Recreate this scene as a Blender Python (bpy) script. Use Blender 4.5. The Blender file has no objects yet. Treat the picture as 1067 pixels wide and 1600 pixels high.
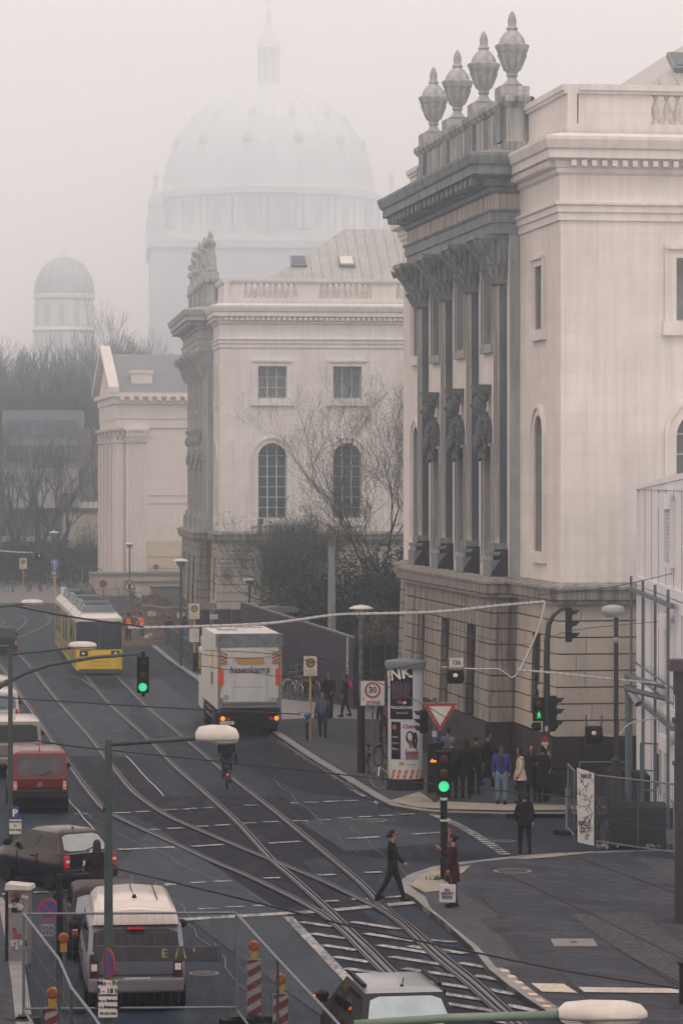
import bpy, bmesh, math, random
from mathutils import Vector, Matrix, Euler
R = math.radians
random.seed(7)
SC = bpy.context.scene
COL = SC.collection
# ------------------------------------------------------------------ camera, sky, sun, exposure
F, H, HY, CX = 5000.0, 9.8, 748.0, 533.5      # focal length in photo pixels, eye height, horizon row, middle column
cam_d = bpy.data.cameras.new('camera'); cam = bpy.data.objects.new('camera', cam_d); COL.objects.link(cam)
cam.location = (0, 0, H); cam.rotation_euler = (R(90), 0, 0)
cam_d.sensor_fit = 'VERTICAL'; cam_d.sensor_height = 36; cam_d.sensor_width = 36
cam_d.lens = F / 1600 * 36; cam_d.shift_y = -(800 - HY) / 1600
cam_d.clip_start = 0.5; cam_d.clip_end = 6000
SC.camera = cam
w = bpy.data.worlds.new("World"); SC.world = w; w.use_nodes = True
nt = w.node_tree; bg = nt.nodes['Background']
sky = nt.nodes.new('ShaderNodeTexSky'); sky.sky_type = 'NISHITA'; sky.sun_disc = False
SUN_EL, SUN_AZ = R(62), R(165)
sky.sun_elevation = SUN_EL; sky.sun_rotation = SUN_AZ; sky.dust_density = 4
tc = nt.nodes.new('ShaderNodeTexCoord'); mp = nt.nodes.new('ShaderNodeMapping'); mp.inputs['Scale'].default_value = (1, 1, 3)
cl = nt.nodes.new('ShaderNodeTexNoise'); cl.inputs['Scale'].default_value = 4; cl.inputs['Detail'].default_value = 5
cr = nt.nodes.new('ShaderNodeValToRGB')
cr.color_ramp.elements[0].position = .3; cr.color_ramp.elements[0].color = (11.9, 8.8, 7.5, 1)
cr.color_ramp.elements[1].position = .72; cr.color_ramp.elements[1].color = (13.2, 9.8, 8.2, 1)
mx = nt.nodes.new('ShaderNodeMix'); mx.data_type = 'RGBA'; mx.inputs['Factor'].default_value = .93
L = nt.links.new
L(tc.outputs['Generated'], mp.inputs['Vector']); L(mp.outputs['Vector'], cl.inputs['Vector']); L(cl.outputs['Fac'], cr.inputs['Fac'])
L(sky.outputs['Color'], mx.inputs['A']); L(cr.outputs['Color'], mx.inputs['B']); L(mx.outputs['Result'], bg.inputs['Color'])
bg.inputs['Strength'].default_value = .115
sd = bpy.data.lights.new('sun', 'SUN'); sun = bpy.data.objects.new('sun', sd); COL.objects.link(sun)
sd.energy = .9; sd.angle = R(18); sd.color = (1, .94, .88)
_d = Vector((math.sin(SUN_AZ) * math.cos(SUN_EL), math.cos(SUN_AZ) * math.cos(SUN_EL), math.sin(SUN_EL)))
sun.rotation_euler = _d.to_track_quat('Z', 'Y').to_euler()
SC.view_settings.view_transform = 'Standard'; SC.view_settings.look = 'None'
SC.view_settings.exposure = 0; SC.view_settings.gamma = 1
SC.cycles.max_bounces = 6; SC.cycles.volume_bounces = 4; SC.cycles.transparent_max_bounces = 8
# ------------------------------------------------------------------ helpers
def sc_at(d): return F / d
def dist(y): return H * F / (y - HY)
def g(px, py, z=0.0):
    """the point at height z that the photo shows at this pixel"""
    d = (H - z) * F / (py - HY)
    return Vector(((px - CX) * d / F, d, z))
def at(px, py, d): return Vector(((px - CX) * d / F, d, H - (py - HY) * d / F))
def tag(o, label=None, cat=None, group=None, kind=None):
    if label: o['label'] = label
    if cat: o['category'] = cat
    if group: o['group'] = group
    if kind: o['kind'] = kind
    return o
def empty(name, loc=(0, 0, 0), rz=0, label=None, cat=None, group=None, kind=None):
    o = bpy.data.objects.new(name, None); COL.objects.link(o); o.location = loc; o.rotation_euler = (0, 0, rz)
    o.empty_display_size = .2
    return tag(o, label, cat, group, kind)
def copy_tree(o, parent=None):
    c = o.copy(); COL.objects.link(c)
    if parent is not None: c.parent = parent
    for ch in list(o.children): copy_tree(ch, c)
    return c
def copy_thing(o, loc, rz=0, label=None, sc=None, group=None):
    c = copy_tree(o); c.location = loc; c.rotation_euler = (0, 0, rz)
    if sc: c.scale = (sc, sc, sc)
    if label: c['label'] = label
    if group: c['group'] = group
    return c
_M = {}
def M(name, col, rough=.7, metal=0, var=.12, scale=3.0, bump=0, emit=None, streak=0, spec=None, dirt=None, coat=0, joints=None, blotch=None, slab=None):
    if name in _M: return _M[name]
    m = bpy.data.materials.new(name); m.use_nodes = True; t = m.node_tree; b = t.nodes['Principled BSDF']
    b.inputs['Roughness'].default_value = rough; b.inputs['Metallic'].default_value = metal
    if spec is None and rough >= .5 and max(col) < .1: spec = .15
    if spec is not None: b.inputs['Specular IOR Level'].default_value = spec
    if coat: b.inputs['Coat Weight'].default_value = coat; b.inputs['Coat Roughness'].default_value = .08
    lk = t.links.new
    c = (*col, 1)
    b.inputs['Base Color'].default_value = c
    out = None
    tcn = t.nodes.new('ShaderNodeTexCoord')
    if var > 0:
        n = t.nodes.new('ShaderNodeTexNoise'); n.inputs['Scale'].default_value = scale; n.inputs['Detail'].default_value = 6; n.inputs['Roughness'].default_value = .65
        lk(tcn.outputs['Object'], n.inputs['Vector'])
        r = t.nodes.new('ShaderNodeValToRGB'); r.color_ramp.elements[0].position = .3; r.color_ramp.elements[1].position = .7
        r.color_ramp.elements[0].color = (*[max(0, x * (1 - var)) for x in col], 1); r.color_ramp.elements[1].color = (*[min(1, x * (1 + var)) for x in col], 1)
        lk(n.outputs['Fac'], r.inputs['Fac']); out = r.outputs['Color']
    def mixin(fac, colr, prev):
        mm = t.nodes.new('ShaderNodeMix'); mm.data_type = 'RGBA'
        lk(fac, mm.inputs['Factor']); lk(prev, mm.inputs['A']); mm.inputs['B'].default_value = (*colr, 1)
        return mm.outputs['Result']
    def ramp(src, a, bb, lo=0.0, hi=1.0):
        r = t.nodes.new('ShaderNodeMapRange'); r.inputs['From Min'].default_value = a; r.inputs['From Max'].default_value = bb
        r.inputs['To Min'].default_value = lo; r.inputs['To Max'].default_value = hi; lk(src, r.inputs['Value']); return r.outputs['Result']
    if blotch and out:
        for sc_, lo_, hi_, f_, cc in blotch:
            nb = t.nodes.new('ShaderNodeTexNoise'); nb.inputs['Scale'].default_value = sc_; nb.inputs['Detail'].default_value = 7; nb.inputs['Roughness'].default_value = .6; nb.inputs['Distortion'].default_value = .6
            mpb = t.nodes.new('ShaderNodeMapping'); mpb.inputs['Rotation'].default_value = (0, 0, .16); mpb.inputs['Scale'].default_value = (1.6, .35, 1); lk(tcn.outputs['Object'], mpb.inputs['Vector']); lk(mpb.outputs['Vector'], nb.inputs['Vector'])
            out = mixin(ramp(nb.outputs['Fac'], lo_, hi_, 0, f_), cc, out)
        rr_ = ramp(nb.outputs['Fac'], .35, .65, rough - .12, rough + .1); lk(rr_, b.inputs['Roughness'])
    if slab and out:
        b2 = t.nodes.new('ShaderNodeTexBrick'); m2 = t.nodes.new('ShaderNodeMapping'); m2.inputs['Rotation'].default_value = (0, 0, slab[2]); lk(tcn.outputs['Object'], m2.inputs['Vector']); lk(m2.outputs['Vector'], b2.inputs['Vector'])
        b2.inputs['Scale'].default_value = 1; b2.inputs['Brick Width'].default_value = slab[0]; b2.inputs['Row Height'].default_value = slab[1]; b2.inputs['Mortar Size'].default_value = slab[3]; b2.inputs['Color1'].default_value = (0, 0, 0, 1); b2.inputs['Color2'].default_value = (1, 1, 1, 1)
        out = mixin(ramp(b2.outputs['Color'], 0, 1, 0, slab[4]), [x * 1.9 for x in col], out); out = mixin(ramp(b2.outputs['Fac'], 0, 1, 0, .7), [x * .35 for x in col], out)
    if streak and out:
        mpn = t.nodes.new('ShaderNodeMapping'); mpn.inputs['Scale'].default_value = (2.6, 2.6, .10)
        lk(tcn.outputs['Object'], mpn.inputs['Vector'])
        n2 = t.nodes.new('ShaderNodeTexNoise'); n2.inputs['Scale'].default_value = 1.6; n2.inputs['Detail'].default_value = 6; n2.inputs['Roughness'].default_value = .6
        lk(mpn.outputs['Vector'], n2.inputs['Vector'])
        out = mixin(ramp(n2.outputs['Fac'], .44, .62, 0, streak), dirt or (.06, .06, .07), out)
    if joints and out:
        bt = t.nodes.new('ShaderNodeTexBrick'); jw, jh, jc = joints
        mpj = t.nodes.new('ShaderNodeMapping'); lk(tcn.outputs['Object'], mpj.inputs['Vector'])
        # bricks run in local x+y against z
        sx = t.nodes.new('ShaderNodeSeparateXYZ'); lk(mpj.outputs['Vector'], sx.inputs[0])
        ad = t.nodes.new('ShaderNodeMath'); ad.operation = 'ADD'; lk(sx.outputs['X'], ad.inputs[0]); lk(sx.outputs['Y'], ad.inputs[1])
        cx = t.nodes.new('ShaderNodeCombineXYZ'); lk(ad.outputs[0], cx.inputs[0]); lk(sx.outputs['Z'], cx.inputs[1])
        lk(cx.outputs[0], bt.inputs['Vector']); bt.inputs['Scale'].default_value = 1; bt.inputs['Brick Width'].default_value = jw; bt.inputs['Row Height'].default_value = jh
        bt.inputs['Mortar Size'].default_value = .012; bt.inputs['Mortar Smooth'].default_value = .3
        bt.inputs['Color1'].default_value = (0, 0, 0, 1); bt.inputs['Color2'].default_value = (1, 1, 1, 1); bt.inputs['Bias'].default_value = 0
        out = mixin(ramp(bt.outputs['Color'], 0, 1, 0, .22), [x * .72 for x in col], out)
        out = mixin(ramp(bt.outputs['Fac'], 0, 1, 0, jc), [x * .45 for x in col], out)
    if out: lk(out, b.inputs['Base Color'])
    if bump:
        n3 = t.nodes.new('ShaderNodeTexNoise'); n3.inputs['Scale'].default_value = scale * 6; n3.inputs['Detail'].default_value = 6
        lk(tcn.outputs['Object'], n3.inputs['Vector'])
        bp = t.nodes.new('ShaderNodeBump'); bp.inputs['Strength'].default_value = bump; bp.inputs['Distance'].default_value = .02
        lk(n3.outputs['Fac'], bp.inputs['Height']); lk(bp.outputs['Normal'], b.inputs['Normal'])
    if emit:
        b.inputs['Emission Color'].default_value = (*emit[0], 1); b.inputs['Emission Strength'].default_value = emit[1]
    _M[name] = m
    return m
class MB:
    def __init__(s, mat=None): s.v = []; s.f = []; s.mi = []; s.mats = []; s.mat = mat; s.T = None
    def _m(s, mat):
        mat = mat or s.mat
        if mat not in s.mats: s.mats.append(mat)
        return s.mats.index(mat)
    def add(s, vs, fs, mat=None):
        o = len(s.v); i = s._m(mat)
        if s.T is not None: vs = [s.T @ Vector(p) for p in vs]
        s.v.extend([tuple(p) for p in vs]); s.f.extend([tuple(o + k for k in f) for f in fs]); s.mi.extend([i] * len(fs))
        return s
    def box(s, c, d, mat=None, rot=None, top=None):
        x, y, z = d[0] / 2, d[1] / 2, d[2] / 2; tx, ty = (x, y) if top is None else (x * top[0], y * top[1])
        vs = [(-x, -y, -z), (x, -y, -z), (x, y, -z), (-x, y, -z), (-tx, -ty, z), (tx, -ty, z), (tx, ty, z), (-tx, ty, z)]
        if rot is not None:
            e = Euler(rot).to_matrix(); vs = [e @ Vector(p) for p in vs]
        vs = [Vector(p) + Vector(c) for p in vs]
        return s.add(vs, [(3, 2, 1, 0), (4, 5, 6, 7), (0, 1, 5, 4), (1, 2, 6, 5), (2, 3, 7, 6), (3, 0, 4, 7)], mat)
    def b2(s, x0, x1, y0, y1, z0, z1, mat=None): return s.box(((x0 + x1) / 2, (y0 + y1) / 2, (z0 + z1) / 2), (x1 - x0, y1 - y0, z1 - z0), mat)
    def quad(s, *p, mat=None): return s.add(p, [tuple(range(len(p)))], mat)
    def tube(s, pts, r, n=8, mat=None, cap=True):
        pts = [Vector(p) for p in pts]; rs = r if isinstance(r, (list, tuple)) else [r] * len(pts)
        vs = []; fs = []; last = None
        for i, p in enumerate(pts):
            if i == 0: t = pts[1] - p
            elif i == len(pts) - 1: t = p - pts[i - 1]
            else: t = (pts[i + 1] - p).normalized() + (p - pts[i - 1]).normalized()
            t = t.normalized() if t.length > 1e-9 else Vector((0, 0, 1))
            if last is None:
                a = Vector((1, 0, 0)) if abs(t.x) < .8 else Vector((0, 1, 0))
            else: a = last
            u = (a - t * a.dot(t)).normalized(); last = u; w_ = t.cross(u)
            for k in range(n):
                an = 2 * math.pi * k / n; vs.append(p + (u * math.cos(an) + w_ * math.sin(an)) * rs[i])
        for i in range(len(pts) - 1):
            for k in range(n):
                k2 = (k + 1) % n; fs.append((i * n + k, i * n + k2, (i + 1) * n + k2, (i + 1) * n + k))
        if cap: fs.append(tuple(reversed(range(n)))); fs.append(tuple((len(pts) - 1) * n + k for k in range(n)))
        return s.add(vs, fs, mat)
    def lathe(s, prof, c=(0, 0, 0), n=16, mat=None, axis='Z', sq=1.0):
        vs = []; fs = []
        for (r, z) in prof:
            for k in range(n):
                an = 2 * math.pi * (k + .5) / n; x, y = r * math.cos(an), r * math.sin(an) * sq
                if axis == 'Z': p = (x, y, z)
                elif axis == 'X': p = (z, x, y)
                else: p = (x, z, y)
                vs.append(Vector(p) + Vector(c))
        for i in range(len(prof) - 1):
            for k in range(n):
                k2 = (k + 1) % n; fs.append((i * n + k, i * n + k2, (i + 1) * n + k2, (i + 1) * n + k))
        fs.append(tuple(reversed(range(n)))); fs.append(tuple((len(prof) - 1) * n + k for k in range(n)))
        return s.add(vs, fs, mat)
    def sph(s, c, r, n=12, m=8, mat=None, rot=None):
        if not isinstance(r, (list, tuple)): r = (r, r, r)
        vs = []; fs = []
        e = Euler(rot).to_matrix() if rot else None
        for i in range(m + 1):
            ph = math.pi * i / m
            for k in range(n):
                th = 2 * math.pi * k / n
                p = Vector((r[0] * math.sin(ph) * math.cos(th), r[1] * math.sin(ph) * math.sin(th), r[2] * math.cos(ph)))
                if e: p = e @ p
                vs.append(p + Vector(c))
        for i in range(m):
            for k in range(n):
                k2 = (k + 1) % n; fs.append((i * n + k, (i + 1) * n + k, (i + 1) * n + k2, i * n + k2))
        return s.add(vs, fs, mat)
    def prism(s, poly, z0, z1, mat=None, fn=None):
        """poly of (a,b); fn maps (a,b,h) to a point"""
        fn = fn or (lambda a, b, h: (a, b, h)); n = len(poly)
        vs = [fn(a, b, z0) for a, b in poly] + [fn(a, b, z1) for a, b in poly]
        fs = [tuple(reversed(range(n))), tuple(range(n, 2 * n))] + [(i, (i + 1) % n, n + (i + 1) % n, n + i) for i in range(n)]
        return s.add(vs, fs, mat)
    def build(s, name, parent=None, loc=None, rz=None, smooth=False, bevel=0, seg=2, sub=0, auto=None):
        me = bpy.data.meshes.new(name); me.from_pydata(s.v, [], s.f); me.update()
        for m in s.mats: me.materials.append(m)
        me.polygons.foreach_set('material_index', s.mi)
        if smooth or auto: me.polygons.foreach_set('use_smooth', [True] * len(s.f))
        if auto: me.set_sharp_from_angle(angle=R(auto))
        me.update()
        o = bpy.data.objects.new(name, me); COL.objects.link(o)
        if parent is not None: o.parent = parent
        if loc is not None: o.location = loc
        if rz is not None: o.rotation_euler = (0, 0, rz)
        if bevel:
            b = o.modifiers.new('b', 'BEVEL'); b.width = bevel; b.segments = seg; b.limit_method = 'ANGLE'; b.angle_limit = R(35)
            b.harden_normals = False
        if sub:
            b = o.modifiers.new('s', 'SUBSURF'); b.levels = sub; b.render_levels = sub
        return o
_T = {}
def text_data(txt, size, bold=0.0, ext=.004):
    k = (txt, size, bold)
    if k not in _T:
        c = bpy.data.curves.new('t', 'FONT'); c.body = txt; c.size = size; c.extrude = ext; c.offset = bold; c.align_x = 'CENTER'; c.align_y = 'CENTER'; c.resolution_u = 3
        o = bpy.data.objects.new('t', c); TS.collection.objects.link(o); TS.view_layers[0].update()
        me = bpy.data.meshes.new_from_object(o.evaluated_get(TS.view_layers[0].depsgraph))
        _T[k] = ([tuple(v.co) for v in me.vertices], [tuple(p.vertices) for p in me.polygons])
        bpy.data.objects.remove(o); bpy.data.curves.remove(c); bpy.data.meshes.remove(me)
    return _T[k]
TS = bpy.data.scenes.new('tmp')
def text(mb, txt, size, o, mat, xa=(1, 0, 0), ya=(0, 0, 1), bold=0.0, sx=1.0, shear=0.0):
    """write txt centred on o, running along xa with its top towards ya"""
    xa, ya, o = Vector(xa), Vector(ya), Vector(o); na = xa.cross(ya)
    vs, fs = text_data(txt, size, bold)
    mb.add([o + xa * (v[0] * sx + v[1] * shear) + ya * v[1] + na * v[2] for v in vs], fs, mat)
def disc(mb, c, r, mat, n=24, xa=(1, 0, 0), ya=(0, 0, 1), r0=0.0, t=.004):
    xa, ya, c = Vector(xa), Vector(ya), Vector(c); na = xa.cross(ya)
    if r0 == 0:
        mb.prism([(r * math.cos(2 * math.pi * k / n), r * math.sin(2 * math.pi * k / n)) for k in range(n)], 0, t, mat, lambda a, b, h: c + xa * a + ya * b + na * h)
    else:
        vs = []; fs = []
        for k in range(n):
            a = 2 * math.pi * k / n; d = xa * math.cos(a) + ya * math.sin(a)
            vs += [c + d * r0 + na * t, c + d * r + na * t]
        for k in range(n): k2 = (k + 1) % n; fs.append((2 * k, 2 * k + 1, 2 * k2 + 1, 2 * k2))
        mb.add(vs, fs, mat)
# ------------------------------------------------------------------ materials
asphalt = M('asphalt', (.017, .028, .046), .8, spec=.14, var=.28, scale=.35, bump=.25, blotch=[(.35,.5,.7,.55,(.008,.01,.018)),(.9,.55,.72,.5,(.075,.095,.12))])
asphalt_new = M('asphalt dark patch', (.007, .010, .022), .8, spec=.12, var=.2, scale=.6, bump=.2, blotch=[(.35,.5,.7,.55,(.008,.01,.018)),(.9,.55,.72,.5,(.075,.095,.12))])
asphalt_pale = M('asphalt pale patch', (.033, .047, .066), .8, spec=.15, var=.16, scale=.5, bump=.2, blotch=[(.35,.5,.7,.55,(.008,.01,.018)),(.9,.55,.72,.5,(.075,.095,.12))])
paving = M('paving slabs', (.036, .043, .058), .85, spec=.12, var=.25, scale=.5, bump=.3, slab=(1.0, .6, .75, .02, .45), blotch=[(.35,.5,.7,.55,(.008,.01,.018)),(.9,.55,.72,.5,(.075,.095,.12))])
cobble = M('small cobbles', (.07, .08, .098), .8, spec=.15, var=.6, scale=5, bump=1, slab=(.14, .13, .3, .03, .6))
kerbst = M('kerb granite', (.19, .2, .21), .7, var=.25, scale=2, bump=.2)
paint = M('road paint', (.3, .32, .34), .7, var=.45, scale=5, blotch=[(1.2, .48, .62, .75, (.06, .07, .09)), (5, .5, .62, .6, (.05, .06, .08))])
sand = M('yellow sett paving', (.25, .235, .195), .8, var=.25, scale=1)
steel = M('rail steel', (.18, .2, .24), .5, .8, var=.1)
groove = M('rail groove', (.01, .01, .014), .8)
gmetal = M('green grey pole paint', (.05, .075, .075), .5, var=.2, scale=5)
galv = M('galvanised steel', (.2, .23, .25), .45, .6, var=.25, scale=6)
galvd = M('weathered galvanised steel', (.1, .11, .13), .5, .5, var=.3, scale=6)
black = M('black plastic', (.006, .006, .008), .55, var=.2)
rubber = M('tyre rubber', (.01, .01, .011), .85, var=.2)
white = M('white enamel', (.66, .67, .66), .45, var=.07, scale=3)
offw = M('dirty white', (.46, .47, .46), .6, var=.2, scale=3)
redp = M('sign red', (.28, .02, .025), .5, var=.1)
bluep = M('sign blue', (.02, .06, .22), .5, var=.1)
yell = M('sign yellow', (.62, .4, .03), .5, var=.1)
glassd = M('dark window glass', (.016, .022, .032), .06, var=.3, scale=.6, spec=.8)
glassb = M('blue window glass', (.05, .085, .12), .1, var=.4, scale=.5, spec=.8)
carglass = M('car glass', (.008, .011, .016), .05, var=.1, spec=.3)
amber = M('amber lens lit', (.9, .25, .02), .3, emit=((1, .3, .02), 1.1), var=0)
amberoff = M('amber lens', (.55, .17, .02), .3, var=.1)
redl = M('red lens', (.45, .02, .015), .2, var=.1)
redlit = M('red lens lit', (.8, .05, .02), .3, emit=((1, .08, .02), 1.6), var=0)
orlit = M('brake lamp lit', (.9, .2, .1), .3, emit=((1, .16, .05), 2.5), var=0)
greenlit = M('green lens lit', (.04, .4, .16), .3, emit=((.05, 1, .36), .8), var=0)
whitel = M('white lens', (.6, .6, .62), .15, var=.1)
stone = M('cream sandstone', (.74, .745, .73), .85, var=.08, scale=.7, bump=.1, streak=.17, dirt=(.22, .21, .2), joints=(2.2, .62, .22))
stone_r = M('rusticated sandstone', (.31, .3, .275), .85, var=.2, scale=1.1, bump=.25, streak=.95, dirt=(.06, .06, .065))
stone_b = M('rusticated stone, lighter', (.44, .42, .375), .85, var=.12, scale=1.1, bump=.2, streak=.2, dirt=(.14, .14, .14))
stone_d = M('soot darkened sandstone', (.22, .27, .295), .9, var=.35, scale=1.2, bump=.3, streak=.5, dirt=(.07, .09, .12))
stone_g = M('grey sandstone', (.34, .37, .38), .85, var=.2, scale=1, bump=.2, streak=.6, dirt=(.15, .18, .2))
plinth = M('dark plinth granite', (.028, .022, .034), .5, var=.3, scale=2)
concrete = M('concrete', (.3, .3, .29), .85, var=.2, scale=1.5, bump=.2)
skin = M('skin', (.24, .13, .1), .55, var=.08)
# ================================================================== THE SETTING
def sheet(name, pts, z, mat, kind='structure', thick=None):
    """flat polygon of ground points; thick makes it a slab standing on the road"""
    mb = MB(mat); P = [(p[0], p[1]) for p in pts]
    if thick: mb.prism(P, z - thick, z)
    else: mb.add([(a, b, z) for a, b in P], [tuple(range(len(P)))])
    bm = bmesh.new(); o = mb.build(name); bm.from_mesh(o.data); bmesh.ops.triangulate(bm, faces=[f for f in bm.faces if len(f.verts) > 4], ngon_method='EAR_CLIP'); bmesh.ops.recalc_face_normals(bm, faces=bm.faces); bm.to_mesh(o.data); bm.free()
    tag(o, kind=kind); return o
def gp(lst, z=0.0): return [g(a, b, z) for a, b in lst]
mb = MB(M('far ground', (.06, .06, .065), .9, var=.2)); mb.add([(-900, -20, -.05), (900, -20, -.05), (900, 2500, -.05), (-900, 2500, -.05)], [(0, 1, 2, 3)])
tag(mb.build('ground'), kind='structure')
mb = MB(asphalt); mb.add([(-130, 5, 0), (90, 5, 0), (90, 420, 0), (-130, 420, 0)], [(0, 1, 2, 3)]); tag(mb.build('road'), kind='structure')
KZ = .13
# pavement behind the side street, from the far building site round the corner to the right
kR = [(236, 1008), (262, 1030), (300, 1056), (345, 1090), (390, 1122), (429, 1146), (487, 1185), (540, 1217), (585, 1245), (611, 1258), (652, 1265), (700, 1269), (790, 1271), (885, 1271), (960, 1271), (1160, 1271)]
kRp = gp(kR, KZ)
# near corner pavement
kN = [(1180, 1327), (1067, 1327), (960, 1329), (860, 1333), (798, 1338), (717, 1347), (675, 1354), (639, 1366), (624, 1377), (622, 1385), (632, 1394), (648, 1403), (660, 1414), (694, 1440), (736, 1478), (763, 1513), (790, 1535), (820, 1557), (854, 1579), (900, 1612), (960, 1665)]
kNp = gp(kN, KZ)
# near left pavement
kL = [(-60, 1398), (4, 1402), (22, 1424), (34, 1480), (44, 1540), (52, 1600), (62, 1680)]
kLp = gp(kL, KZ)
def inset(pts, dd, closed=False):
    out = []
    n = len(pts)
    for i, p in enumerate(pts):
        a = pts[max(i - 1, 0)]; b = pts[min(i + 1, n - 1)]
        t = Vector((b[0] - a[0], b[1] - a[1])).normalized(); nn = Vector((-t.y, t.x))
        out.append(Vector((p[0] + nn.x * dd, p[1] + nn.y * dd, p[2])))
    return out
def kerb(name, pts, side, wd=.3):
    q = inset(pts, side * wd); mb = MB(kerbst)
    # stones a metre long with thin joints between them
    for i in range(len(pts) - 1):
        a, b, c, d = pts[i], pts[i + 1], q[i + 1], q[i]; n = max(1, round((b - a).length / 1.0))
        for k in range(n):
            t0, t1 = (k + .008) / n, (k + .992) / n
            A, B, C, D = a.lerp(b, t0), a.lerp(b, t1), d.lerp(c, t1), d.lerp(c, t0)
            mb.prism([(A.x, A.y), (B.x, B.y), (C.x, C.y), (D.x, D.y)], 0, KZ)
        mb.prism([(a.x, a.y), (b.x, b.y), (c.x, c.y), (d.x, d.y)], 0, KZ - .012, M('kerb joint', (.05, .05, .055)))
    return tag(mb.build(name), kind='structure'), q
_, qR = kerb('kerb', kRp, 1)
sheet('pavement', [*qR, Vector((60, qR[-1].y, 0)), Vector((60, 300, 0)), Vector((-16, 300, 0))], KZ - .003, paving, thick=.14)
_, qN = kerb('kerb', kNp, 1)
sheet('pavement', [*qN, Vector((40, qN[-1].y, 0)), Vector((40, qN[0].y, 0))], KZ - .003, paving, thick=.14)
_, qL = kerb('kerb', kLp, -1)
sheet('pavement', [*qL, Vector((-30, qL[-1].y, 0)), Vector((-30, qL[0].y, 0))], KZ - .003, paving, thick=.14)
# far left pavement and hedge strip
sheet('pavement', gp([(-160, 942), (84, 942), (110, 950), (122, 935), (140, 922), (180, 915), (180, 905), (-160, 905)], KZ), KZ, M('far paving', (.14, .14, .145), .8, var=.2), thick=.14)
# inlaid paving areas: cobbles, yellow setts, plates
Z1, Z2 = KZ + .001, KZ + .004
_pz = [0.0]
def patch(name, px, mat, z=Z1):
    _pz[0] += .0015
    z += _pz[0]
    return sheet(name, gp(px, z), z, mat)
patch('cobble_strip', [(662, 1396), (716, 1391), (785, 1433), (745, 1437), (778, 1458), (822, 1511), (776, 1512), (748, 1480), (706, 1446), (672, 1418)], cobble)
patch('cobble_strip', [(889, 1428), (1000, 1425), (1085, 1490), (1085, 1545), (1062, 1535), (960, 1480)], cobble)
patch('cobble_strip', [(990, 1341), (1090, 1344), (1090, 1395), (1062, 1385), (1020, 1358)], cobble)
patch('cobble_strip', [(452, 1150), (500, 1150), (660, 1215), (700, 1232), (640, 1252), (600, 1238), (540, 1203), (480, 1168)], cobble)
patch('cobble_strip', [(560, 1104), (440, 1092), (440, 1124), (480, 1122), (600, 1124), (700, 1124), (640, 1104)], M('wet cobbles', (.15, .16, .18), .35, var=.8, scale=5, bump=1.2))
patch('sett_paving', [(652, 1370), (672, 1360), (705, 1356), (735, 1352), (722, 1364), (712, 1366), (700, 1390), (664, 1394), (640, 1382)], sand, Z1)
patch('sett_paving', [(608, 1251), (655, 1237), (676, 1251), (760, 1255), (885, 1258), (960, 1259), (960, 1264), (790, 1266), (700, 1264), (650, 1261)], sand, Z1)
patch('sett_paving', [(800, 1341), (880, 1334), (925, 1330), (925, 1332), (860, 1339), (820, 1342)], sand, Z1)
patch('tactile_strip', [(829, 1536), (880, 1537), (902, 1551), (846, 1549)], M('tactile paving', (.45, .42, .36), .8, var=.35, scale=12, bump=.5), Z1)
patch('tactile_strip', [(903, 1542), (1100, 1545), (1100, 1552), (912, 1550)], M('tactile paving b', (.42, .4, .38), .8, var=.35, scale=12, bump=.5), Z2)
mb = MB(M('cream kerb block', (.5, .43, .32), .8, var=.25))
for i in range(7):
    t = i / 6.6; a = Vector((780, 1514)).lerp(Vector((852, 1575)), t)
    P = gp([(a.x, a.y), (a.x + 12, a.y + .5), (a.x + 17, a.y + 4.6), (a.x + 4, a.y + 4)], Z2); mb.quad(*P)
tag(mb.build('kerb_inlay'), kind='structure')
mb = MB(M('slab joint', (.035, .035, .042), .9, var=0))
rows = [((876, 1330), (1067, 1400)), ((905, 1420), (1067, 1500)), ((860, 1507), (960, 1600)), ((930, 1560), (990, 1620)), ((740, 1390), (785, 1436)), ((960, 1480), (1067, 1545)), ((760, 1352), (905, 1420))]
for a, b in rows:
    A, B = g(*a, KZ), g(*b, KZ); t = (B - A).normalized(); n = Vector((-t.y, t.x, 0)) * .025; zz = Vector((0, 0, .01)); mb.quad(A - n + zz, B - n + zz, B + n + zz, A + n + zz)
for k in range(46):   # fine slab joints, square to the kerb
    y = 1335 + k * 6
    A = g(700 + k * 3.5, y, KZ) + Vector((0, 0, .007)); B = A + Vector((9, 1.3, 0)); n = Vector((-.01, .08, 0)) * .14; mb.quad(A - n, B - n, B + n, A + n)
for k in range(26):
    A = g(735, 1350, KZ) + Vector((k * .42, 0, .0075)); B = A + Vector((-.9, -14, 0)) if False else A + Vector((4.2, -14, 0)); n = Vector((.006, 0, 0)); mb.quad(A - n, A + n, B + n, B - n)
tag(mb.build('slab_joints'), kind='structure')
def cover(name, px, py, r, sq=False, z=KZ, label=None, mat=None):
    o = empty(name, g(px, py, z), 0, label, 'manhole')
    m2 = MB(M('cast iron', (.04, .04, .045), .6, .3, var=.3)); m1 = MB(mat or M('cover ring', (.16, .16, .17), .7, var=.2))
    if sq: m1.box((0, 0, .005), (r * 2, r * 2.4, .012)); m2.box((0, 0, .012), (r * .3, r * .4, .006))
    else:
        m1.lathe([(r, 0), (r, .008)], n=28); m2.lathe([(r * .8, 0), (r * .8, .014)], n=28)
        for k in range(5): m2.box((0, (k - 2) * r * .28, .016), (r * 1.1, .04, .006), M('cover rib', (.1, .1, .11), .5, .4))
    m1.build('rim', o); m2.build('lid', o)
cover('manhole_cover', 800, 1361, .48, label='round iron manhole cover in the near pavement behind the woman in maroon')
cover('manhole_cover', 787, 1326 - 12, .3, z=0, label='small round manhole cover in the side street by the walking person in black')
cover('manhole_cover', 576, 1282, .55, z=0, label='round manhole cover between the dashed crossing lines of the side road')
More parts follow.
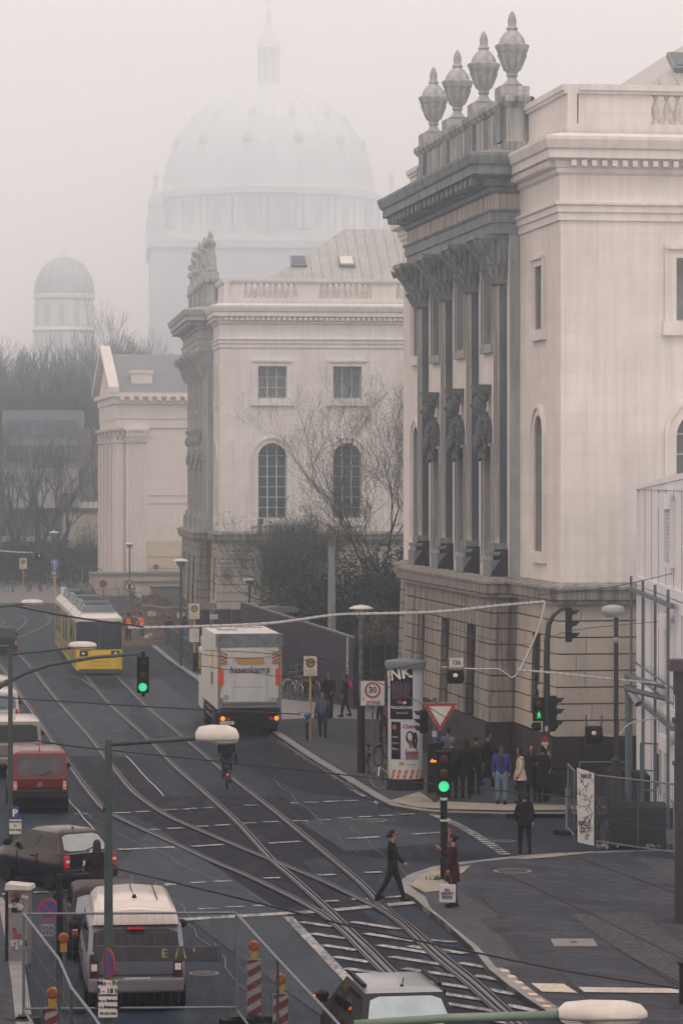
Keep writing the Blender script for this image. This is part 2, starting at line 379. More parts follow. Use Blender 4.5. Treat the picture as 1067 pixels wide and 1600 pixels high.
cover('manhole_cover', 896, 1473, .45, sq=True, label='square stone inspection plate with an iron centre in the near pavement')
cover('manhole_cover', 319, 1521, .3, z=0, label='small round manhole cover in the road right of the parked silver van')
# repaired asphalt
Zr = .003; _pz[0] = 0
patch('asphalt_patch', [(110, 1182), (196, 1181), (256, 1245), (440, 1243), (560, 1334), (470, 1345), (540, 1402), (700, 1530), (780, 1600), (560, 1600), (452, 1432), (240, 1290), (160, 1250)], asphalt_new, Zr)
patch('asphalt_patch', [(425, 1160), (350, 1172), (330, 1178), (385, 1201), (486, 1240), (590, 1249), (540, 1222), (470, 1180)], asphalt_new, Zr)
patch('asphalt_patch', [(540, 1334), (640, 1322), (700, 1325), (790, 1340), (675, 1348), (635, 1345)], asphalt_new, Zr)
patch('asphalt_patch', [(466, 1283), (540, 1280), (690, 1300), (690, 1318), (540, 1330)], asphalt_pale, Zr)
patch('asphalt_patch', [(96, 1060), (118, 1076), (200, 1074), (192, 1058)], asphalt_new, Zr)
patch('asphalt_patch', [(200, 1060), (250, 1060), (300, 1100), (308, 1160), (250, 1150)], asphalt_pale, Zr)
patch('asphalt_patch', [(110, 1102), (205, 1104), (196, 1181), (110, 1182), (70, 1120)], asphalt_pale, Zr + .001)
patch('asphalt_patch', [(302, 1440), (450, 1432), (545, 1540), (520, 1600), (380, 1500), (340, 1470)], asphalt_pale, Zr)
patch('asphalt_patch', [(120, 1430), (240, 1290), (452, 1432), (302, 1440)], asphalt_pale, Zr)
def line(mb, a, b, wd, z, mat=None):
    A, B = (g(*a), g(*b)) if not isinstance(a, Vector) else (a, b); A.z = B.z = z; t = (B - A).normalized(); n = Vector((-t.y, t.x, 0)) * wd / 2
    mb.quad(A - n, B - n, B + n, A + n, mat=mat)
mb = MB(M('tar seam', (.012, .012, .016), .4, var=0))
def crack(a, b, wd=.03, z=.0255, amp=.12, m=None):
    A, B = g(*a), g(*b); n = 9; pts = [A.lerp(B, i / n) + Vector((random.uniform(-amp, amp), 0, 0)) * (0 < i < n) for i in range(n + 1)]
    for p, q in zip(pts, pts[1:]): line(mb, p, q, wd, z, m)
for a, b in [((430, 1220), (560, 1334)), ((180, 1300), (452, 1430)), ((205, 1370), (330, 1480)), ((335, 1475), (420, 1600)), ((545, 1290), (640, 1375)), ((275, 1168), (345, 1180)), ((600, 1280), (622, 1300)), ((300, 1440), (245, 1380)), ((120, 1262), (180, 1300))]: crack(a, b)
crack((197, 1182), (256, 1245), .05, .0265, .03, M('pale seam', (.3, .31, .33), .6)); crack((107, 1250), (150, 1300), .04, .0265, .03, M('pale seam', (.3, .31, .33), .6))
crack((128, 1062), (160, 1085), .04, .0265, .03, M('pale seam', (.3, .31, .33), .6))
tag(mb.build('road_cracks'), kind='structure')
mb = MB(M('gutter grime', (.015, .014, .018), .35, var=.4)); mb2 = MB(M('gutter scraps', (.32, .33, .36), .5, var=.5, scale=8))
gut = inset(gp(kR[5:11]), -.16)
for a, b in zip(gut, gut[1:]): line(mb, a.copy(), b.copy(), .3, .028)
gut2 = inset(gp(kR[5:10]), -.36)
for a, b in zip(gut2, gut2[1:]):
    for k in range(9):
        p = a.lerp(b, random.random()); sz = random.uniform(.04, .2); t = (b - a).normalized(); q = p + t * sz * 2.6
        line(mb2, p + Vector((random.uniform(-.1, .1), 0, 0)), q, sz * .5, .032)
tag(mb.build('gutter_dirt'), kind='stuff', label='dark wet dirt along the gutter below the right kerb'); tag(mb2.build('gutter_litter'), kind='stuff', label='pale scraps and puddle edges along the gutter')
# markings
mk = MB(paint); ZM = .03
def bar(x0, y0, x1, y1, wd=.12, z=None): line(mk, (x0, y0), (x1, y1), wd, z or ZM)
for s_ in [(116,1273,138,1273),(179,1271,204,1271),(213,1270,235,1269),(255,1267,278,1266),(286,1266,307,1264),(454,1256,466,1256),(476,1255,498,1255),(506,1254,529,1253),(537,1253,558,1252),(318,1264,332,1263),(382,1260,404,1259),
           (226,1298,250,1297),(262,1296,286,1295),(301,1293,326,1292),(336,1291,360,1290),(375,1288,400,1287),(412,1286,435,1285),(457,1284,482,1284),(496,1283,516,1282),(529,1280,550,1279),(561,1278,580,1277),(592,1276,614,1275),(625,1274,648,1273),
           (258,1383,282,1382),(298,1381,321,1380),(334,1379,362,1378),(411,1374,438,1373),(496,1369,524,1368),(570,1365,596,1364),
           (311,1422,341,1421),(353,1419,383,1418),(394,1417,424,1416),(500,1410,529,1409),(550,1407,575,1406),(603,1404,629,1402),(53,1396,76,1395),(96,1393,117,1392),(4,1399,30,1398),(256,1385,276,1384)]: bar(*s_, wd=.22)
for s_ in [(186,1329,273,1325),(298,1324,350,1321),(420,1319,471,1316),(542,1312,592,1309),(645,1305,688,1302)]: bar(*s_, wd=.26)
bar(276, 1439, 478, 1427, .42); bar(478, 1427, 552, 1421, .42); bar(552, 1421, 656, 1411, .42)
line(mk, (450, 1434), (556, 1546), .22, ZM)
# hatched no-go area between the line and the kerb
for i in range(9):
    y = 1440 + i * 18.2
    xL = 452 + (y - 1434) * .95
    def rx(yy): return 560 + (yy - 1380) * 1.13
    for (xa, xb, k) in ((xL + 12, xL + 62 + i * 2, .12), (xL + 92 + i * 3, xL + 168 + i * 6, .12)):
        if xa > 780: continue
        bar(xa, y + 2, xb, y + 2 + (xb - xa) * .155, .24)
for (a, b) in [((654,1469),(712,1474)), ((672,1484),(728,1492)), ((718,1506),(768,1515)), ((742,1526),(790,1535)), ((758,1547),(806,1556)), ((790,1572),(838,1582)), ((700,1490),(640,1480))]: line(mk, a, b, .24, ZM)
a, b = Vector((664, 1268)), Vector((790, 1338))   # blocks of the dotted crossing line
for i in range(27):
    t = i / 27; p = a.lerp(b, t) + Vector((0, -6 * math.sin(math.pi * t))); q = a.lerp(b, t + .026) + Vector((0, -6 * math.sin(math.pi * t))); line(mk, (p.x, p.y), (q.x, q.y), .3, ZM)
tag(mk.build('road_markings'), kind='structure')
# tram rails
def smooth(pts, n=6):
    out = []
    P = [Vector(p) for p in pts]; P = [P[0] * 2 - P[1]] + P + [P[-1] * 2 - P[-2]]
    for i in range(1, len(P) - 2):
        for k in range(n):
            t = k / n; a, b, c, d = P[i - 1], P[i], P[i + 1], P[i + 2]
            out.append(.5 * ((2 * b) + (c - a) * t + (2 * a - 5 * b + 4 * c - d) * t * t + (3 * b - a - 3 * c + d) * t ** 3))
    out.append(P[-2]); return out
def rail(px, z=.034):
    pts = smooth([g(*p) for p in px]); mb = MB(steel)
    for off, wd, m, dz in ((.03, .26, M('rail bed', (.012, .016, .026), .8, var=.3), -.002), (0, .055, steel, .004), (.06, .06, groove, .003), (.105, .025, steel, .004), (-.07, .02, M('rail joint filler', (.1, .11, .13), .6), .002)):
        for i in range(len(pts) - 1):
            q = []
            for p, j in ((pts[i], i), (pts[i + 1], i + 1)):
                t = (pts[min(j + 1, len(pts) - 1)] - pts[max(j - 1, 0)]).normalized(); n = Vector((t.y, -t.x, 0)) * -1
                q += [p + n * (off - wd / 2), p + n * (off + wd / 2)]
            for v in q: v.z = z + dz
            mb.quad(q[0], q[1], q[3], q[2], mat=m)
    tag(mb.build('tram_rail'), kind='structure')
rail([(128,1050),(170,1100),(224,1149),(273,1199),(314,1235),(368,1284),(422,1343),(453,1370),(505,1417),(550,1460.6),(580,1489),(610,1520),(690,1597),(760,1660)])
rail([(176,1050),(224,1100),(282,1149.5),(332,1192),(368,1221.5),(431,1271),(485,1316),(560,1379),(595,1415.6),(640,1451),(685,1492),(737,1534),(790,1582),(868,1650)])
rail([(-30,1000),(-12,1022),(11,1055),(28,1081),(54,1119),(79,1156),(97.5,1182),(120,1214),(142.5,1244),(165,1268),(215,1293.5),(269,1318),(332,1347.5),(395,1374.5),(485,1419.5),(532,1454),(566,1488),(600,1522),(680,1600),(745,1662)], .037)
rail([(10,1005),(28,1022),(51,1046),(71,1072),(94,1100),(120,1130),(142.5,1156),(165,1186),(180,1205),(199,1229),(219.5,1248.5),(260,1275.5),(314,1300),(368,1323),(422,1345),(500,1377),(560,1406),(598,1425),(632,1450),(676,1494),(728,1537),(782,1586),(858,1652)], .037)
rail([(-40,950),(0,955),(34,963),(40,974),(14,992),(-30,1000)], .032); rail([(-10,942),(42,949),(72,960),(78,972),(56,986),(10,1005)], .032)
rail([(-60,960),(-20,962),(6,970),(-5,985),(-40,1000)], .032)
for px in ((520, 1349), (466, 1272)): pass
# ================================================================== THE TWO PALACE WINGS
def offset_path(path, p):
    """orthogonal or oblique plan path pushed out to its left by p, with mitred corners"""
    n = len(path); out = []
    def nrm(a, b): t = (Vector(b) - Vector(a)).normalized(); return Vector((-t.y, t.x))
    for i in range(n):
        if i == 0: out.append(Vector(path[0]) + nrm(path[0], path[1]) * p); continue
        if i == n - 1: out.append(Vector(path[-1]) + nrm(path[-2], path[-1]) * p); continue
        n1, n2 = nrm(path[i - 1], path[i]), nrm(path[i], path[i + 1]); b = n1 + n2
        out.append(Vector(path[i]) + b * (p / (b.dot(n1)) if abs(b.dot(n1)) > 1e-6 else p))
    return out
def sweep(mb, path, prof, mat=None, sgn=1):
    rows = [(offset_path(path, sgn * p), z) for p, z in prof]; n = len(path)
    vs = [(q.x, q.y, z) for r_, z in rows for q in r_]; fs = []
    for j in range(len(rows) - 1):
        for i in range(n - 1): fs.append((j * n + i, j * n + i + 1, (j + 1) * n + i + 1, (j + 1) * n + i))
    mb.add(vs, fs, mat)
def wall(mb, P0, du, nr, L_, z0, z1, ops, dep, mat=None, rev=None):
    P0, du, nr = Vector(P0), Vector(du), Vector(nr); Zv = Vector((0, 0, 1))
    P = lambda u, z, o=0: P0 + du * u + nr * o + Zv * z
    us = sorted({0, L_, *[c - w_ / 2 for c, w_, *_ in ops], *[c + w_ / 2 for c, w_, *_ in ops]}); zs = sorted({z0, z1, *[o[2] for o in ops], *[o[3] for o in ops]})
    for a, b in zip(us, us[1:]):
        for c, d in zip(zs, zs[1:]):
            um, zm = (a + b) / 2, (c + d) / 2
            if any(abs(um - o[0]) < o[1] / 2 and o[2] < zm < o[3] for o in ops): continue
            mb.quad(P(a, c), P(b, c), P(b, d), P(a, d), mat=mat)
    for c, w_, zb, zt, arch in ops:
        a, b = c - w_ / 2, c + w_ / 2; zs_ = zt - w_ / 2 if arch else zt; rm = rev or mat
        mb.quad(P(a, zb), P(b, zb), P(b, zb, -dep), P(a, zb, -dep), mat=rm)
        mb.quad(P(a, zb), P(a, zs_), P(a, zs_, -dep), P(a, zb, -dep), mat=rm); mb.quad(P(b, zb), P(b, zs_), P(b, zs_, -dep), P(b, zb, -dep), mat=rm)
        if not arch: mb.quad(P(a, zt), P(b, zt), P(b, zt, -dep), P(a, zt, -dep), mat=rm); continue
        n = 12; pt = [(c - w_ / 2 * math.cos(math.pi * i / n), zs_ + w_ / 2 * math.sin(math.pi * i / n)) for i in range(n + 1)]
        for (u0, q0), (u1, q1) in zip(pt, pt[1:]):
            mb.quad(P(u0, q0), P(u1, q1), P(u1, zt), P(u0, zt), mat=mat); mb.quad(P(u0, q0), P(u1, q1), P(u1, q1, -dep), P(u0, q0, -dep), mat=rm)
def window(parent, P0, du, nr, op, dep, cols, rows, fm, gm, sur=0, surmat=None, bar=.05, name='window'):
    P0, du, nr = Vector(P0), Vector(du), Vector(nr); Zv = Vector((0, 0, 1)); c, w_, zb, zt, arch = op
    P = lambda u, z, o=0: P0 + du * u + nr * o + Zv * z
    rot = math.atan2(du.y, du.x); r = w_ / 2; zc = zt - r
    top = lambda u: (zc + math.sqrt(max(0, r * r - (u - c) ** 2))) if arch else zt
    mb = MB(fm)
    def bx(u0, u1, z0, z1, o0, o1, m=None): mb.box(P((u0 + u1) / 2, (z0 + z1) / 2, (o0 + o1) / 2), (u1 - u0, o1 - o0, z1 - z0), m, (0, 0, rot))
    for i in range(cols + 1):
        u = c - r + .04 + (w_ - .08) * i / cols; bw = bar * (1.6 if i in (0, cols) or cols > 2 and 0 < i < cols else 1)
        bx(u - bw / 2, u + bw / 2, zb, max(zb + .1, top(u) - .02 if 0 < i < cols else (zc if arch else zt)), -dep + .02, -dep + .1)
    zt2 = zt if not arch else zt - .12
    for j in range(rows + 1):
        z = zb + .04 + (zt2 - zb - .06) * j / rows
        if arch and z > zc: hw = math.sqrt(max(0, r * r - (z - zc) ** 2)) - .02
        else: hw = r
        if hw > .1: bx(c - hw, c + hw, z - bar / 2, z + bar / 2, -dep + .025, -dep + .095)
    if sur:
        m = surmat
        for sgn in (-1, 1): u = c + sgn * (r + sur / 2); bx(u - sur / 2, u + sur / 2, zb - sur * 1.1, zc if arch else zt + sur, 0, .07, m); bx(u + sgn * sur * .35 - .05, u + sgn * sur * .35 + .05, zb - sur * 1.1, zc if arch else zt + sur, .05, .13, m)
        bx(c - r - sur * 1.15, c + r + sur * 1.15, zb - sur * 1.15, zb - .01, .002, .16, m)
        if not arch: bx(c - r, c + r, zt + .005, zt + sur, 0, .068, m); bx(c - r - sur, c + r + sur, zt + sur * .7, zt + sur * 1.05, .05, .16, m)
        else:
            n = 14
            for i in range(n):
                a0, a1 = math.pi * i / n, math.pi * (i + 1) / n
                for ra, rb, o0, o1 in ((r, r + sur, 0, .068), (r + sur * .75, r + sur * 1.02, .05, .13)):
                    q = [(c - ra * math.cos(a0), zc + ra * math.sin(a0)), (c - rb * math.cos(a0), zc + rb * math.sin(a0)), (c - rb * math.cos(a1), zc + rb * math.sin(a1)), (c - ra * math.cos(a1), zc + ra * math.sin(a1))]
                    mb.prism(q, o0, o1, m, lambda a, b, h: P(a, b, h))
    o = mb.build(name, parent)
    gb = MB(gm); n = 10
    if arch: pts = [P(c - r, zb, -dep + .03), P(c + r, zb, -dep + .03)] + [P(c + r * math.cos(math.pi * i / n), zc + r * math.sin(math.pi * i / n), -dep + .03) for i in range(n + 1)]
    else: pts = [P(c - r, zb, -dep + .03), P(c + r, zb, -dep + .03), P(c + r, zt, -dep + .03), P(c - r, zt, -dep + .03)]
    gb.quad(*pts); gb.build('pane', o)
    return o
BAL = [(.10, 0), (.10, .08), (.055, .12), (.05, .2), (.12, .42), (.1, .55), (.05, .72), (.045, .8), (.09, .86), (.09, .95)]
URN = [(.42, 0), (.42, .35), (.3, .42), (.34, .5), (.2, .62), (.14, .74), (.2, .8), (.17, .86), (.26, 1.0), (.34, 1.25), (.45, 1.55), (.56, 1.72), (.56, 1.8), (.44, 1.84), (.4, 2.0), (.26, 2.2), (.16, 2.28), (.2, 2.34), (.13, 2.45), (.15, 2.6), (.1, 2.8), (.03, 2.92)]
def courses(mb, path, z0, z1, hh, base, batter, skip, mat, seed=1):
    """rusticated blocks laid along a plan path; skip(seg, along, z) leaves slots open"""
    rnd = random.Random(seed); n = round((z1 - z0) / hh); hh = (z1 - z0) / n
    for j in range(n):
        za, zb = z0 + j * hh + .022, z0 + (j + 1) * hh - .022; off = base + batter * (z1 - za); off2 = base + batter * (z1 - zb)
        pa, pb, pc = offset_path(path, off), offset_path(path, off2), offset_path(path, -.05)
        for i in range(len(path) - 1):
            Ls = (pa[i + 1] - pa[i]).length; cuts = [0.0]; u = (.9 if j % 2 else 1.9)
            while u < Ls - .5: cuts.append(u); u += 1.9 + rnd.uniform(-.1, .1)
            cuts.append(Ls); sk = [s for s in skip.get(i, []) if s[2] < (za + zb) / 2 < s[3]]
            segs = []
            for a, b in zip(cuts, cuts[1:]):
                parts = [(a, b)]
                for s in sk:
                    c0, c1 = s[0] - s[1] / 2, s[0] + s[1] / 2; nw = []
                    for p, q in parts:
                        if q <= c0 or p >= c1: nw.append((p, q))
                        else:
                            if p < c0: nw.append((p, c0 + .015))
                            if q > c1: nw.append((c1 - .015, q))
                    parts = nw
                segs += parts
            for a, b in segs:
                a2, b2 = a + (.015 if a > 0 else 0), b - (.015 if b < Ls else 0)
                if b2 - a2 < .05: continue
                t0, t1 = a2 / Ls, b2 / Ls
                A, B = pa[i].lerp(pa[i + 1], t0), pa[i].lerp(pa[i + 1], t1); C, D = pb[i].lerp(pb[i + 1], t0), pb[i].lerp(pb[i + 1], t1); E, G = pc[i].lerp(pc[i + 1], t0), pc[i].lerp(pc[i + 1], t1)
                vs = [(A.x, A.y, za), (B.x, B.y, za), (D.x, D.y, zb), (C.x, C.y, zb), (E.x, E.y, za), (G.x, G.y, za), (G.x, G.y, zb), (E.x, E.y, zb)]
                mb.add(vs, [(0, 1, 2, 3), (4, 5, 1, 0), (3, 2, 6, 7), (0, 3, 7, 4), (1, 5, 6, 2)], mat(i) if callable(mat) else mat)
def palace(name, label, loc, rz, W, cat, winB, balB, near, urns=True, sky_l=False):
    root = empty(name, loc, rz, label, cat)
    X, Y, Zv = Vector((1, 0, 0)), Vector((0, 1, 0)), Vector((0, 0, 1))
    U0, U1, UE = 6.07, 22.4, 28.5
    cols_u = [6.95, 11.75, 16.6, 21.4]; bays = [9.35, 14.2, 19.0]
    face = stone
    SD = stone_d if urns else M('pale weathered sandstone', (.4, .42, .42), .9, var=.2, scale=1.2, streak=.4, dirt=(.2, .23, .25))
    # --- walls
    mb = MB(face)
    opsB = [(v, 1.75, 7.4, 11.95, True) for v in winB] + [(v, 1.75, 14.65, 16.6, False) for v in winB]
    wall(mb, (0, 0, 0), X, -Y, W, 6.3, 19.3, opsB, .45)
    eA = [(3.0, 1.3, 7.5, 11.8, True), (3.0, 1.15, 14.5, 16.5, False)]; eF = [(3.0, 1.3, 7.5, 11.8, True), (3.0, 1.15, 14.5, 16.5, False)]
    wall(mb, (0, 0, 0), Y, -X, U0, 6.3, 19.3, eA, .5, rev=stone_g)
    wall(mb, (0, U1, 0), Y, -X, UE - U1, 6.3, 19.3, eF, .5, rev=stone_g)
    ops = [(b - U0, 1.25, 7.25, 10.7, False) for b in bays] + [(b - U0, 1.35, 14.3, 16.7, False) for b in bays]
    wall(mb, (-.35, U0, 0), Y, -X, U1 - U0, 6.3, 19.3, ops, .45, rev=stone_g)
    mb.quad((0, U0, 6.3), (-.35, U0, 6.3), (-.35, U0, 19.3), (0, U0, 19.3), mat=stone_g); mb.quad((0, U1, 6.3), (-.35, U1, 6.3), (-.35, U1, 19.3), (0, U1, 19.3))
    mb.quad((0, UE, 0), (W, UE, 0), (W, UE, 19.3), (0, UE, 19.3))
    mb.build('wall', root)
    # --- windows
    for i, op in enumerate(opsB):
        if op[0] > W: continue
        arch = op[4]
        window(root, (0, 0, 0), X, -Y, op, .45, 3, 7 if arch else (3 if i % 2 else 1), M('pale window frame', (.42, .44, .45), .5), glassb if arch else M('pale window glass', (.14, .18, .2), .15, var=.3), .38, stone)
    for op in eA + eF[:0]: window(root, (0, 0, 0), Y, -X, op, .5, 2, 6 if op[4] else 2, galv, glassb, .3, stone)
    for op in eF: window(root, (0, U1, 0), Y, -X, op, .5, 2, 6 if op[4] else 2, galv, glassb, .3, stone)
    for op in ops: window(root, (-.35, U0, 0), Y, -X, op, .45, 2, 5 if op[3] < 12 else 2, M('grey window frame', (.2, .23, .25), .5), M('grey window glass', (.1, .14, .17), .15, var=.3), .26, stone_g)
    # --- rusticated base and plinth
    pb = [(W, 0), (0, 0), (0, U0), (-.85, U0), (-.85, U1), (0, U1), (0, UE)]
    mb = MB(plinth); sweep(mb, pb, [(-.02, 0), (-.02, 6.4)], M('joint shadow stone', (.045, .042, .045), .9, var=.2)); mb2 = MB(stone_r)
    sl = {1: [(3.0, 1.2, 2.3, 4.7)], 3: [(b - U0, 1.5, 1.2, 4.9) for b in bays], 5: [(3.0, 1.2, 2.3, 4.7)]}
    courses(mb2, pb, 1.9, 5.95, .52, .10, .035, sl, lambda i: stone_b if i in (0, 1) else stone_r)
    mb.build('core_wall', root); mb2.build('rusticated_base', root)
    mb = MB(plinth); courses(mb, pb, 0, 1.9, .95, .34, .05, {}, plinth, 3); mb.build('plinth', root)
    for i, k in ((3, pb[3]), (1, pb[1]), (5, pb[5])):
        for s in sl[i]:
            m2 = MB(M('slot frame', (.03, .03, .035), .6)); y = k[1] + s[0]; x = k[0]
            for dy in (-1, 1): m2.b2(x - .03, x + .02, y + dy * s[1] / 2 - .05, y + dy * s[1] / 2 + .05, s[2], s[3])
            m2.b2(x - .035, x + .02, y - s[1] / 2, y + s[1] / 2, s[2], s[2] + .1); m2.b2(x - .035, x + .02, y - .03, y + .03, s[2], s[3])
            wo = m2.build('basement_window', root); MB(glassd).quad((x - .01, y - s[1] / 2, s[2]), (x - .01, y + s[1] / 2, s[2]), (x - .01, y + s[1] / 2, s[3]), (x - .01, y - s[1] / 2, s[3])).build('pane', wo)
    # --- mouldings
    mb = MB(stone); mbd = MB(SD)
    main1, port, main2 = [(W, 0), (0, 0), (0, U0 + .02)], [(.2, U0), (-.85, U0), (-.85, U1), (.2, U1)], [(0, U1 - .02), (0, UE), (W, UE)]
    P1 = [(.0, 5.93), (.3, 5.95), (.3, 6.05), (.38, 6.1), (.38, 6.38), (.44, 6.4), (.44, 6.48), (.0, 6.62)]
    sweep(mb, pb, P1, M('weathered ledge stone', (.27, .27, .26), .85, var=.2, streak=.75, dirt=(.05, .055, .065)))
    ent = [(0, 17.7), (.07, 17.72), (.07, 17.95), (.13, 17.97), (.13, 18.15), (.2, 18.2), (.2, 18.28), (.03, 18.3), (.03, 19.1), (.14, 19.18), (.14, 19.3), (.2, 19.34), (.2, 19.52), (.45, 19.6), (.45, 19.85), (.52, 19.9), (.6, 20.15), (.6, 20.25), (0, 20.4)]
    for mp_ in (main1, main2): sweep(mb, mp_, ent)
    entp_lo = [(0, 17.75), (.06, 17.76), (.06, 18.1), (.12, 18.12), (.12, 18.42), (.2, 18.5), (.2, 18.55)]
    entp_fr = [(.04, 18.55), (.04, 19.05)]
    entp_up = [(.04, 19.05), (.16, 19.12), (.16, 19.25), (.3, 19.3), (.3, 19.5), (.85, 19.62), (.85, 19.9), (.93, 19.95), (1.02, 20.2), (1.02, 20.3), (0, 20.5)]
    po = offset_path(port, 0)
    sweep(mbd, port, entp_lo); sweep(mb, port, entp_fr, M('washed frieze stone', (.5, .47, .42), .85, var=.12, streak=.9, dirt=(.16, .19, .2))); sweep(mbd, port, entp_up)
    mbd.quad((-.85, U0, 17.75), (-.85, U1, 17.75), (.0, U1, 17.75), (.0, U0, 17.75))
    k = 0.25
    while k < W:    # dentils
        mb.b2(k, k + .16, -.4, -.19, 19.36, 19.54); k += .32
    k = .1
    while k < U0: mb.b2(-.4, -.19, k, k + .16, 19.36, 19.54); k += .32
    k = U0 + .1
    while k < U1: mbd.b2(-1.6, -1.1, k, k + .35, 19.34, 19.58); k += .85
    mb.build('cornice', root); mbd.build('portico_cornice', root)
    # --- attic over the portico, parapet with balusters
    mbd = MB(SD); par = [(.3, U0 - .1), (-.45, U0 - .1), (-.45, U1 + .1), (.3, U1 + .1), (.3, U0 - .1)]
    sweep(mbd, par, [(0, 20.3), (.08, 20.35), (.08, 20.75), (0, 20.8), (0, 21.85), (.06, 21.9), (.16, 22.05), (.16, 22.2), (0, 22.24), (-.36, 22.26)], M('attic stone', (.4, .42, .42), .85, var=.25, scale=.9, streak=.95, dirt=(.08, .1, .12)))
    for u in cols_u: mbd.b2(-.56, .3, u - .45, u + .45, 20.8, 21.86, SD)
    mbd.b2(-.3, 1.2, U1, U1 + 1.4, 20.3, 21.6, SD)
    mbd.build('attic', root)
    pp = MB(stone); seg = []
    last = -.15 + .3
    def par_run(mbx, ax, s0, s1, solid):
        o = .2
        def bx(a, b, n0, n1, z0, z1):
            if ax == 'x': mbx.b2(a, b, n0, n1, z0, z1)
            else: mbx.b2(n0, n1, a, b, z0, z1)
        bx(s0, s1, o, o + .42, 20.38, 20.72)
        if solid: bx(s0, s1, o + .06, o + .36, 20.72, 21.64)
        bx(s0, s1, o - .04, o + .46, 21.64, 21.74); bx(s0, s1, o - .1, o + .52, 21.74, 21.92)
    par_run(pp, 'y', .2, U0 - .1, True); p2_ = MB(stone); par_run(p2_, 'y', U1 + .1, UE, True); p2_.build('parapet', root)
    x = .621
    for a, b in balB:
        par_run(pp, 'x', x, a, True); par_run(pp, 'x', a + .001, b - .001, False); x = b
    par_run(pp, 'x', x, W, True)
    par_o = pp.build('parapet', root)
    bal = MB(M('pale baluster stone', (.58, .54, .49), .8, var=.1)); first = None
    bal.lathe(BAL, n=10); nb = 0
    for a, b in balB:
        n = round((b - a) / .36)
        for i in range(n):
            px_ = a + .18 + (b - a - .36) * i / max(1, n - 1)
            if first is None: first = bal.build('baluster', par_o, (px_, .41, 20.7), smooth=True)
            else:
                c = first.copy(); COL.objects.link(c); c.parent = par_o; c.location = (px_, .41, 20.7)
    # --- flat pilasters with flaring leaf capitals
    first = None
    sf = M('column shaft stone', (.42, .43, .41), .85, var=.25, scale=1.2, streak=.85, dirt=(.14, .18, .22)); sdk = SD if not urns else M('dark pilaster side', (.1, .13, .17), .9, var=.3, scale=.8, streak=.6, dirt=(.03, .045, .075))  # the pilaster side towards the camera is darker than its front
    for u in cols_u:
        if first is None:
            cb = MB(sf); e = .49
            cb.add([(-.1, -e, 7.7), (-.1, e, 7.7), (-.1, e * .93, 16.2), (-.1, -e * .93, 16.2)], [(0, 1, 2, 3)])
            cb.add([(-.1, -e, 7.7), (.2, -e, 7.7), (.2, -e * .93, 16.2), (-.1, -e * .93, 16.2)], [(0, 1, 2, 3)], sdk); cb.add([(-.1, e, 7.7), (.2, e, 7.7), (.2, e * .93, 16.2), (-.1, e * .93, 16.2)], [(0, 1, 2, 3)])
            for k in range(5): cb.b2(-.122, -.1, -.4 + k * .18, -.32 + k * .18, 7.9, 16.1)
            cb.b2(-.42, .2, -.66, .66, 6.62, 7.15, SD); cb.b2(-.36, .2, -.6, .6, 7.15, 7.3, stone_g); cb.b2(-.4, .2, -.64, .64, 7.3, 7.42, SD); cb.b2(-.28, .2, -.55, .55, 7.42, 7.7, SD); cb.add([(-.43, -.67, 6.6), (.2, -.67, 6.6), (.2, -.67, 7.5), (-.3, -.6, 7.5)], [(0, 1, 2, 3)], M('dark pedestal face', (.03, .032, .045), .9, var=.3) if urns else SD)  # last quad: near face of the pedestal, darker than the rest
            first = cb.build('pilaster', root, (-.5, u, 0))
            cp = MB(SD); rk = random.Random(8); lv = [(16.15, -.24, .5), (16.3, -.34, .54), (16.7, -.40, .56), (17.0, -.55, .62), (17.35, -.72, .68), (17.6, -.9, .76)]; vs = []
            for z_, x_, w_ in lv: vs += [(x_, -w_, z_), (x_, w_, z_), (.2, w_, z_), (.2, -w_, z_)]
            cp.add(vs, [(4 * q + r, 4 * q + (r + 1) % 4, 4 * q + 4 + (r + 1) % 4, 4 * q + 4 + r) for q in range(5) for r in range(4)] + [(0, 1, 2, 3), (20, 21, 22, 23)])
            for row, (z_, x_, w_) in enumerate(((16.35, -.3, .5), (16.8, -.44, .56), (17.2, -.66, .64))):
                for k in range(5):
                    y_ = -w_ + 2 * w_ * k / 4; cp.tube([(x_, y_, z_), (x_ - .1, y_ * 1.05, z_ + .22), (x_ - .24, y_ * 1.12, z_ + .34), (x_ - .2, y_ * 1.1, z_ + .22)], [.09, .1, .07, .03], 5)
                for k in range(3): xx = x_ + .1 + k * .2; cp.tube([(xx, -w_, z_), (xx, -w_ - .06, z_ + .22), (xx - .05, -w_ - .16, z_ + .34), (xx, -w_ - .12, z_ + .2)], [.09, .1, .07, .03], 5)
            for s_ in (-1, 1): cp.tube([(-.5, s_ * .5, 17.0), (-.8, s_ * .74, 17.4), (-.98, s_ * .86, 17.5), (-.9, s_ * .8, 17.3)], [.1, .12, .12, .05], 6)
            cp.b2(-.98, .3, -.82, .82, 17.6, 17.76)
            cap = cp.build('capital', first)
        else:
            c = first.copy(); COL.objects.link(c); c.parent = root; c.location = (-.5, u, 0)
            c2 = cap.copy(); COL.objects.link(c2); c2.parent = c
    # corner pilaster strips beside the portico
    # --- sculpted keystone busts over the tall windows
    kb = None
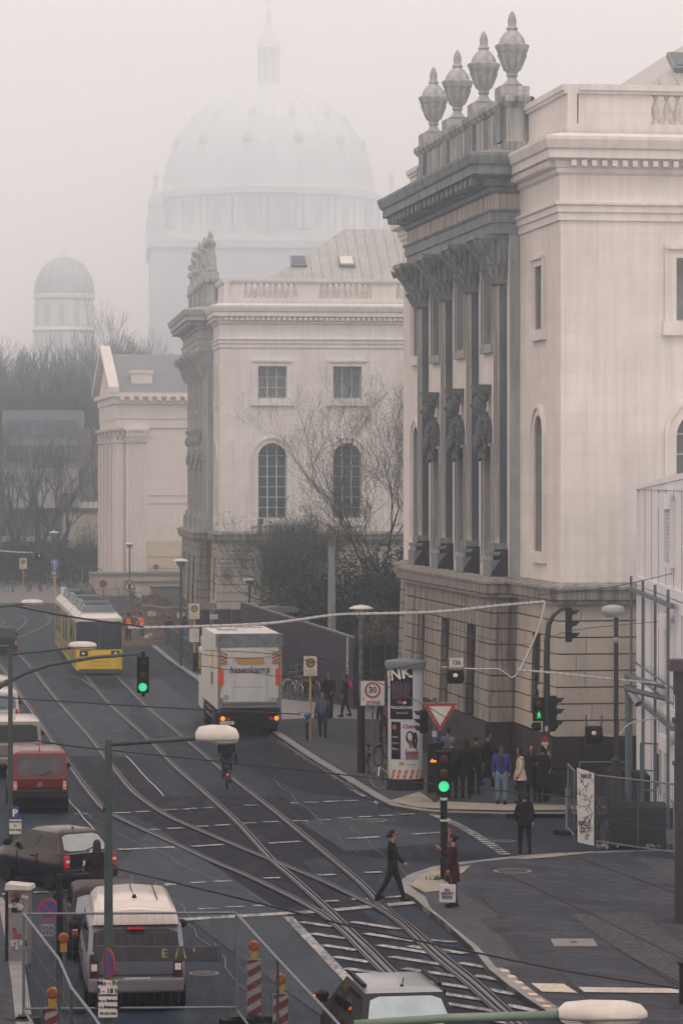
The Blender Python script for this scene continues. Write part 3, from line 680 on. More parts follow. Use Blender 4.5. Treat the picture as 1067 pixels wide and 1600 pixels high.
    for b in bays:
        if kb is None:
            m_ = MB(M('dark sculpture stone', (.11, .135, .155), .9, var=.5, scale=6, bump=.6) if urns else M('pale sculpture stone', (.3, .32, .33), .9, var=.4, scale=6, bump=.6))
            m_.box((-.24, 0, 2.25), (.5, .5, .3), top=(1.25, 1.2))
            m_.sph((-.3, 0, 1.72), (.25, .22, .34)); m_.sph((-.56, 0, 1.7), (.07, .05, .08)); m_.sph((-.42, 0, 1.47), (.14, .13, .1))
            for k in range(9): m_.sph((-.2 + random.uniform(-.15, .1), random.uniform(-.25, .25), 1.95 + random.uniform(-.08, .08)), .12, 8, 6)
            m_.tube([(-.15, 0, 1.5), (-.15, 0, 1.25)], [.14, .17], 10)
            m_.sph((-.12, 0, .95), (.3, .46, .42)); m_.box((-.05, 0, .45), (.4, .8, 1.0), top=(.9, 1.1))
            for k in range(46):
                t = random.random(); a = random.uniform(-1, 1); m_.sph((-.3 - .12 * (1 - abs(a)), a * .38, .25 + .75 * abs(a) ** 1.5 + random.uniform(-.1, .25)), random.uniform(.07, .13), 6, 5)
            for s in (-1, 1):
                for k in range(8): m_.sph((-.2, s * (.42 + random.uniform(-.06, .06)), .9 - k * .14), random.uniform(.07, .11), 6, 5)
            kb = m_.build('keystone_bust', root, (-.4, b, 10.55))
        else:
            c = kb.copy(); COL.objects.link(c); c.parent = root; c.location = (-.4, b, 10.55)
    # --- roof finials
    if urns:
        mu = MB(M('urn stone', (.36, .39, .4), .85, var=.4, scale=2.5, streak=.6, dirt=(.15, .18, .2))); mu.b2(-.48, .48, -.48, .48, -.05, .42); mu.lathe(URN, n=14)
        for k in range(10):
            an = k * math.pi / 5; mu.sph((.46 * math.cos(an), .46 * math.sin(an), 1.66), (.07, .07, .13), 6, 5); mu.tube([(.24 * math.cos(an), .24 * math.sin(an), .98), (.46 * math.cos(an), .46 * math.sin(an), 1.5)], .05, 5)
        fo = mu.build('roof_urn', root, (-.08, cols_u[0], 22.2), auto=45)
        for u in cols_u[1:]: c = fo.copy(); COL.objects.link(c); c.parent = root; c.location = (-.08, u, 22.2)
    else:
        for u in cols_u:
            mu = MB(M('roof statue stone', (.3, .32, .32), .9, var=.4, scale=3)); mu.b2(-.5, .5, -.5, .5, -.05, .5)
            mu.lathe([(.42, .5), (.38, 1.2), (.28, 1.9), (.36, 2.3), (.2, 2.55)], n=10); mu.sph((0, 0, 2.75), (.18, .18, .24))
            for k in range(10): a = random.random() * 6.28; mu.sph((.35 * math.cos(a), .35 * math.sin(a), random.uniform(.6, 2.4)), random.uniform(.12, .26), 6, 5)
            mu.tube([(0, .3, 2.2), (-.1, .7, 2.6), (0, .6, 3.1)], [.12, .1, .06], 6)
            mu.build('roof_statue', root, (-.1, u, 22.2))
    # --- hipped metal roof with standing seams
    rf = MB(M('pale metal roof', (.4, .42, .42), .5, .2, var=.14, scale=.6, streak=.3, dirt=(.2, .22, .22)))
    x0, x1, y0, y1, zr, zt = 1.0, W, 1.0, UE - 1.0, 20.5, 25.6; run = 7.5
    A, B, C, D = (x0, y0, zr), (x1, y0, zr), (x1, y1, zr), (x0, y1, zr); E, G_, H_, I_ = (x0 + run, y0 + run, zt), (x1, y0 + run, zt), (x1, y1 - run, zt), (x0 + run, y1 - run, zt)
    rf.quad(A, B, G_, E); rf.quad(D, A, E, I_); rf.quad(C, D, I_, H_); rf.quad(E, G_, H_, I_)
    k = x0
    while k < x1:
        f = min(1, (k - x0) / run) if k < x0 + run else 1
        rf.tube([(k, y0, zr + .03), (k, y0 + run * f, zr + (zt - zr) * f + .03)], .035, 4) if f > .02 else None
        k += .62
    ro = rf.build('roof', root)
    for v in (5.2, 8.2):
        sk = MB(galv); f = .52; cy, cz = y0 + run * f, zr + (zt - zr) * f
        sl_ = math.atan2(zt - zr, run); sk.box((v, cy, cz + .12), (1.0, 1.1, .2), None, (sl_, 0, 0)); sk.box((v, cy - .02, cz + .24), (.8, .9, .03), glassb if v < 6 else white, (sl_, 0, 0)); sk.build('skylight', ro)
    return root
A1 = R(8.6)
C1 = Vector((6.7, 98.0, 0))
B1 = palace('palace_wing', 'cream stone palace wing with four urns on its roof, rising on the right', C1, A1, 34, 'palace', [4.5, 9.3, 14.1, 18.9], [(2.9, 6.4), (8.2, 11.4), (13, 16.2)], True)
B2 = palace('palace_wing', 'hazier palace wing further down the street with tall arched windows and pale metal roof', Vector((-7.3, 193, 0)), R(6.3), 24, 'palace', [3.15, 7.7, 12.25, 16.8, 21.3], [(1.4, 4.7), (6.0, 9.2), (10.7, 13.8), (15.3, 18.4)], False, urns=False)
# ================================================================== OTHER BUILDINGS
X3, Y3 = Vector((1, 0, 0)), Vector((0, 1, 0))
# --- white columned theatre behind the second palace wing
tw = M('white render', (.72, .68, .65), .8, var=.06, scale=.6, streak=.15, dirt=(.4, .38, .36)); tc_ = M('cream plaster base', (.6, .54, .42), .85, var=.1)
th = empty('theatre', ((198 - CX) * 277 / F, 277, 0), R(9), 'white classical theatre with fluted pilasters and a pediment, left of the hazy palace wing', 'theatre')
mb = MB(tw); TL, TW = 17.0, 22.0
mb.b2(0, TW, 0, TL, 4.4, 14.2); mb.b2(-.001, TW, .001, TL, 0, 4.399, tc_)
mb.b2(-.9, TW, -.12, TL + .3, 14.2, 15.0); mb.b2(-.95, TW, -.2, TL + .35, 15.0, 16.3); mb.b2(-1.4, TW, -.7, TL + .7, 16.9, 17.25); mb.b2(-1.1, TW, -.45, TL + .5, 16.3, 16.9)
k = -.6
while k < 12: mb.b2(k, k + .35, -1.0, -.45, 16.55, 16.88); k += .8
for z in (1.0, 2.0, 3.0, 7.6, 8.3): mb.b2(1.9, TW, -.03, 0, z, z + .08, M('white groove', (.4, .38, .37), .8))
mb.build('wall', th)
mb = MB(M('theatre roof lead', (.17, .18, .2), .6, var=.2, scale=.7))
mb.prism([(0 - .6, 17.25), (TL / 2, 20.9), (TL + .6, 17.25)], -1.0, TW, None, lambda a, b, h: (h, a, b)); rf = mb.build('roof', th)
mb = MB(tw)
for y0, z0, y1, z1 in ((-.8, 17.25, TL / 2, 21.1), (TL + .8, 17.25, TL / 2, 21.1)):
    mb.prism([(y0, z0), (y1, z1), (y1, z1 + .55), (y0, z0 + .5)], -1.6, -.7, None, lambda a, b, h: (h, a, b))
mb.prism([(.3, 17.26), (TL / 2, 20.6), (TL - .3, 17.26)], -1.05, -.96, None, lambda a, b, h: (h, a, b)); mb.build('pediment', th)
mb = MB(tw); mb.b2(.6, 2.4, 1.5, 3.0, 17.3, 19.0); mb.b2(.5, 2.5, 1.4, 3.1, 19.0, 19.25); mb.build('chimney', rf)
for (x, y, wd, ax) in ((0, 0, 1.65, 'x'), (-.5, .2, 1.2, 'y'), (-.5, 4.2, 1.2, 'y'), (-.5, 8.2, 1.2, 'y'), (-.5, 12.0, 1.2, 'y'), (-.5, 15.6, 1.2, 'y')):
    mb = MB(tw); n = 6
    for i in range(n):
        t = i * wd / n
        if ax == 'x': mb.lathe([(wd / n * .42, 1.6), (wd / n * .42, 12.8)], (x + t + wd / n / 2, -.1, 0), 8)
    if ax == 'x': mb.b2(x - .05, x + wd + .05, -.12, -.01, 1.0, 13.0)
    else:
        mb.lathe([(.62, 1.0), (.6, 6), (.5, 12.9)], (x, y + .6, 0), 14)
        for i in range(10): a = i * math.pi / 5; mb.lathe([(.1, 1.2), (.08, 12.8)], (x + .56 * math.cos(a), y + .6 + .56 * math.sin(a), 0), 5)
    p = mb.build('pilaster' if ax == 'x' else 'column', th)
    c_ = MB(tw); cx, cy = (x + wd / 2, -.1) if ax == 'x' else (x, y + .6)
    c_.box((cx, cy, 13.05), (wd + .15, .5 if ax == 'x' else wd, .14)); c_.box((cx, cy, 14.1), (wd + .5, .8 if ax == 'x' else wd + .4, .2))
    for i in range(14 if ax == 'x' else 16):
        a = i * math.pi / 8; px_ = cx + (((i % 7) - 3) * wd / 7 if ax == 'x' else .55 * math.cos(a)); py_ = cy - .2 if ax == 'x' else cy + .55 * math.sin(a); zz = 13.25 + (.42 if i >= 7 and ax == 'x' or i % 2 and ax != 'x' else 0)
        c_.tube([(px_, py_, zz - .1), (px_ + (px_ - cx) * .1, py_ - .1, zz + .25), (px_ + (px_ - cx) * .3, py_ - .25, zz + .32)], [.13, .12, .05], 5)
    c_.build('capital', p)
for y in (3.0, 7.0, 11.0, 14.6):
    for z0, z1 in ((4.5, 6.3), (7.0, 9.0), (1.6, 3.6)):
        mb = MB(M('theatre window frame', (.3, .3, .3), .6)); mb.b2(-.06, .02, y - .6, y + .6, z0, z1, glassd); mb.b2(-.1, .02, y - .75, y - .6, z0, z1); mb.b2(-.1, .02, y + .6, y + .75, z0, z1); mb.b2(-.14, .02, y - .8, y + .8, z1, z1 + .2); mb.build('window', th)
# --- cathedral with its great dome, far away, fog fading put into its colours
dm = M('fog paled dome copper', (.85, .84, .82), .7, var=.1, scale=.08); ds = M('fog paled cathedral stone', (.85, .82, .8), .85, var=.12, scale=.08)
DD = 850.0; kx = DD / F
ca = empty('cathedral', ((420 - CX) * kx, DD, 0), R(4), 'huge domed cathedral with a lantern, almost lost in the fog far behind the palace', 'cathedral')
def zz(py): return H + (HY - py) * kx
r_ = 168 * kx
mb = MB(ds); mb.b2(-r_ * 1.1, r_ * 1.1, -r_ * 1.05, r_ * 1.1, 0, zz(400)); mb.b2(-r_ * 1.13, r_ * 1.13, -r_ * 1.08, r_ * 1.1, zz(400), zz(388)); mb.b2(-r_ * 1.05, r_ * 1.05, -r_ * 1.0, r_, zz(388), zz(372)); mb.build('wall', ca)
mb = MB(ds); mb.lathe([(r_ * 1.0, zz(372)), (r_ * 1.0, zz(318)), (r_ * 1.05, zz(316)), (r_ * 1.05, zz(306)), (r_ * .98, zz(304))], n=64); dr = mb.build('drum', ca)
for k in range(20):
    a = 2 * math.pi * k / 20 + .1; m2 = MB(M('fog paled window', (.66, .64, .62), .5)); m2.T = Matrix.Rotation(a, 4, 'Z'); m2.b2(-1.2, 1.2, -r_ * 1.0 - .15, -r_ * .99, zz(366), zz(330)); m2.build('window', dr)
    m2 = MB(ds); m2.T = Matrix.Rotation(a + math.pi / 20, 4, 'Z')
    for s in (-.9, .9): m2.lathe([(.75, zz(370)), (.7, zz(322)), (.95, zz(319))], (s, -r_ * 1.02, 0), 8)
    m2.build('column', dr)
prof = []
for i in range(15):
    t = i / 14 * math.pi / 2 * .93; prof.append((r_ * .97 * math.cos(t) ** .92, zz(306) + (zz(140) - zz(306)) * math.sin(t)))
mb = MB(dm); mb.lathe(prof, n=64)
for k in range(24):
    a = 2 * math.pi * k / 24; mb.tube([((p[0] + .1) * math.cos(a), (p[0] + .1) * math.sin(a), p[1]) for p in prof], .55, 5)
do = mb.build('dome', ca, auto=60)
for k in range(12):
    a = 2 * math.pi * (k + .5) / 12
    for z_, sc_ in ((230, 1.0), (190, .7)):
        t = math.asin((zz(z_) - zz(306)) / (zz(140) - zz(306))); rr = r_ * .97 * math.cos(t) ** .92; m2 = MB(M('fog paled dormer', (.7, .7, .69), .6)); m2.sph((rr * math.sin(a), -rr * math.cos(a), zz(z_)), (1.5 * sc_, 1.5 * sc_, 1.9 * sc_), 8, 6); m2.build('dormer', do)
mb = MB(dm); zl = prof[-1][1]; mb.lathe([(4.6, zl - .8), (4.4, zl + .5), (3.3, zl + .8), (3.1, zl + 1.6)], n=16)
for k in range(8): a = k * math.pi / 4; mb.lathe([(.42, zl + 1.4), (.42, zz(76))], (2.6 * math.cos(a), 2.6 * math.sin(a), 0), 6)
mb.lathe([(1.5, zl + 1.4), (1.5, zz(76))], n=10); mb.lathe([(3.3, zz(76)), (3.3, zz(70)), (2.8, zz(64)), (1.7, zz(48)), (.7, zz(38)), (.5, zz(30)), (.8, zz(26)), (.8, zz(20)), (.2, zz(14)), (.12, zz(-8))], n=12); mb.b2(-1.1, 1.1, -.12, .12, zz(3), zz(1)); mb.build('lantern', ca, auto=50)
for sx in (-1, 1):
    for sy in (-1, 1):
        mb = MB(ds); cx_, cy_ = sx * r_ * 1.06, sy * r_ * .98; mb.b2(cx_ - 2.1, cx_ + 2.1, cy_ - 2.1, cy_ + 2.1, zz(400), zz(352)); mb.lathe([(1.8, zz(352)), (1.5, zz(338)), (1.9, zz(336)), (1.4, zz(322)), (.6, zz(312)), (.5, zz(300)), (.9, zz(292)), (.2, zz(282))], (cx_, cy_, 0), 10)
        for k in range(6): a = k * math.pi / 3; mb.lathe([(.3, zz(352)), (.3, zz(330))], (cx_ + 1.7 * math.cos(a), cy_ + 1.7 * math.sin(a), 0), 5)
        mb.build('corner_turret', ca)
# --- smaller domed tower; fog fading also in its wall and window colours
D2 = 640.0; k2 = D2 / F
tt = empty('domed_tower', ((101 - CX) * k2, D2, 0), 0, 'smaller round tower with a ribbed dome and thin spire in the fog, above the trees', 'tower')
z2 = lambda py: H + (HY - py) * k2; rr = 46 * k2
mb = MB(ds); mb.lathe([(rr * 1.04, 0), (rr * 1.04, z2(520)), (rr * 1.1, z2(517)), (rr * 1.0, z2(512)), (rr * .98, z2(470)), (rr * 1.05, z2(467)), (rr * 1.05, z2(462)), (rr * .98, z2(460))], n=32); mb.build('wall', tt)
for k in range(12):
    a = 2 * math.pi * k / 12; m2 = MB(M('fog paled window', (.66, .64, .62), .5)); m2.T = Matrix.Rotation(a, 4, 'Z'); m2.b2(-.55, .55, -rr * 1.0 - .1, -rr * .95, z2(508), z2(476)); m2.build('window', tt)
pr = [(rr * math.cos(t), z2(460) + (z2(402) - z2(460)) * math.sin(t)) for t in [i / 9 * math.pi / 2 * .96 for i in range(10)]]
mb = MB(M('tower dome copper', (.5, .5, .49), .7, var=.12, scale=.3)); mb.lathe(pr, n=32)
for k in range(12): a = 2 * math.pi * k / 12; mb.tube([((p[0] + .05) * math.cos(a), (p[0] + .05) * math.sin(a), p[1]) for p in pr], .16, 4)
mb.build('dome', tt, auto=50); mb = MB(dm); mb.lathe([(.6, z2(403)), (.5, z2(398)), (.12, z2(394)), (.06, z2(378))], n=8); mb.b2(-.45, .45, -.06, .06, z2(386), z2(384)); mb.build('spire', tt)
# --- modern glazed block behind the trees
def block(name, label, px0, px1, d, ztop, dep, mats, floors, cols, cat='building', rz=0, roofh=.5, setin=.12):
    x0, x1 = (px0 - CX) * d / F, (px1 - CX) * d / F; o = empty(name, (x0, d, 0), rz, label, cat); W_ = x1 - x0
    wm, gm = mats; mb = MB(wm); n = floors; fh = ztop / n; cw = W_ / cols
    ops = [((i + .5) * cw, cw * .62, j * fh + fh * .3, j * fh + fh * .85, False) for i in range(cols) for j in range(n)]
    wall(mb, (0, 0, 0), X3, -Y3, W_, 0, ztop, ops, .25); mb.quad((0, 0, 0), (0, dep, 0), (0, dep, ztop), (0, 0, ztop)); mb.quad((W_, 0, 0), (W_, dep, 0), (W_, dep, ztop), (W_, 0, ztop)); mb.quad((0, dep, 0), (W_, dep, 0), (W_, dep, ztop), (0, dep, ztop)); mb.build('wall', o)
    mb = MB(wm); mb.b2(-.3, W_ + .3, -.3, dep + .3, ztop + .002, ztop + roofh); mb.build('roof', o)
    for op in ops: window(o, (0, 0, 0), X3, -Y3, op, .25, 2, 2, galv, gm, 0)
    return o
mo = empty('modern_building', ((2 - CX) * .064, 320, 0), R(3), 'modern block with a pale concrete band above teal glazing, behind the bare trees', 'building')
ft = F / 320.0; zq = lambda py: H + (HY - py) / ft; wq = lambda px: (px - 2) / ft
mb = MB(M('pale concrete slab', (.45, .45, .44), .8, var=.12, scale=.4, streak=.5)); mb.b2(0, wq(100), -1.2, 12, zq(794), zq(770)); mb.b2(0, wq(124), .3, 12, zq(770), zq(732)); mb.b2(0, wq(100), -.2, 12, zq(846), zq(838), M('mint band', (.3, .42, .4), .7)); mb.b2(wq(98), wq(160), .5, 13, 0, zq(800), M('cream stucco', (.5, .45, .35), .85, var=.1)); mb.b2(wq(98), wq(160), .3, 13, zq(800), zq(794), galvd)
mb.b2(wq(126), wq(170), 2, 14, zq(790), zq(668), M('brown tower render', (.16, .15, .16), .85, var=.25, scale=.4, streak=.6)); mb.b2(0, wq(126), 3, 14, zq(732), zq(640), M('dim block render', (.2, .21, .23), .85, var=.2))
mb.b2(wq(124), wq(152), .45, .5, zq(796), zq(784), white); mb.b2(0, wq(100), 1, 12, 0, zq(794), M('teal curtain wall', (.05, .12, .15), .2, var=.3)); mb.build('wall', mo)
for i in range(5):
    for j, (a, b) in enumerate(((838, 796), (872, 848), (900, 876))):
        m2 = MB(M('curtain wall frame', (.2, .25, .27), .5, .5)); x0, x1 = wq(10 + i * 18), wq(25 + i * 18); m2.b2(x0, x0 + .15, .85, 1, zq(a), zq(b)); m2.b2(x1 - .15, x1, .85, 1, zq(a), zq(b)); m2.b2(x0, x1, .86, 1, zq(b) - .15, zq(b)); m2.b2((x0 + x1) / 2 - .05, (x0 + x1) / 2 + .05, .87, 1, zq(a), zq(b)); wo = m2.build('window', mo); MB(glassb).b2(x0 + .15, x1 - .15, .93, .97, zq(a), zq(b) - .15).build('pane', wo)
for i in range(6):
    for j in range(2):
        m2 = MB(galvd); x0 = wq(8 + i * 19); z0 = zq(722 - j * 40); m2.b2(x0, x0 + 1.0, 2.86, 3.0, z0, z0 + 1.7); wo = m2.build('window', mo); MB(glassb).b2(x0 + .1, x0 + .9, 2.82, 2.86, z0 + .1, z0 + 1.6).build('pane', wo)
m2 = MB(offw); m2.b2(wq(126), wq(143), .42, .5, zq(866), zq(836)); m2.b2(wq(128), wq(141), .36, .42, zq(866), zq(838), M('niche grey', (.3, .29, .27), .8)); m2.build('doorway', mo)
block('apartment_block', 'long grey block seen faintly through the fog behind the bare trees', -160, 175, 430, 21, 20, (M('fog paled grey render', (.36, .37, .39), .85, var=.15, scale=.1), M('fog paled glass', (.25, .27, .3), .5)), 7, 16)  # wall and glass colours paled to blend into the fog
block('office_block', 'distant dark block with small windows, filling the gap behind the theatre', 150, 300, 470, 22, 15, (M('fog paled brown render', (.42, .4, .4), .85, var=.15, scale=.1), M('fog paled glass', (.25, .27, .3), .5)), 6, 8)  # fog fading put into the wall and glass colours
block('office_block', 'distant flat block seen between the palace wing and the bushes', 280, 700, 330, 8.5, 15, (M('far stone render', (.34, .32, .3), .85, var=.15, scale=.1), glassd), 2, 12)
# --- white stacked site cabins at the right edge
cp = Vector((8.85, 95.4, 0)); cab = empty('site_cabin_stack', cp, R(-.5), 'white three storey stack of site cabins at the right edge', 'site cabins')
cw_ = M('white cabin sheet', (.78, .83, .88), .5, var=.05, scale=1, streak=.12, dirt=(.4, .42, .45)); cwj = M('cabin seam', (.25, .28, .31), .6)
for j in range(3):
    z0 = .25 + j * 3.2; mb = MB(cw_); mb.b2(0, 6, -14, 0, z0 + .25, z0 + 2.85)
    mb.b2(-.06, 6, -14.05, .05, z0, z0 + .25); mb.b2(-.06, 6, -14.05, .05, z0 + 2.85, z0 + 3.16); mb.b2(-.07, .1, -.15, .06, z0 + .25, z0 + 2.85); 
    for k in range(6): mb.b2(-.012, 0, -2.2 - k * 2.2, -2.14 - k * 2.2, z0 + .25, z0 + 2.85, cwj)
    mb.build('cabin', cab)
    mb = MB(cw_)
    for y in (-10.6,): mb.b2(-.14, 0, y - .75, y + .75, z0 + .8, z0 + 2.55)
    lo = mb.build('roller_shutter', cab); m2 = MB(M('shutter slat', (.5, .53, .56), .5))
    for y in (-10.6,):
        for i in range(14): m2.b2(-.17, -.14, y - .6, y + .6, z0 + .95 + i * .1, z0 + 1.02 + i * .1)
        m2.b2(-.3, -.141, y - .8, y + .8, z0 + 2.35, z0 + 2.75, cw_)
    m2.build('slats', lo)
mb = MB(cw_); mb.prism([(.2, 9.62), (-14.4, 9.95), (-14.4, 9.8), (.2, 9.47)], -.1, 6.3, None, lambda a, b, h: (h * 1, a, b)); mb.build('roof', cab)
mb = MB(offw); mb.b2(-.05, 0, -7.4, -6.4, 1.1, 2.4); wo = mb.build('window_frame', cab); MB(glassd).b2(-.07, -.05, -7.2, -6.6, 1.3, 2.2).build('pane', wo)
mb = MB(offw); mb.b2(-.05, 0, -10.2, -9.2, .3, 2.7); do_ = mb.build('door', cab); MB(black).b2(-.12, -.05, -9.4, -9.3, 1.2, 1.35).build('handle', do_)
sc = empty('access_scaffold', cp + Vector((-.22, 0, 0)), R(-.5), 'blue grey steel gallery frame standing in front of the white cabins', 'scaffold')
bl = M('blue grey steel', (.1, .145, .18), .5, .4, var=.2)
for y in (.1, -4.0, -7.9, -11.7): MB(bl).tube([(0, y, 0), (0, y, 6.9)], .042, 6).build('post', sc)
mb = MB(bl)
for z in (3.3, 6.45): mb.b2(-.04, .04, -13, .05, z, z + .12)
mb.build('beam', sc); mb = MB(bl)
for z in (4.0, 4.4): mb.tube([(0, -13, z), (0, 0, z)], .03, 5)
mb.build('rail', sc)
# conduits carried from the cabins
o = empty('conduit_frame', Vector(((981 - CX) * 88 / F, 88, 0)), 0, 'blue grey post with two pipes running right towards the cabins and a camera below', 'pipe frame')
s88 = F / 88; zc_ = lambda py: H - (py - HY) / s88
mb = MB(bl); mb.tube([(0, 0, 0), (0, 0, zc_(1075))], .09, 8); mb.build('post', o)
for (y0, y1) in ((1057, 1078), (1076, 1096)):
    mb = MB(bl); mb.tube([(-.05, 0, zc_(y0)), (1.7, -2.2, zc_(y1))], .08, 8); mb.lathe([(.12, -.05), (.12, .1)], (-.05, 0, zc_(y0)), 8, axis='X'); mb.build('pipe', o)
mb = MB(offw); mb.tube([(.05, -.05, zc_(1078)), (.25, -.2, zc_(1098))], .1, 10); mb.tube([(.25, -.2, zc_(1098)), (.27, -.22, zc_(1100))], .105, 10, black); mb.build('security_camera', o)
# dark gate pillar and pale concrete pillar at the right edge
o = empty('gate_pillar', Vector(((1066 - CX) * 70 / F, 70, 0)), 0, 'tall dark stone pillar with stepped blocks cut off by the right edge', 'pillar')
zp = lambda py: H - (py - HY) * 70 / F
mb = MB(M('dark pillar stone', (.04, .035, .045), .8, var=.3, scale=2)); 
for (a, b, h) in ((1268, 1196, .15), (1196, 1190, .19), (1190, 1130, .14), (1130, 1122, .2), (1122, 1085, .13), (1085, 1048, .17)): mb.b2(-h - .02, h + .1, -.2, .2, zp(a), zp(b))
mb.b2(-.15, .35, -.3, .3, 0, zp(1268)); mb.build('shaft', o); mb = MB(M('pillar capstone', (.07, .06, .08), .7)); mb.b2(-.3, .3, -.3, .3, zp(1048), zp(1030)); mb.build('capstone', o)
o = empty('concrete_pier', g(1066, 1345), 0, 'pale concrete pier below the dark pillar', 'pier'); o.location.x += .1
mb = MB(concrete); mb.b2(-.32, .5, -.25, .25, 0, 1.45); mb.build('body', o, bevel=.02); mb = MB(concrete); mb.b2(-.38, .56, -.31, .31, 1.452, 1.56); mb.build('capstone', o)
# ================================================================== HOARDING, GATE, PIT
def fence_run(name, label, a, b, h, mat, cat='fence', post=None, step=2.5, th=.06):
    A, B = a.copy(), b.copy(); t = B - A; Ln = t.length; o = empty(name, A, math.atan2(t.y, t.x), label, cat)
    return o, Ln
pu = M('dark violet painted board', (.02, .02, .045), .6, var=.2, scale=.8, streak=.3, dirt=(.05, .05, .09))
a, b = g(553, 1110, KZ), g(377, 1028, KZ); b.z = a.z
o, Ln = fence_run('hoarding', 'long dark violet board hoarding along the pavement behind the parked bicycles', a, b, 3, pu)
n = int(Ln / 2.5)
for i in range(n):
    mb = MB(pu); x0, x1 = i * Ln / n, (i + 1) * Ln / n; mb.b2(x0 + .01, x1 - .01, -.03, .03, .05, 3.0); mb.b2(x0 + 1.2, x0 + 1.21, .03, .036, .05, 3.0, black); mb.build('panel', o)
mb = MB(M('hoarding cap rail', (.14, .15, .18), .5)); mb.b2(0, Ln, -.06, .06, 3.002, 3.08); mb.build('cap_rail', o)
# poster and pale notice hung on it
d_ = 134.8; P_ = at(548, 1025, d_); o = empty('poster', P_, 0, 'white torn poster with a black figure sketch on the end of the hoarding', 'poster')
mb = MB(offw); mb.prism([(-.2, -.75), (.22, -.85), (.24, .75), (-.18, .8)], -.02, .02, None, lambda x, y, h: (x, h, y)); mb.tube([(-.05, -.03, .5), (.05, -.03, .1), (-.1, -.03, -.3), (.08, -.03, -.6)], .03, 4, black); mb.build('sheet', o)
# gate and dark fence pieces between hoarding and palace
gx0, gx1 = g(556, 1108, KZ), g(622, 1100, KZ)
o, Ln = fence_run('mesh_gate', 'dark tall gate with vertical bars between the hoarding and the rusticated wall', gx0, gx1, 3, black, 'gate')
gm_ = M('gate dark paint', (.03, .04, .05), .5, .3, var=.2)
for i in range(3):
    mb = MB(gm_); x0, x1 = i * Ln / 3, (i + 1) * Ln / 3 - .03
    mb.b2(x0, x0 + .08, -.04, .04, 0, 3.1); mb.b2(x1 - .08, x1, -.04, .04, 0, 3.1); mb.b2(x0, x1, -.03, .03, 2.95, 3.05); mb.b2(x0, x1, -.03, .03, .3, .38); mb.b2(x0, x1, -.025, .025, 1.5, 1.58)
    k = x0 + .1
    while k < x1: mb.b2(k, k + .025, -.012, .012, .3, 3.0); k += .13
    mb.b2(x0, x1, .05, .07, .1, 2.6, M('gate backing', (.015, .015, .02), .8)); mb.build('gate_leaf', o)
# bus shelter glimpsed behind the truck
o = empty('bus_shelter', g(432, 1026, KZ), R(8), 'small shelter with a curved grey roof, showing above the truck', 'shelter')
mb = MB(galv); mb.prism([(-1.6, 2.5), (-1.0, 2.68), (0, 2.75), (1.0, 2.68), (1.6, 2.5), (1.6, 2.42), (-1.6, 2.42)], -1, 1, None, lambda a, b, h: (a, h, b)); mb.build('roof', o)
for x in (-1.45, 1.45): MB(galvd).tube([(x, -.8, 0), (x, -.8, 2.45)], .05, 6).build('post', o)
MB(glassd).b2(-1.4, 1.4, .85, .88, .2, 2.4).build('glass_wall', o)
# rooftop box beside it, yellow railing on the wall behind
o = empty('yellow_railing', g(425, 1003, KZ), R(5), 'row of yellow rail bars above the hoarding by the bushes', 'railing')
for i in range(22): MB(yell).b2(-.02 + i * .12, .02 + i * .12, -.02, .02, 0, 2.9).build('bar', o)
MB(M('railing stone cap', (.4, .38, .3), .8)).b2(-.1, 2.7, -.1, .1, 2.9, 3.05).build('top_rail', o)
# low pale wall and steps in front of the theatre
o = empty('low_wall', g(142, 931), R(6), 'low pale stone wall with stepped top below the theatre, behind the tram roof', 'wall')
mb = MB(M('pale wall stone', (.42, .38, .31), .85, var=.12, streak=.5, dirt=(.2, .2, .2))); mb.b2(0, 11, 0, 4, 0, 1.7); mb.b2(3, 10, -.4, 0, 0, 1.1); mb.build('body', o)
mb = MB(M('wall cap dark', (.14, .15, .15), .7)); mb.b2(-.1, 11.1, -.1, 4, 1.702, 1.9); mb.b2(2.9, 10.1, -.5, -.01, 1.1, 1.25); mb.build('capstone', o)
o = empty('utility_kiosk', g(216, 922), R(6), 'grey green kiosk with a sloping roof in front of the theatre pilaster', 'kiosk')
mb = MB(M('kiosk grey', (.2, .23, .22), .7, var=.15)); mb.b2(-.2, 4.4, 0, 2.6, 0, 1.5); mb.build('body', o); mb = MB(M('kiosk roof', (.13, .16, .16), .6)); mb.prism([(-.4, 1.5), (.1, 2.1), (3.9, 2.1), (4.6, 1.5)], -.2, 2.8, None, lambda a, b, h: (a, h, b)); mb.build('roof', o)
o = empty('concrete_wall', g(236, 965), R(6), 'long grey concrete parapet behind the excavated earth', 'wall')
mb = MB(M('grey parapet', (.2, .22, .23), .85, var=.15, streak=.4)); mb.b2(0, 9.5, 0, .5, 0, 2.1); mb.build('body', o); MB(galvd).b2(-.1, 9.6, -.05, .55, 2.102, 2.2).build('capstone', o)
o = empty('site_wall', g(330, 1002), R(8), 'grey base wall with dark openings below the hazy palace wing', 'wall')
mb = MB(M('grey parapet', (.2, .22, .23))); mb.b2(-1.4, 4, 0, .5, 0, 2.3); mb.build('body', o)
for i in range(3): MB(black).b2(-.9 + i * 1.3, -.1 + i * 1.3, -.03, 0, .2, 2.0).build('opening', o)
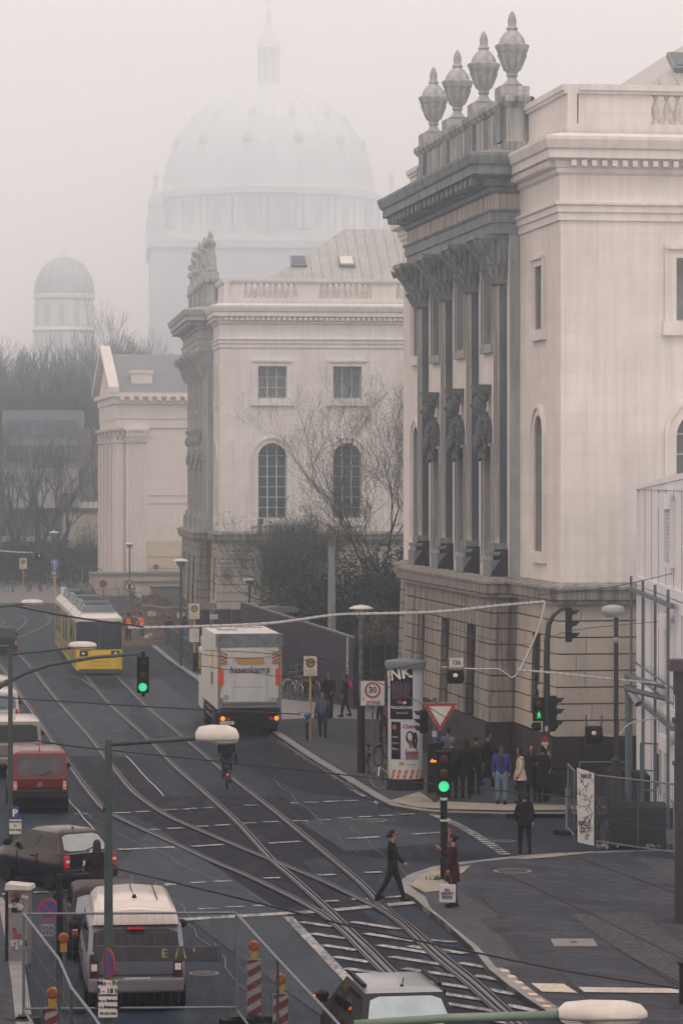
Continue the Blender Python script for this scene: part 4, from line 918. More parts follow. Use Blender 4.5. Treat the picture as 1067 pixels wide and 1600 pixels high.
# excavated earth and planks
earth = M('excavated earth', (.09, .07, .06), .95, var=.5, scale=1.5, bump=1)
def mound(px, py, rx_, ry_, h, nm='earth_mound', label=None, mat=earth, seed=1):
    rnd = random.Random(seed); mb = MB(mat); n = 26; m = 10; vs = []; fs = []
    for j in range(m + 1):
        for i in range(n):
            a = 2 * math.pi * i / n; r = (1 - j / m) * (1 + .18 * math.sin(3 * a + seed) + .1 * rnd.random()); z = h * (1 - (1 - j / m) ** 2) * (1 + .25 * (rnd.random() - .5)); vs.append((rx_ * r * math.cos(a), ry_ * r * math.sin(a), z if j else 0))
    for j in range(m):
        for i in range(n): i2 = (i + 1) % n; fs.append((j * n + i, j * n + i2, (j + 1) * n + i2, (j + 1) * n + i))
    mb.add(vs, fs); o = mb.build(nm, None, g(px, py)); return tag(o, label, 'earth mound')
mound(262, 990, 3.2, 14, 1.1, label='wide brown mound of dug earth behind the road workers', seed=2)
mound(240, 965, 2.4, 5, 1.5, label='darker earth heap below the wooden shoring', seed=5)
mound(232, 1003, .9, 2.5, .5, label='low sandy heap at the feet of the worker on the right', mat=M('sandy earth', (.3, .24, .18), .95, var=.4, scale=2, bump=.6), seed=7)
wd_ = M('raw timber', (.2, .13, .07), .85, var=.4, scale=3)
o = empty('timber_shoring', g(236, 992), R(8), 'leaning raw timber boards shoring the dug pit', 'timber shoring')
for i in range(11):
    mb = MB(wd_); mb.box((i * .34, random.uniform(-.3, .6), .95), (.2, .06, 1.9), None, (random.uniform(-.2, .2), random.uniform(-.25, .25), 0)); mb.build('board', o)
mb = MB(wd_); mb.box((1.8, -.4, 1.35), (4, .08, .16), None, (0, .08, 0)); mb.build('waler', o)
o = empty('blue_skip', g(285, 990), R(8), 'dark blue covered heap behind the railing beside the palace base', 'covered heap')
mb = MB(M('blue tarp', (.03, .06, .12), .6, var=.3, scale=3)); mb.lathe([(1.1, 0), (1.15, .6), (.8, 1.2), (.3, 1.5)], n=9); mb.build('tarp', o)
# ================================================================== TREES
bark = M('bark', (.035, .03, .032), .9, var=.3, scale=3); twigm = M('thin twigs', (.045, .042, .045), .9, var=.3)
def branches(mb, p, d, L_, r, depth, rnd, spread=.55, up=.15, tips=None, kids=(2, 3), shrink=.74, seg=3, minr=.008, sides=None):
    pts = [p]; q = p; dd = d.normalized()
    for s in range(seg):
        dd = (dd + Vector((rnd.uniform(-1, 1), rnd.uniform(-1, 1), rnd.uniform(-.6, 1) )) * .16 + Vector((0, 0, up * .25))).normalized(); q = q + dd * L_ / seg; pts.append(q)
    r2 = max(minr, r * .66)
    mb.tube(pts, [r + (r2 - r) * i / seg for i in range(seg + 1)], sides or (7 if r > .12 else 5 if r > .05 else 3), cap=False)
    if tips is not None and depth <= 2: tips.extend(pts[1:])
    if depth == 0: return
    n = rnd.randint(*kids)
    for k in range(n):
        ax = Vector((rnd.uniform(-1, 1), rnd.uniform(-1, 1), rnd.uniform(-.35, .8))).normalized()
        nd = (dd + ax * spread * rnd.uniform(.7, 1.3)).normalized(); st = pts[-1] if k < 2 else pts[rnd.randint(1, seg)]
        branches(mb, st, nd, L_ * shrink * rnd.uniform(.8, 1.15), r2 * rnd.uniform(.7, .95), depth - 1, rnd, spread, up, tips, kids, shrink, seg, minr)
def leaves(mb, tips, n, sz, rnd, spread=.3):
    for i in range(n):
        p = tips[rnd.randrange(len(tips))] + Vector((rnd.gauss(0, spread), rnd.gauss(0, spread), rnd.gauss(0, spread)))
        a = Vector((rnd.uniform(-1, 1), rnd.uniform(-1, 1), rnd.uniform(-1, 1))).normalized(); b = a.cross(Vector((rnd.uniform(-1, 1), rnd.uniform(-1, 1), rnd.uniform(-1, 1)))).normalized(); s = sz * rnd.uniform(.5, 1.3)
        mb.quad(p - a * s, p + b * s * .5, p + a * s, p - b * s * .5)
def tree(name, label, loc, h, depth, r, seed, spread=.5, up=.25, leaf=None, trunk=.3, kids=(2, 3), first=None, lean=(0, 0), group=None, cat='tree', stems=1, shrink=.74, nleaf=0, lsz=.1, minr=.008, barkm=None):
    rnd = random.Random(seed); o = empty(name, loc, 0, label, cat, group)
    tb = MB(barkm or bark); cb = MB(twigm); tips = []
    for s in range(stems):
        a = rnd.uniform(0, 6.28); off = Vector((math.cos(a), math.sin(a), 0)) * (0 if stems == 1 else rnd.uniform(.1, .5) * h * .06)
        base = off; dirn = Vector((lean[0] + off.x * .5, lean[1] + off.y * .5, 1)).normalized(); tl = h * trunk; pts = [base]
        for i in range(4): dirn = (dirn + Vector((rnd.uniform(-.1, .1), rnd.uniform(-.1, .1), .05))).normalized(); pts.append(pts[-1] + dirn * tl / 4)
        tb.tube(pts, [r * 1.35, r, r * .92, r * .88, r * .85], 8)
        for k in range(first or 3):
            ang = 2 * math.pi * k / (first or 3) + rnd.uniform(-.4, .4); nd = (dirn + Vector((math.cos(ang), math.sin(ang), rnd.uniform(-.1, .4))) * spread).normalized()
            branches(cb, pts[-1], nd, h * .27, r * .62, depth, rnd, spread, up, tips, kids, shrink, minr=minr)
    tb.build('trunk', o); cb.build('crown', o)
    if nleaf:
        lb = MB(leaf); leaves(lb, tips, nleaf, lsz, rnd); lb.build('foliage', o)
    return o
BT = 'bare trees on the left behind the parked bicycles'
tree('bare_tree', 'tall bare tree leaning right in two long limbs, nearest the glazed block', g(50, 908), 12.5, 5, .4, 3, .42, .2, trunk=.22, lean=(.25, 0), group=BT, shrink=.78, first=3)
tree('bare_tree', 'bare tree with an upright forked trunk at the left edge', g(22, 905), 12, 5, .42, 11, .4, .25, trunk=.25, group=BT, shrink=.8, kids=(2, 3), minr=.013)
tree('bare_tree', 'dark straight trunk with side limbs against the theatre edge', g(164, 900), 12.5, 5, .3, 21, .45, .3, trunk=.45, group=BT, shrink=.76)
tree('bare_tree', 'tall thin bare tree rising in the haze between the domed tower and the theatre', g(110, 892), 15, 6, .34, 31, .42, .3, trunk=.3, group=BT, shrink=.79, kids=(2, 4), minr=.022)
tree('bare_tree', 'spreading hazy bare tree at the far left behind the others', g(-30, 890), 16, 6, .4, 41, .46, .28, trunk=.3, group=BT, shrink=.79, kids=(2, 4), minr=.022)
tree('bare_tree', 'pale bare tree far back whose twigs show beside the cathedral wall', g(200, 872), 21, 6, .36, 52, .42, .3, trunk=.35, group=BT, shrink=.8, kids=(2, 4), minr=.02)
tree('bare_tree', 'dense hazy bare tree directly in front of the domed tower', g(60, 880), 17, 6, .36, 61, .45, .3, trunk=.28, group=BT, shrink=.79, kids=(2, 4), minr=.022)
tree('bare_tree', 'broad hazy bare tree right of the domed tower base', g(142, 876), 17, 6, .34, 71, .5, .28, trunk=.3, group=BT, shrink=.76)
tree('bare_tree', 'thick forked bare tree between the glazed block and the tram', g(96, 912), 10, 6, .42, 81, .5, .18, trunk=.25, group=BT, shrink=.77, minr=.013)
tree('bare_tree', 'low spreading dark tree over the far left bicycles', g(-8, 915), 9, 6, .3, 91, .6, .1, trunk=.25, group=BT, shrink=.77, minr=.013)
tree('bare_tree', 'dark twiggy tree filling the space above the hedge between the two forked trees', g(70, 900), 10, 6, .3, 95, .6, .1, trunk=.2, group=BT, shrink=.78, minr=.013)
for k_, (px_, py_, h_, lb_) in enumerate([(20, 874, 19, 'pale hazy tree whose top shows left of the domed tower'), (112, 870, 20, 'pale hazy tree crossing the foot of the domed tower'), (166, 873, 18, 'pale hazy tree above the theatre pediment point'), (-20, 872, 18, 'pale hazy tree at the far left edge above the flat block')]): tree('bare_tree', lb_, g(px_, py_), h_, 6, .3, 200 + k_, .5, .3, trunk=.3, group=BT, shrink=.8, kids=(2, 4), minr=.026)
ev = M('dark evergreen leaf', (.027, .038, .04), .7, var=.4, scale=2); gl = M('young green leaf', (.10, .14, .09), .7, var=.3, scale=2); tw2 = M('brown seed heads', (.13, .11, .09), .9, var=.4); gw = M('grey willow leaf', (.1, .125, .115), .7, var=.4, scale=2)
tree('budding_tree', 'wide budding tree with a greenish left side in front of the hazy palace wing', g(462, 1010, .1), 7.0, 6, .12, 101, .7, .12, gw, trunk=.14, first=5, stems=3, shrink=.78, nleaf=30000, lsz=.045, minr=.008)
tree('budding_tree', 'small fresh green shrub tree at the left end of the bushes', g(437, 1004, .1), 5.2, 5, .08, 107, .65, .2, gl, trunk=.15, first=4, stems=3, shrink=.78, nleaf=11000, lsz=.05, minr=.009)
tree('bare_tree', 'tall fine twigged tree against the second palace wing, right of the far window', g(600, 1030, .1), 12.5, 6, .16, 113, .65, .1, gw, trunk=.25, first=5, shrink=.78, nleaf=22000, lsz=.035, minr=.007)
tree('bare_tree', 'second fine twigged tree close to the corner of the near palace wing', g(655, 1042, .1), 10.5, 6, .15, 127, .65, .1, gw, trunk=.2, first=5, shrink=.78, nleaf=22000, lsz=.035, minr=.007, lean=(-.1, 0))
def bush(name, label, px, py, rx_, ry_, h, mat, n, sz, seed, cat='bush'):
    rnd = random.Random(seed); o = empty(name, g(px, py, .1), 0, label, cat); st = MB(bark); lb = MB(mat); tips = []
    for k in range(14):
        a = rnd.uniform(0, 6.28); rr = rnd.uniform(.1, .9); e = Vector((math.cos(a) * rx_ * rr, math.sin(a) * ry_ * rr, h * (1 - .35 * rr * rr) * rnd.uniform(.75, .98))); b0 = Vector((e.x * .3, e.y * .3, 0)); m_ = (b0 + e) / 2 + Vector((rnd.uniform(-.3, .3), 0, .3)); st.tube([b0, m_, e], [.05, .035, .012], 4)
    for k in range(n):
        a = rnd.uniform(0, 6.28); rr = rnd.random() ** .5; lump = 1 + .16 * math.sin(5 * a + seed) + .1 * math.sin(9 * a); z = h * rnd.random() ** .75 * math.sqrt(max(0, 1 - (rr * .93) ** 2)) * (1 + .14 * math.sin(7 * a + 3 * rr)); p = Vector((math.cos(a) * rx_ * rr * lump, math.sin(a) * ry_ * rr * lump, z))
        q = Vector((rnd.uniform(-1, 1), rnd.uniform(-1, 1), rnd.uniform(-.3, 1))).normalized(); b = q.cross(Vector((rnd.uniform(-1, 1), rnd.uniform(-1, 1), rnd.uniform(-1, 1)))).normalized(); s = sz * rnd.uniform(.5, 1.5); lb.quad(p - q * s, p + b * s * .4, p + q * s, p - b * s * .4)
    st.build('stem', o); lb.build('foliage', o); return o
bush('evergreen_bush', 'big dark evergreen bush behind the hoarding beside the concrete pole', 556, 1035, 3.0, 4, 5.4, ev, 15000, .10, 5)
bush('evergreen_bush', 'dark evergreen bush touching the corner of the near palace wing', 610, 1045, 2.4, 4, 6.0, ev, 14000, .10, 6)
bush('evergreen_bush', 'lower dark bush under the budding tree', 484, 1022, 3.0, 4, 5.0, ev, 12000, .09, 7)
bush('dry_bush', 'brown twiggy bush just above the hoarding by the mushroom lamp', 590, 1080, 1.2, 2, 3.9, tw2, 5000, .05, 8)
bush('hedge', 'long dark hedge behind the rows of far bicycles at the left', 40, 912, 13, 3, 3.9, ev, 20000, .18, 9, 'hedge')
bush('hedge', 'dark clipped hedge below the cream wall left of the theatre', 128, 905, 4.5, 3, 3.0, M('dark green hedge leaf', (.02, .035, .03), .7, var=.4), 8000, .14, 10, 'hedge')
bush('shrub', 'loose green shrub growing by the cream wall of the modern block', 142, 900, 2.4, 2, 6.0, gl, 2500, .1, 12, 'shrub')
# ================================================================== VEHICLES (local x to the right, y forward, origin under the middle of the rear end)
def wheel(parent, x, y, r=.32, wd=.22, rim=None, sgn=1, name='wheel'):
    mb = MB(rubber); mb.lathe([(r * .62, -wd / 2), (r * .93, -wd / 2), (r, -wd / 2 + .03), (r, wd / 2 - .03), (r * .93, wd / 2), (r * .62, wd / 2)], n=22, axis='X'); o = mb.build('wheel', parent, (x, y, r), auto=40)
    rb = MB(rim or galv); rb.lathe([(r * .64, sgn * wd * .36), (r * .6, sgn * wd * .44), (r * .3, sgn * wd * .3), (r * .12, sgn * wd * .46), (.01, sgn * wd * .46)], n=16, axis='X')
    for k in range(5): a = k * 1.2566; rb.box((sgn * wd * .4, r * .38 * math.cos(a), r * .38 * math.sin(a)), (.03, .05, r * .46), None, (a - math.pi / 2, 0, 0))
    rb.build('rim', o); return o
def bil(q, u, v, n=.0):
    a, b, c, d = [Vector(p) for p in q]; p = a.lerp(b, u).lerp(d.lerp(c, u), v)
    if n: nn = (b - a).cross(d - a).normalized(); p = p + nn * n
    return p
def panel(mb, q, u0, u1, v0, v1, off=.008, mat=None, r=.12, sl=0.0):
    """a pane on the quad q with clipped corners, standing off it a little"""
    du, dv = (u1 - u0) * r, (v1 - v0) * r; S = lambda u, v: (u + sl * (v - v0), v)
    pts = [(u0 + du, v0), (u1 - du, v0), (u1, v0 + dv), (u1, v1 - dv), (u1 - du, v1), (u0 + du, v1), (u0, v1 - dv), (u0, v0 + dv)]
    A = [bil(q, *S(u, v), off) for u, v in pts]; B = [bil(q, *S(u, v), -.02) for u, v in pts]; n = 8
    mb.add(A + B, [tuple(range(n))] + [(i, n + i, n + (i + 1) % n, (i + 1) % n) for i in range(n)], mat)
def car(name, label, loc, rz, paint_, Ln, W, Hh, belt=.92, rear_top=.35, rear_belt=.05, front_belt=1.15, front_top=1.95, hood=.75, sill=.28, wt=.82, wheels=None, wr=.31, plate='', lamps='side', cat='car', glass=None, roofm=None, bump=None, sidew=3, lit=False, group=None, rw=(.06, .94, .1, .86), lampz=None, rail_=False, brand=None, lampm=None, lampw=.12, lamph=.34, rnd_=.045):
    o = empty(name, loc, rz, label, cat, group); P = paint_; w2 = W / 2; Bk = bump or P; G = glass or carglass
    # lower body: cross sections along the length
    mb = MB(P); xs = [(0.0, .90, belt - .02, sill + .12), (.06, .96, belt, sill), (.5, 1.0, belt + .01, sill - .03), (Ln * .45, 1.0, belt + .01, sill - .03), (Ln - front_belt + .1, 1.0, belt, sill - .03), (Ln - .5, .97, hood + .04, sill - .02), (Ln - .12, .9, hood - .08, sill + .02), (Ln, .8, hood - .22, sill + .1)]
    rows = []
    for y, ww, zt_, zb in xs:
        a = w2 * ww; rows.append([(-a * .9, y, zb), (-a * .985, y, zb + .12), (-a, y, (zb + zt_) / 2), (-a * .965, y, zt_ - .06), (-a * .92, y, zt_), (0, y, zt_ + .02), (a * .92, y, zt_), (a * .965, y, zt_ - .06), (a, y, (zb + zt_) / 2), (a * .985, y, zb + .12), (a * .9, y, zb)])
    vs = [p for r_ in rows for p in r_]; n = 11; fs = []
    for j in range(len(rows) - 1):
        for i in range(n): fs.append((j * n + i, (j + 1) * n + i, (j + 1) * n + (i + 1) % n, j * n + (i + 1) % n))
    fs += [tuple(range(n)), tuple(reversed([(len(rows) - 1) * n + i for i in range(n)]))]
    mb.add(vs, fs)
    # cabin
    b0, b1, t0, t1 = rear_belt, Ln - front_belt, rear_top, Ln - front_top; wb, wt_ = w2 * .95, w2 * wt
    bt = [(-wb, b0, belt - .01), (wb, b0, belt - .01), (wb, b1, belt - .01), (-wb, b1, belt - .01)]; tp = [(-wt_, t0, Hh - .06), (wt_, t0, Hh - .06), (wt_, t1, Hh - .06), (-wt_, t1, Hh - .06)]
    ti = .12; tq = [(-wt_ + ti, t0 + ti, Hh), (wt_ - ti, t0 + ti, Hh), (wt_ - ti, t1 - ti, Hh), (-wt_ + ti, t1 - ti, Hh)]; t2 = ti + .22; tr = [(-wt_ + t2, t0 + t2 * 1.3, Hh + .035), (wt_ - t2, t0 + t2 * 1.3, Hh + .035), (wt_ - t2, t1 - t2 * 1.3, Hh + .035), (-wt_ + t2, t1 - t2 * 1.3, Hh + .035)]
    body = MB(P); body.v, body.f, body.mi, body.mats = mb.v, mb.f, mb.mi, mb.mats
    body.add(bt + tp, [(0, 1, 5, 4), (1, 2, 6, 5), (2, 3, 7, 6), (3, 0, 4, 7)]); body.add(tp + tq + tr, [(0, 1, 5, 4), (1, 2, 6, 5), (2, 3, 7, 6), (3, 0, 4, 7), (4, 5, 9, 8), (5, 6, 10, 9), (6, 7, 11, 10), (7, 4, 8, 11), (8, 9, 10, 11)], roofm)
    bo = body.build('body', o, bevel=rnd_, seg=3, auto=42)
    rq = (bt[0], bt[1], tp[1], tp[0]); lq = (bt[3], bt[0], tp[0], tp[3]); rtq = (bt[1], bt[2], tp[2], tp[1]); fq = (bt[2], bt[3], tp[3], tp[2])
    m = MB(G); panel(m, rq, *rw); m.build('rear_window', o); m = MB(carglass); panel(m, fq, .05, .95, .08, .92); m.build('windscreen', o)
    for q, flip in ((lq, 1), (rtq, 0)):
        cuts = [(.06 + i * .89 / sidew, .06 + (i + .93) * .89 / sidew) for i in range(sidew)]
        for u0, u1 in cuts:
            if flip: u0, u1 = 1 - u1, 1 - u0
            m = MB(carglass); panel(m, q, u0, u1, .12, .86, r=.1); m.build('side_window', o)
    # bumper, plate, lamps, mirrors, wheels, seams
    m = MB(Bk); m.box((0, -.03, sill + .16), (W * .93, .14, .26)); m.build('bumper', o, bevel=.04)
    m = MB(M('underbody', (.008, .008, .01), .8)); m.b2(-w2 * .88, w2 * .88, .15, Ln - .2, .16, sill + .04); m.build('underbody', o)
    lz = lampz or belt - .12; lm = lampm or redl
    for s in (-1, 1):
        m = MB(lm); m.box((s * (w2 * .9 - lampw / 2), -.005 + (.02 if lamph > .3 else 0), lz - lamph / 2 + .04), (lampw, .1, lamph)); lo = m.build('tail_lamp', o, bevel=.02); MB(whitel).box((s * (w2 * .9 - lampw / 2), -.06, lz - lamph * .32), (lampw * .7, .01, lamph * .2)).build('reverse_lens', lo)
        m = MB(black); m.sph((s * (w2 + .1), Ln - front_belt - .2, belt + .1), (.12, .07, .09), 10, 6); m.build('wing_mirror', o)
        m = MB(whitel); m.box((s * w2 * .68, Ln - .07, hood - .24), (.3, .1, .16)); m.build('headlight', o)
        for y in (wheels or (.62, Ln - .72)): wheel(o, s * (w2 - .11), y, wr, .2, sgn=s)
    if plate:
        m = MB(white); m.box((0, -.05 - .02, belt - .42 if plate[0] != '_' else sill + .2), (.52, .012, .12)); z_ = belt - .42 if plate[0] != '_' else sill + .2; m.box((-.235, -.078, z_), (.045, .004, .11), bluep); text(m, plate.strip('_'), .11, (.02, -.079, z_), black); m.build('number_plate', o)
    for s in (-1, 1):
        for y in (Ln * .34, Ln * .62): m = MB(M('panel seam', (.004, .004, .005), .8)); m.box((s * w2 * .999, y, (belt + sill) / 2), (.012, .012, belt - sill - .12)); m.build('door_seam', o)
        m = MB(black); m.box((s * (w2 + .005), Ln * .4, belt - .14), (.03, .16, .03)); m.build('door_handle', o)
    m = MB(M('panel seam', (.004, .004, .005), .8)); m.box((0, -.012, sill + .34), (W * .8, .01, .012)); m.build('tailgate_seam', o)
    m = MB(black); m.tube([(0, t0 + .25, Hh), (0, t0 + .1, Hh + .16)], .008, 4); m.sph((0, t0 + .25, Hh + .01), (.035, .06, .03), 8, 5); m.build('aerial', o)
    m = MB(black); m.tube([bil(rq, .5, .12, .02), bil(rq, .72, .26, .02)], .012, 4); m.build('rear_wiper', o)
    return o
silver = M('silver paint', (.13, .15, .19), .4, .4, var=.04, coat=.3); whitep = M('white van paint', (.5, .48, .46), .35, var=.04, coat=.5); redc = M('red van paint', (.1, .004, .009), .35, var=.06, coat=.3); dkblue = M('near black blue paint', (.005, .005, .012), .22, var=.1, coat=.3, spec=.3); beige = M('beige silver paint', (.19, .19, .175), .35, .3, var=.05, coat=.5); dkgrey = M('dark grey car paint', (.006, .006, .01), .45, 0, var=.1, spec=.15)
seam = M('panel seam', (.004, .004, .005), .8)
# silver high roof van, nearest; shade on its body put into the paint tone
p = g(213, 1583); VAN = car('parked_van', 'silver van with a pale raised roof, parked nearest beside the construction fence', p, R(6.2), silver, 4.85, 1.88, 1.62, belt=1.02, rear_top=.28, rear_belt=.02, front_belt=.95, front_top=1.75, hood=.9, sill=.36, wt=.9, wr=.33, plate='B·XS 4753', cat='van', bump=M('dark silver bumper', (.12, .13, .15), .5), sidew=3, rw=(.05, .95, .14, .9), lampw=.16, lamph=.62, lampz=1.05, lampm=M('dark tail lamp', (.06, .012, .014), .25))
mb = MB(whitep); zr0 = 1.57
rowsv = [(.16, .80, 1.60, 1.70), (.22, .80, 1.60, 1.90), (.55, .80, 1.60, 2.0), (3.0, .79, 1.60, 1.98), (3.45, .7, 1.6, 1.75), (3.6, .66, 1.58, 1.62)]
vs = []; 
for y, ww, zb, zt_ in rowsv: vs += [(-ww * .98, y, zb), (-ww * .95, y, (zb + zt_) / 2 + .04), (-ww * .8, y, zt_ - .03), (0, y, zt_ + .02), (ww * .8, y, zt_ - .03), (ww * .95, y, (zb + zt_) / 2 + .04), (ww * .98, y, zb)]
fs = [(j * 7 + i, (j + 1) * 7 + i, (j + 1) * 7 + i + 1, j * 7 + i + 1) for j in range(len(rowsv) - 1) for i in range(6)] + [tuple(range(7)), tuple(reversed(range(35, 42)))]
mb.add(vs, fs); ro = mb.build('raised_roof', VAN, bevel=.04, seg=3, auto=45)
m = MB(seam)
for x in (-.42, 0, .42): m.b2(x - .006, x + .006, .6, 2.9, 2.0, 2.018)
m.build('roof_rib', ro); MB(black).lathe([(.05, 0), (.03, .06)], (0, .75, 2.02), 8).build('vent', ro); MB(redl).b2(-.16, .16, .10, .18, 1.52, 1.56).build('brake_light', VAN)
m = MB(black); m.tube([(0, -.05, .55), (.25, -.06, .56)], .02, 5); m.build('door_handle', VAN)
# dark car ahead of the van, mostly hidden by it
car('parked_car', 'dark hatchback almost hidden in front of the silver van, only its left side showing', g(172, 1503), R(7), dkgrey, 3.9, 1.7, 1.45, plate='', sidew=3)
# small dark retro hatchback turning into the side road
FI = car('hatchback', 'small rounded black hatchback with pale roof reflections and chrome trimmed tail, turned left', g(141, 1391), R(36), dkblue, 3.4, 1.58, 1.4, belt=.9, rear_top=.55, rear_belt=.1, front_belt=.85, front_top=1.6, hood=.8, sill=.26, wt=.70, wr=.3, plate='_', sidew=2, rw=(.08, .92, .1, .9), glass=M('glass with painted reflection', (.22, .28, .3), .08, spec=.8), lampw=.13, lamph=.3, lampz=.82, rnd_=.12)  # the rear glass colour carries a pale reflection
m = MB(white); m.box((0, -.06, .66), (.5, .012, .12)); m.box((-.235, -.068, .66), (.04, .004, .11), bluep); text(m, 'B·TC 174', .105, (.02, -.069, .66), black); m.build('number_plate', FI)
m = MB(M('chrome', (.6, .6, .62), .12, 1, var=0)); m.box((0, -.06, .77), (.5, .03, .035)); m.box((0, -.11, .43), (1.2, .02, .025)); m.lathe([(.07, -.07), (.05, -.1)], (0, 0, .88), 12, axis='Y'); m.build('chrome_trim', FI)
# red boxy van
RV = car('parked_van', 'dark red boxy van in the row of parked vehicles, behind the black hatchback', g(63, 1272), R(8.3), redc, 4.2, 1.72, 1.82, belt=1.05, rear_top=.14, rear_belt=.03, front_belt=1.05, front_top=1.7, hood=.92, sill=.42, wt=.88, wr=.31, plate='B·MC 359', cat='van', bump=M('black bumper', (.015, .014, .02), .6), sidew=3, rw=(.1, .9, .12, .86), glass=M('window with painted reflection', (.03, .04, .05), .08, var=.9, scale=1.5, spec=.6), lampw=.11, lamph=.28, lampz=.92, lampm=M('pale red lamp', (.6, .22, .15), .3))  # mottled pale reflection put into the rear glass colour
m = MB(seam)
for x in (-.42, 0, .42): m.b2(x - .01, x + .01, .35, 3, 1.82, 1.832)
m.build('roof_rib', RV)
m = MB(M('badge silver', (.4, .4, .42), .3, .8)); m.tube([(-.06, -.04, .86), (0, -.045, .93), (.06, -.04, .86)], .014, 4); m.tube([(-.06, -.04, .80), (0, -.045, .87), (.06, -.04, .80)], .014, 4); m.build('emblem', RV)
SV = car('parked_van', 'beige people carrier with tinted rear window, cut by the left edge behind the red van', g(24, 1216), R(8.4), beige, 4.5, 1.85, 1.9, belt=1.1, rear_top=.16, rear_belt=.03, front_belt=1.0, front_top=1.7, hood=.95, sill=.4, wt=.88, wr=.32, plate='B·XX 200', cat='van', roofm=whitep, sidew=3, lampw=.12, lamph=.55, lampz=1.12)
car('parked_van', 'white van with dark tail lamps cut by the left edge, behind the beige people carrier', g(-6, 1158), R(8.4), whitep, 4.6, 1.85, 1.85, belt=1.1, rear_top=.14, rear_belt=.03, front_belt=1.0, front_top=1.7, hood=.95, sill=.4, wt=.88, wr=.32, cat='van', glass=M('glass with painted blue reflection', (.1, .16, .24), .08), sidew=3, lampw=.1, lamph=.6, lampz=1.15)  # rear glass coloured blue in place of a reflection
car('parked_car', 'small pale car roof just beyond the white van at the left edge', g(-14, 1128), R(8.4), whitep, 4.2, 1.8, 1.75, belt=1.0, rear_top=.2, front_belt=1.0, front_top=1.7, hood=.9, sill=.35, wt=.85, sidew=3)
car('moving_car', 'dark estate car driving towards the left edge beyond the lamp arm', g(5, 1024), R(10), dkgrey, 4.2, 1.75, 1.5, belt=.92, rear_top=.3, rear_belt=.04, front_belt=1.1, front_top=1.8, hood=.8, sill=.25, wt=.82, plate='B·KR 88', sidew=3)
# dark estate, brake lights lit; sky sheen put into roof and rear glass colours
NC = car('estate_car', 'dark estate car with sky-paled roof and lit brake lights, cut by the bottom edge', g(642, 1700), R(9), M('black estate paint', (.007, .008, .012), .35, 0, var=.05, spec=.2, coat=.1), 4.5, 1.74, 1.5, belt=.93, rear_top=.6, rear_belt=.06, front_belt=1.2, front_top=2.0, hood=.8, sill=.24, wt=.74, plate='B·LN 62', rnd_=.09, sidew=3, glass=M('painted sky glass', (.34, .44, .5), .12, var=.25, scale=1.2, spec=.6), rw=(.07, .93, .12, .9), lampw=.2, lamph=.3, lampz=.88, lampm=orlit, bump=dkgrey, roofm=M('sky sheen roof tone', (.22, .26, .3), .35, var=.04, coat=.4))
m = MB(orlit)
m.b2(-.02, .46, .02, .05, .955, .99); m.build('third_brake_light', NC)
for s in (-1, 1): m = MB(black); m.b2(s * .62 - .03, s * .62 + .03, .8, 2.3, 1.5, 1.56); m.build('roof_rail', NC)
for s in (1, -1): m = MB(black); m.box((s * 1.02, 2.95, 1.02), (.22, .12, .17)); mo_ = m.build('wing_mirror', NC, bevel=.03); MB(amber).box((-1.14, 2.88, 1.04), (.03, .02, .06)).build('indicator', mo_)
# ------------------------------------------------------------------ the removal lorry
tp_ = M('lorry white panel', (.56, .6, .6), .5, var=.06, scale=1, streak=.2, dirt=(.3, .32, .32)); chs = M('lorry chassis black', (.008, .007, .01), .7, var=.2); och = M('ochre', (.45, .26, .06), .5)
T0 = g(390, 1152); LO = empty('lorry', T0, R(7.0), 'white removal lorry with an ochre stripe on its tail lift, stopped at the right kerb', 'lorry')
m = MB(tp_); m.b2(-1.24, 1.24, .12, 7.2, 1.06, 3.9); bx_ = m.build('cargo_box', LO, bevel=.03)
m = MB(M('scuffed header', (.14, .17, .19), .6, var=.6, scale=3)); m.b2(-1.28, 1.28, -.02, .12, 3.42, 3.93); m.build('header_panel', LO, bevel=.02)
m = MB(tp_); m.b2(-1.02, 1.02, -.03, .1, 1.28, 3.40); m.b2(-.62, .62, -.07, -.03, 1.32, 3.38); m.b2(-.62, -.58, -.09, -.03, 1.3, 3.38); m.b2(.58, .62, -.09, -.03, 1.3, 3.38); m.b2(-1.02, 1.02, -.1, -.02, 1.28, 1.36, galv)
for z in (1.9, 2.45): m.b2(-.58, .58, -.074, -.07, z, z + .015, galv)
m.b2(-.02, -.005, -.074, -.07, 1.36, 3.3, galv) if False else None
tl = m.build('tail_lift', LO)
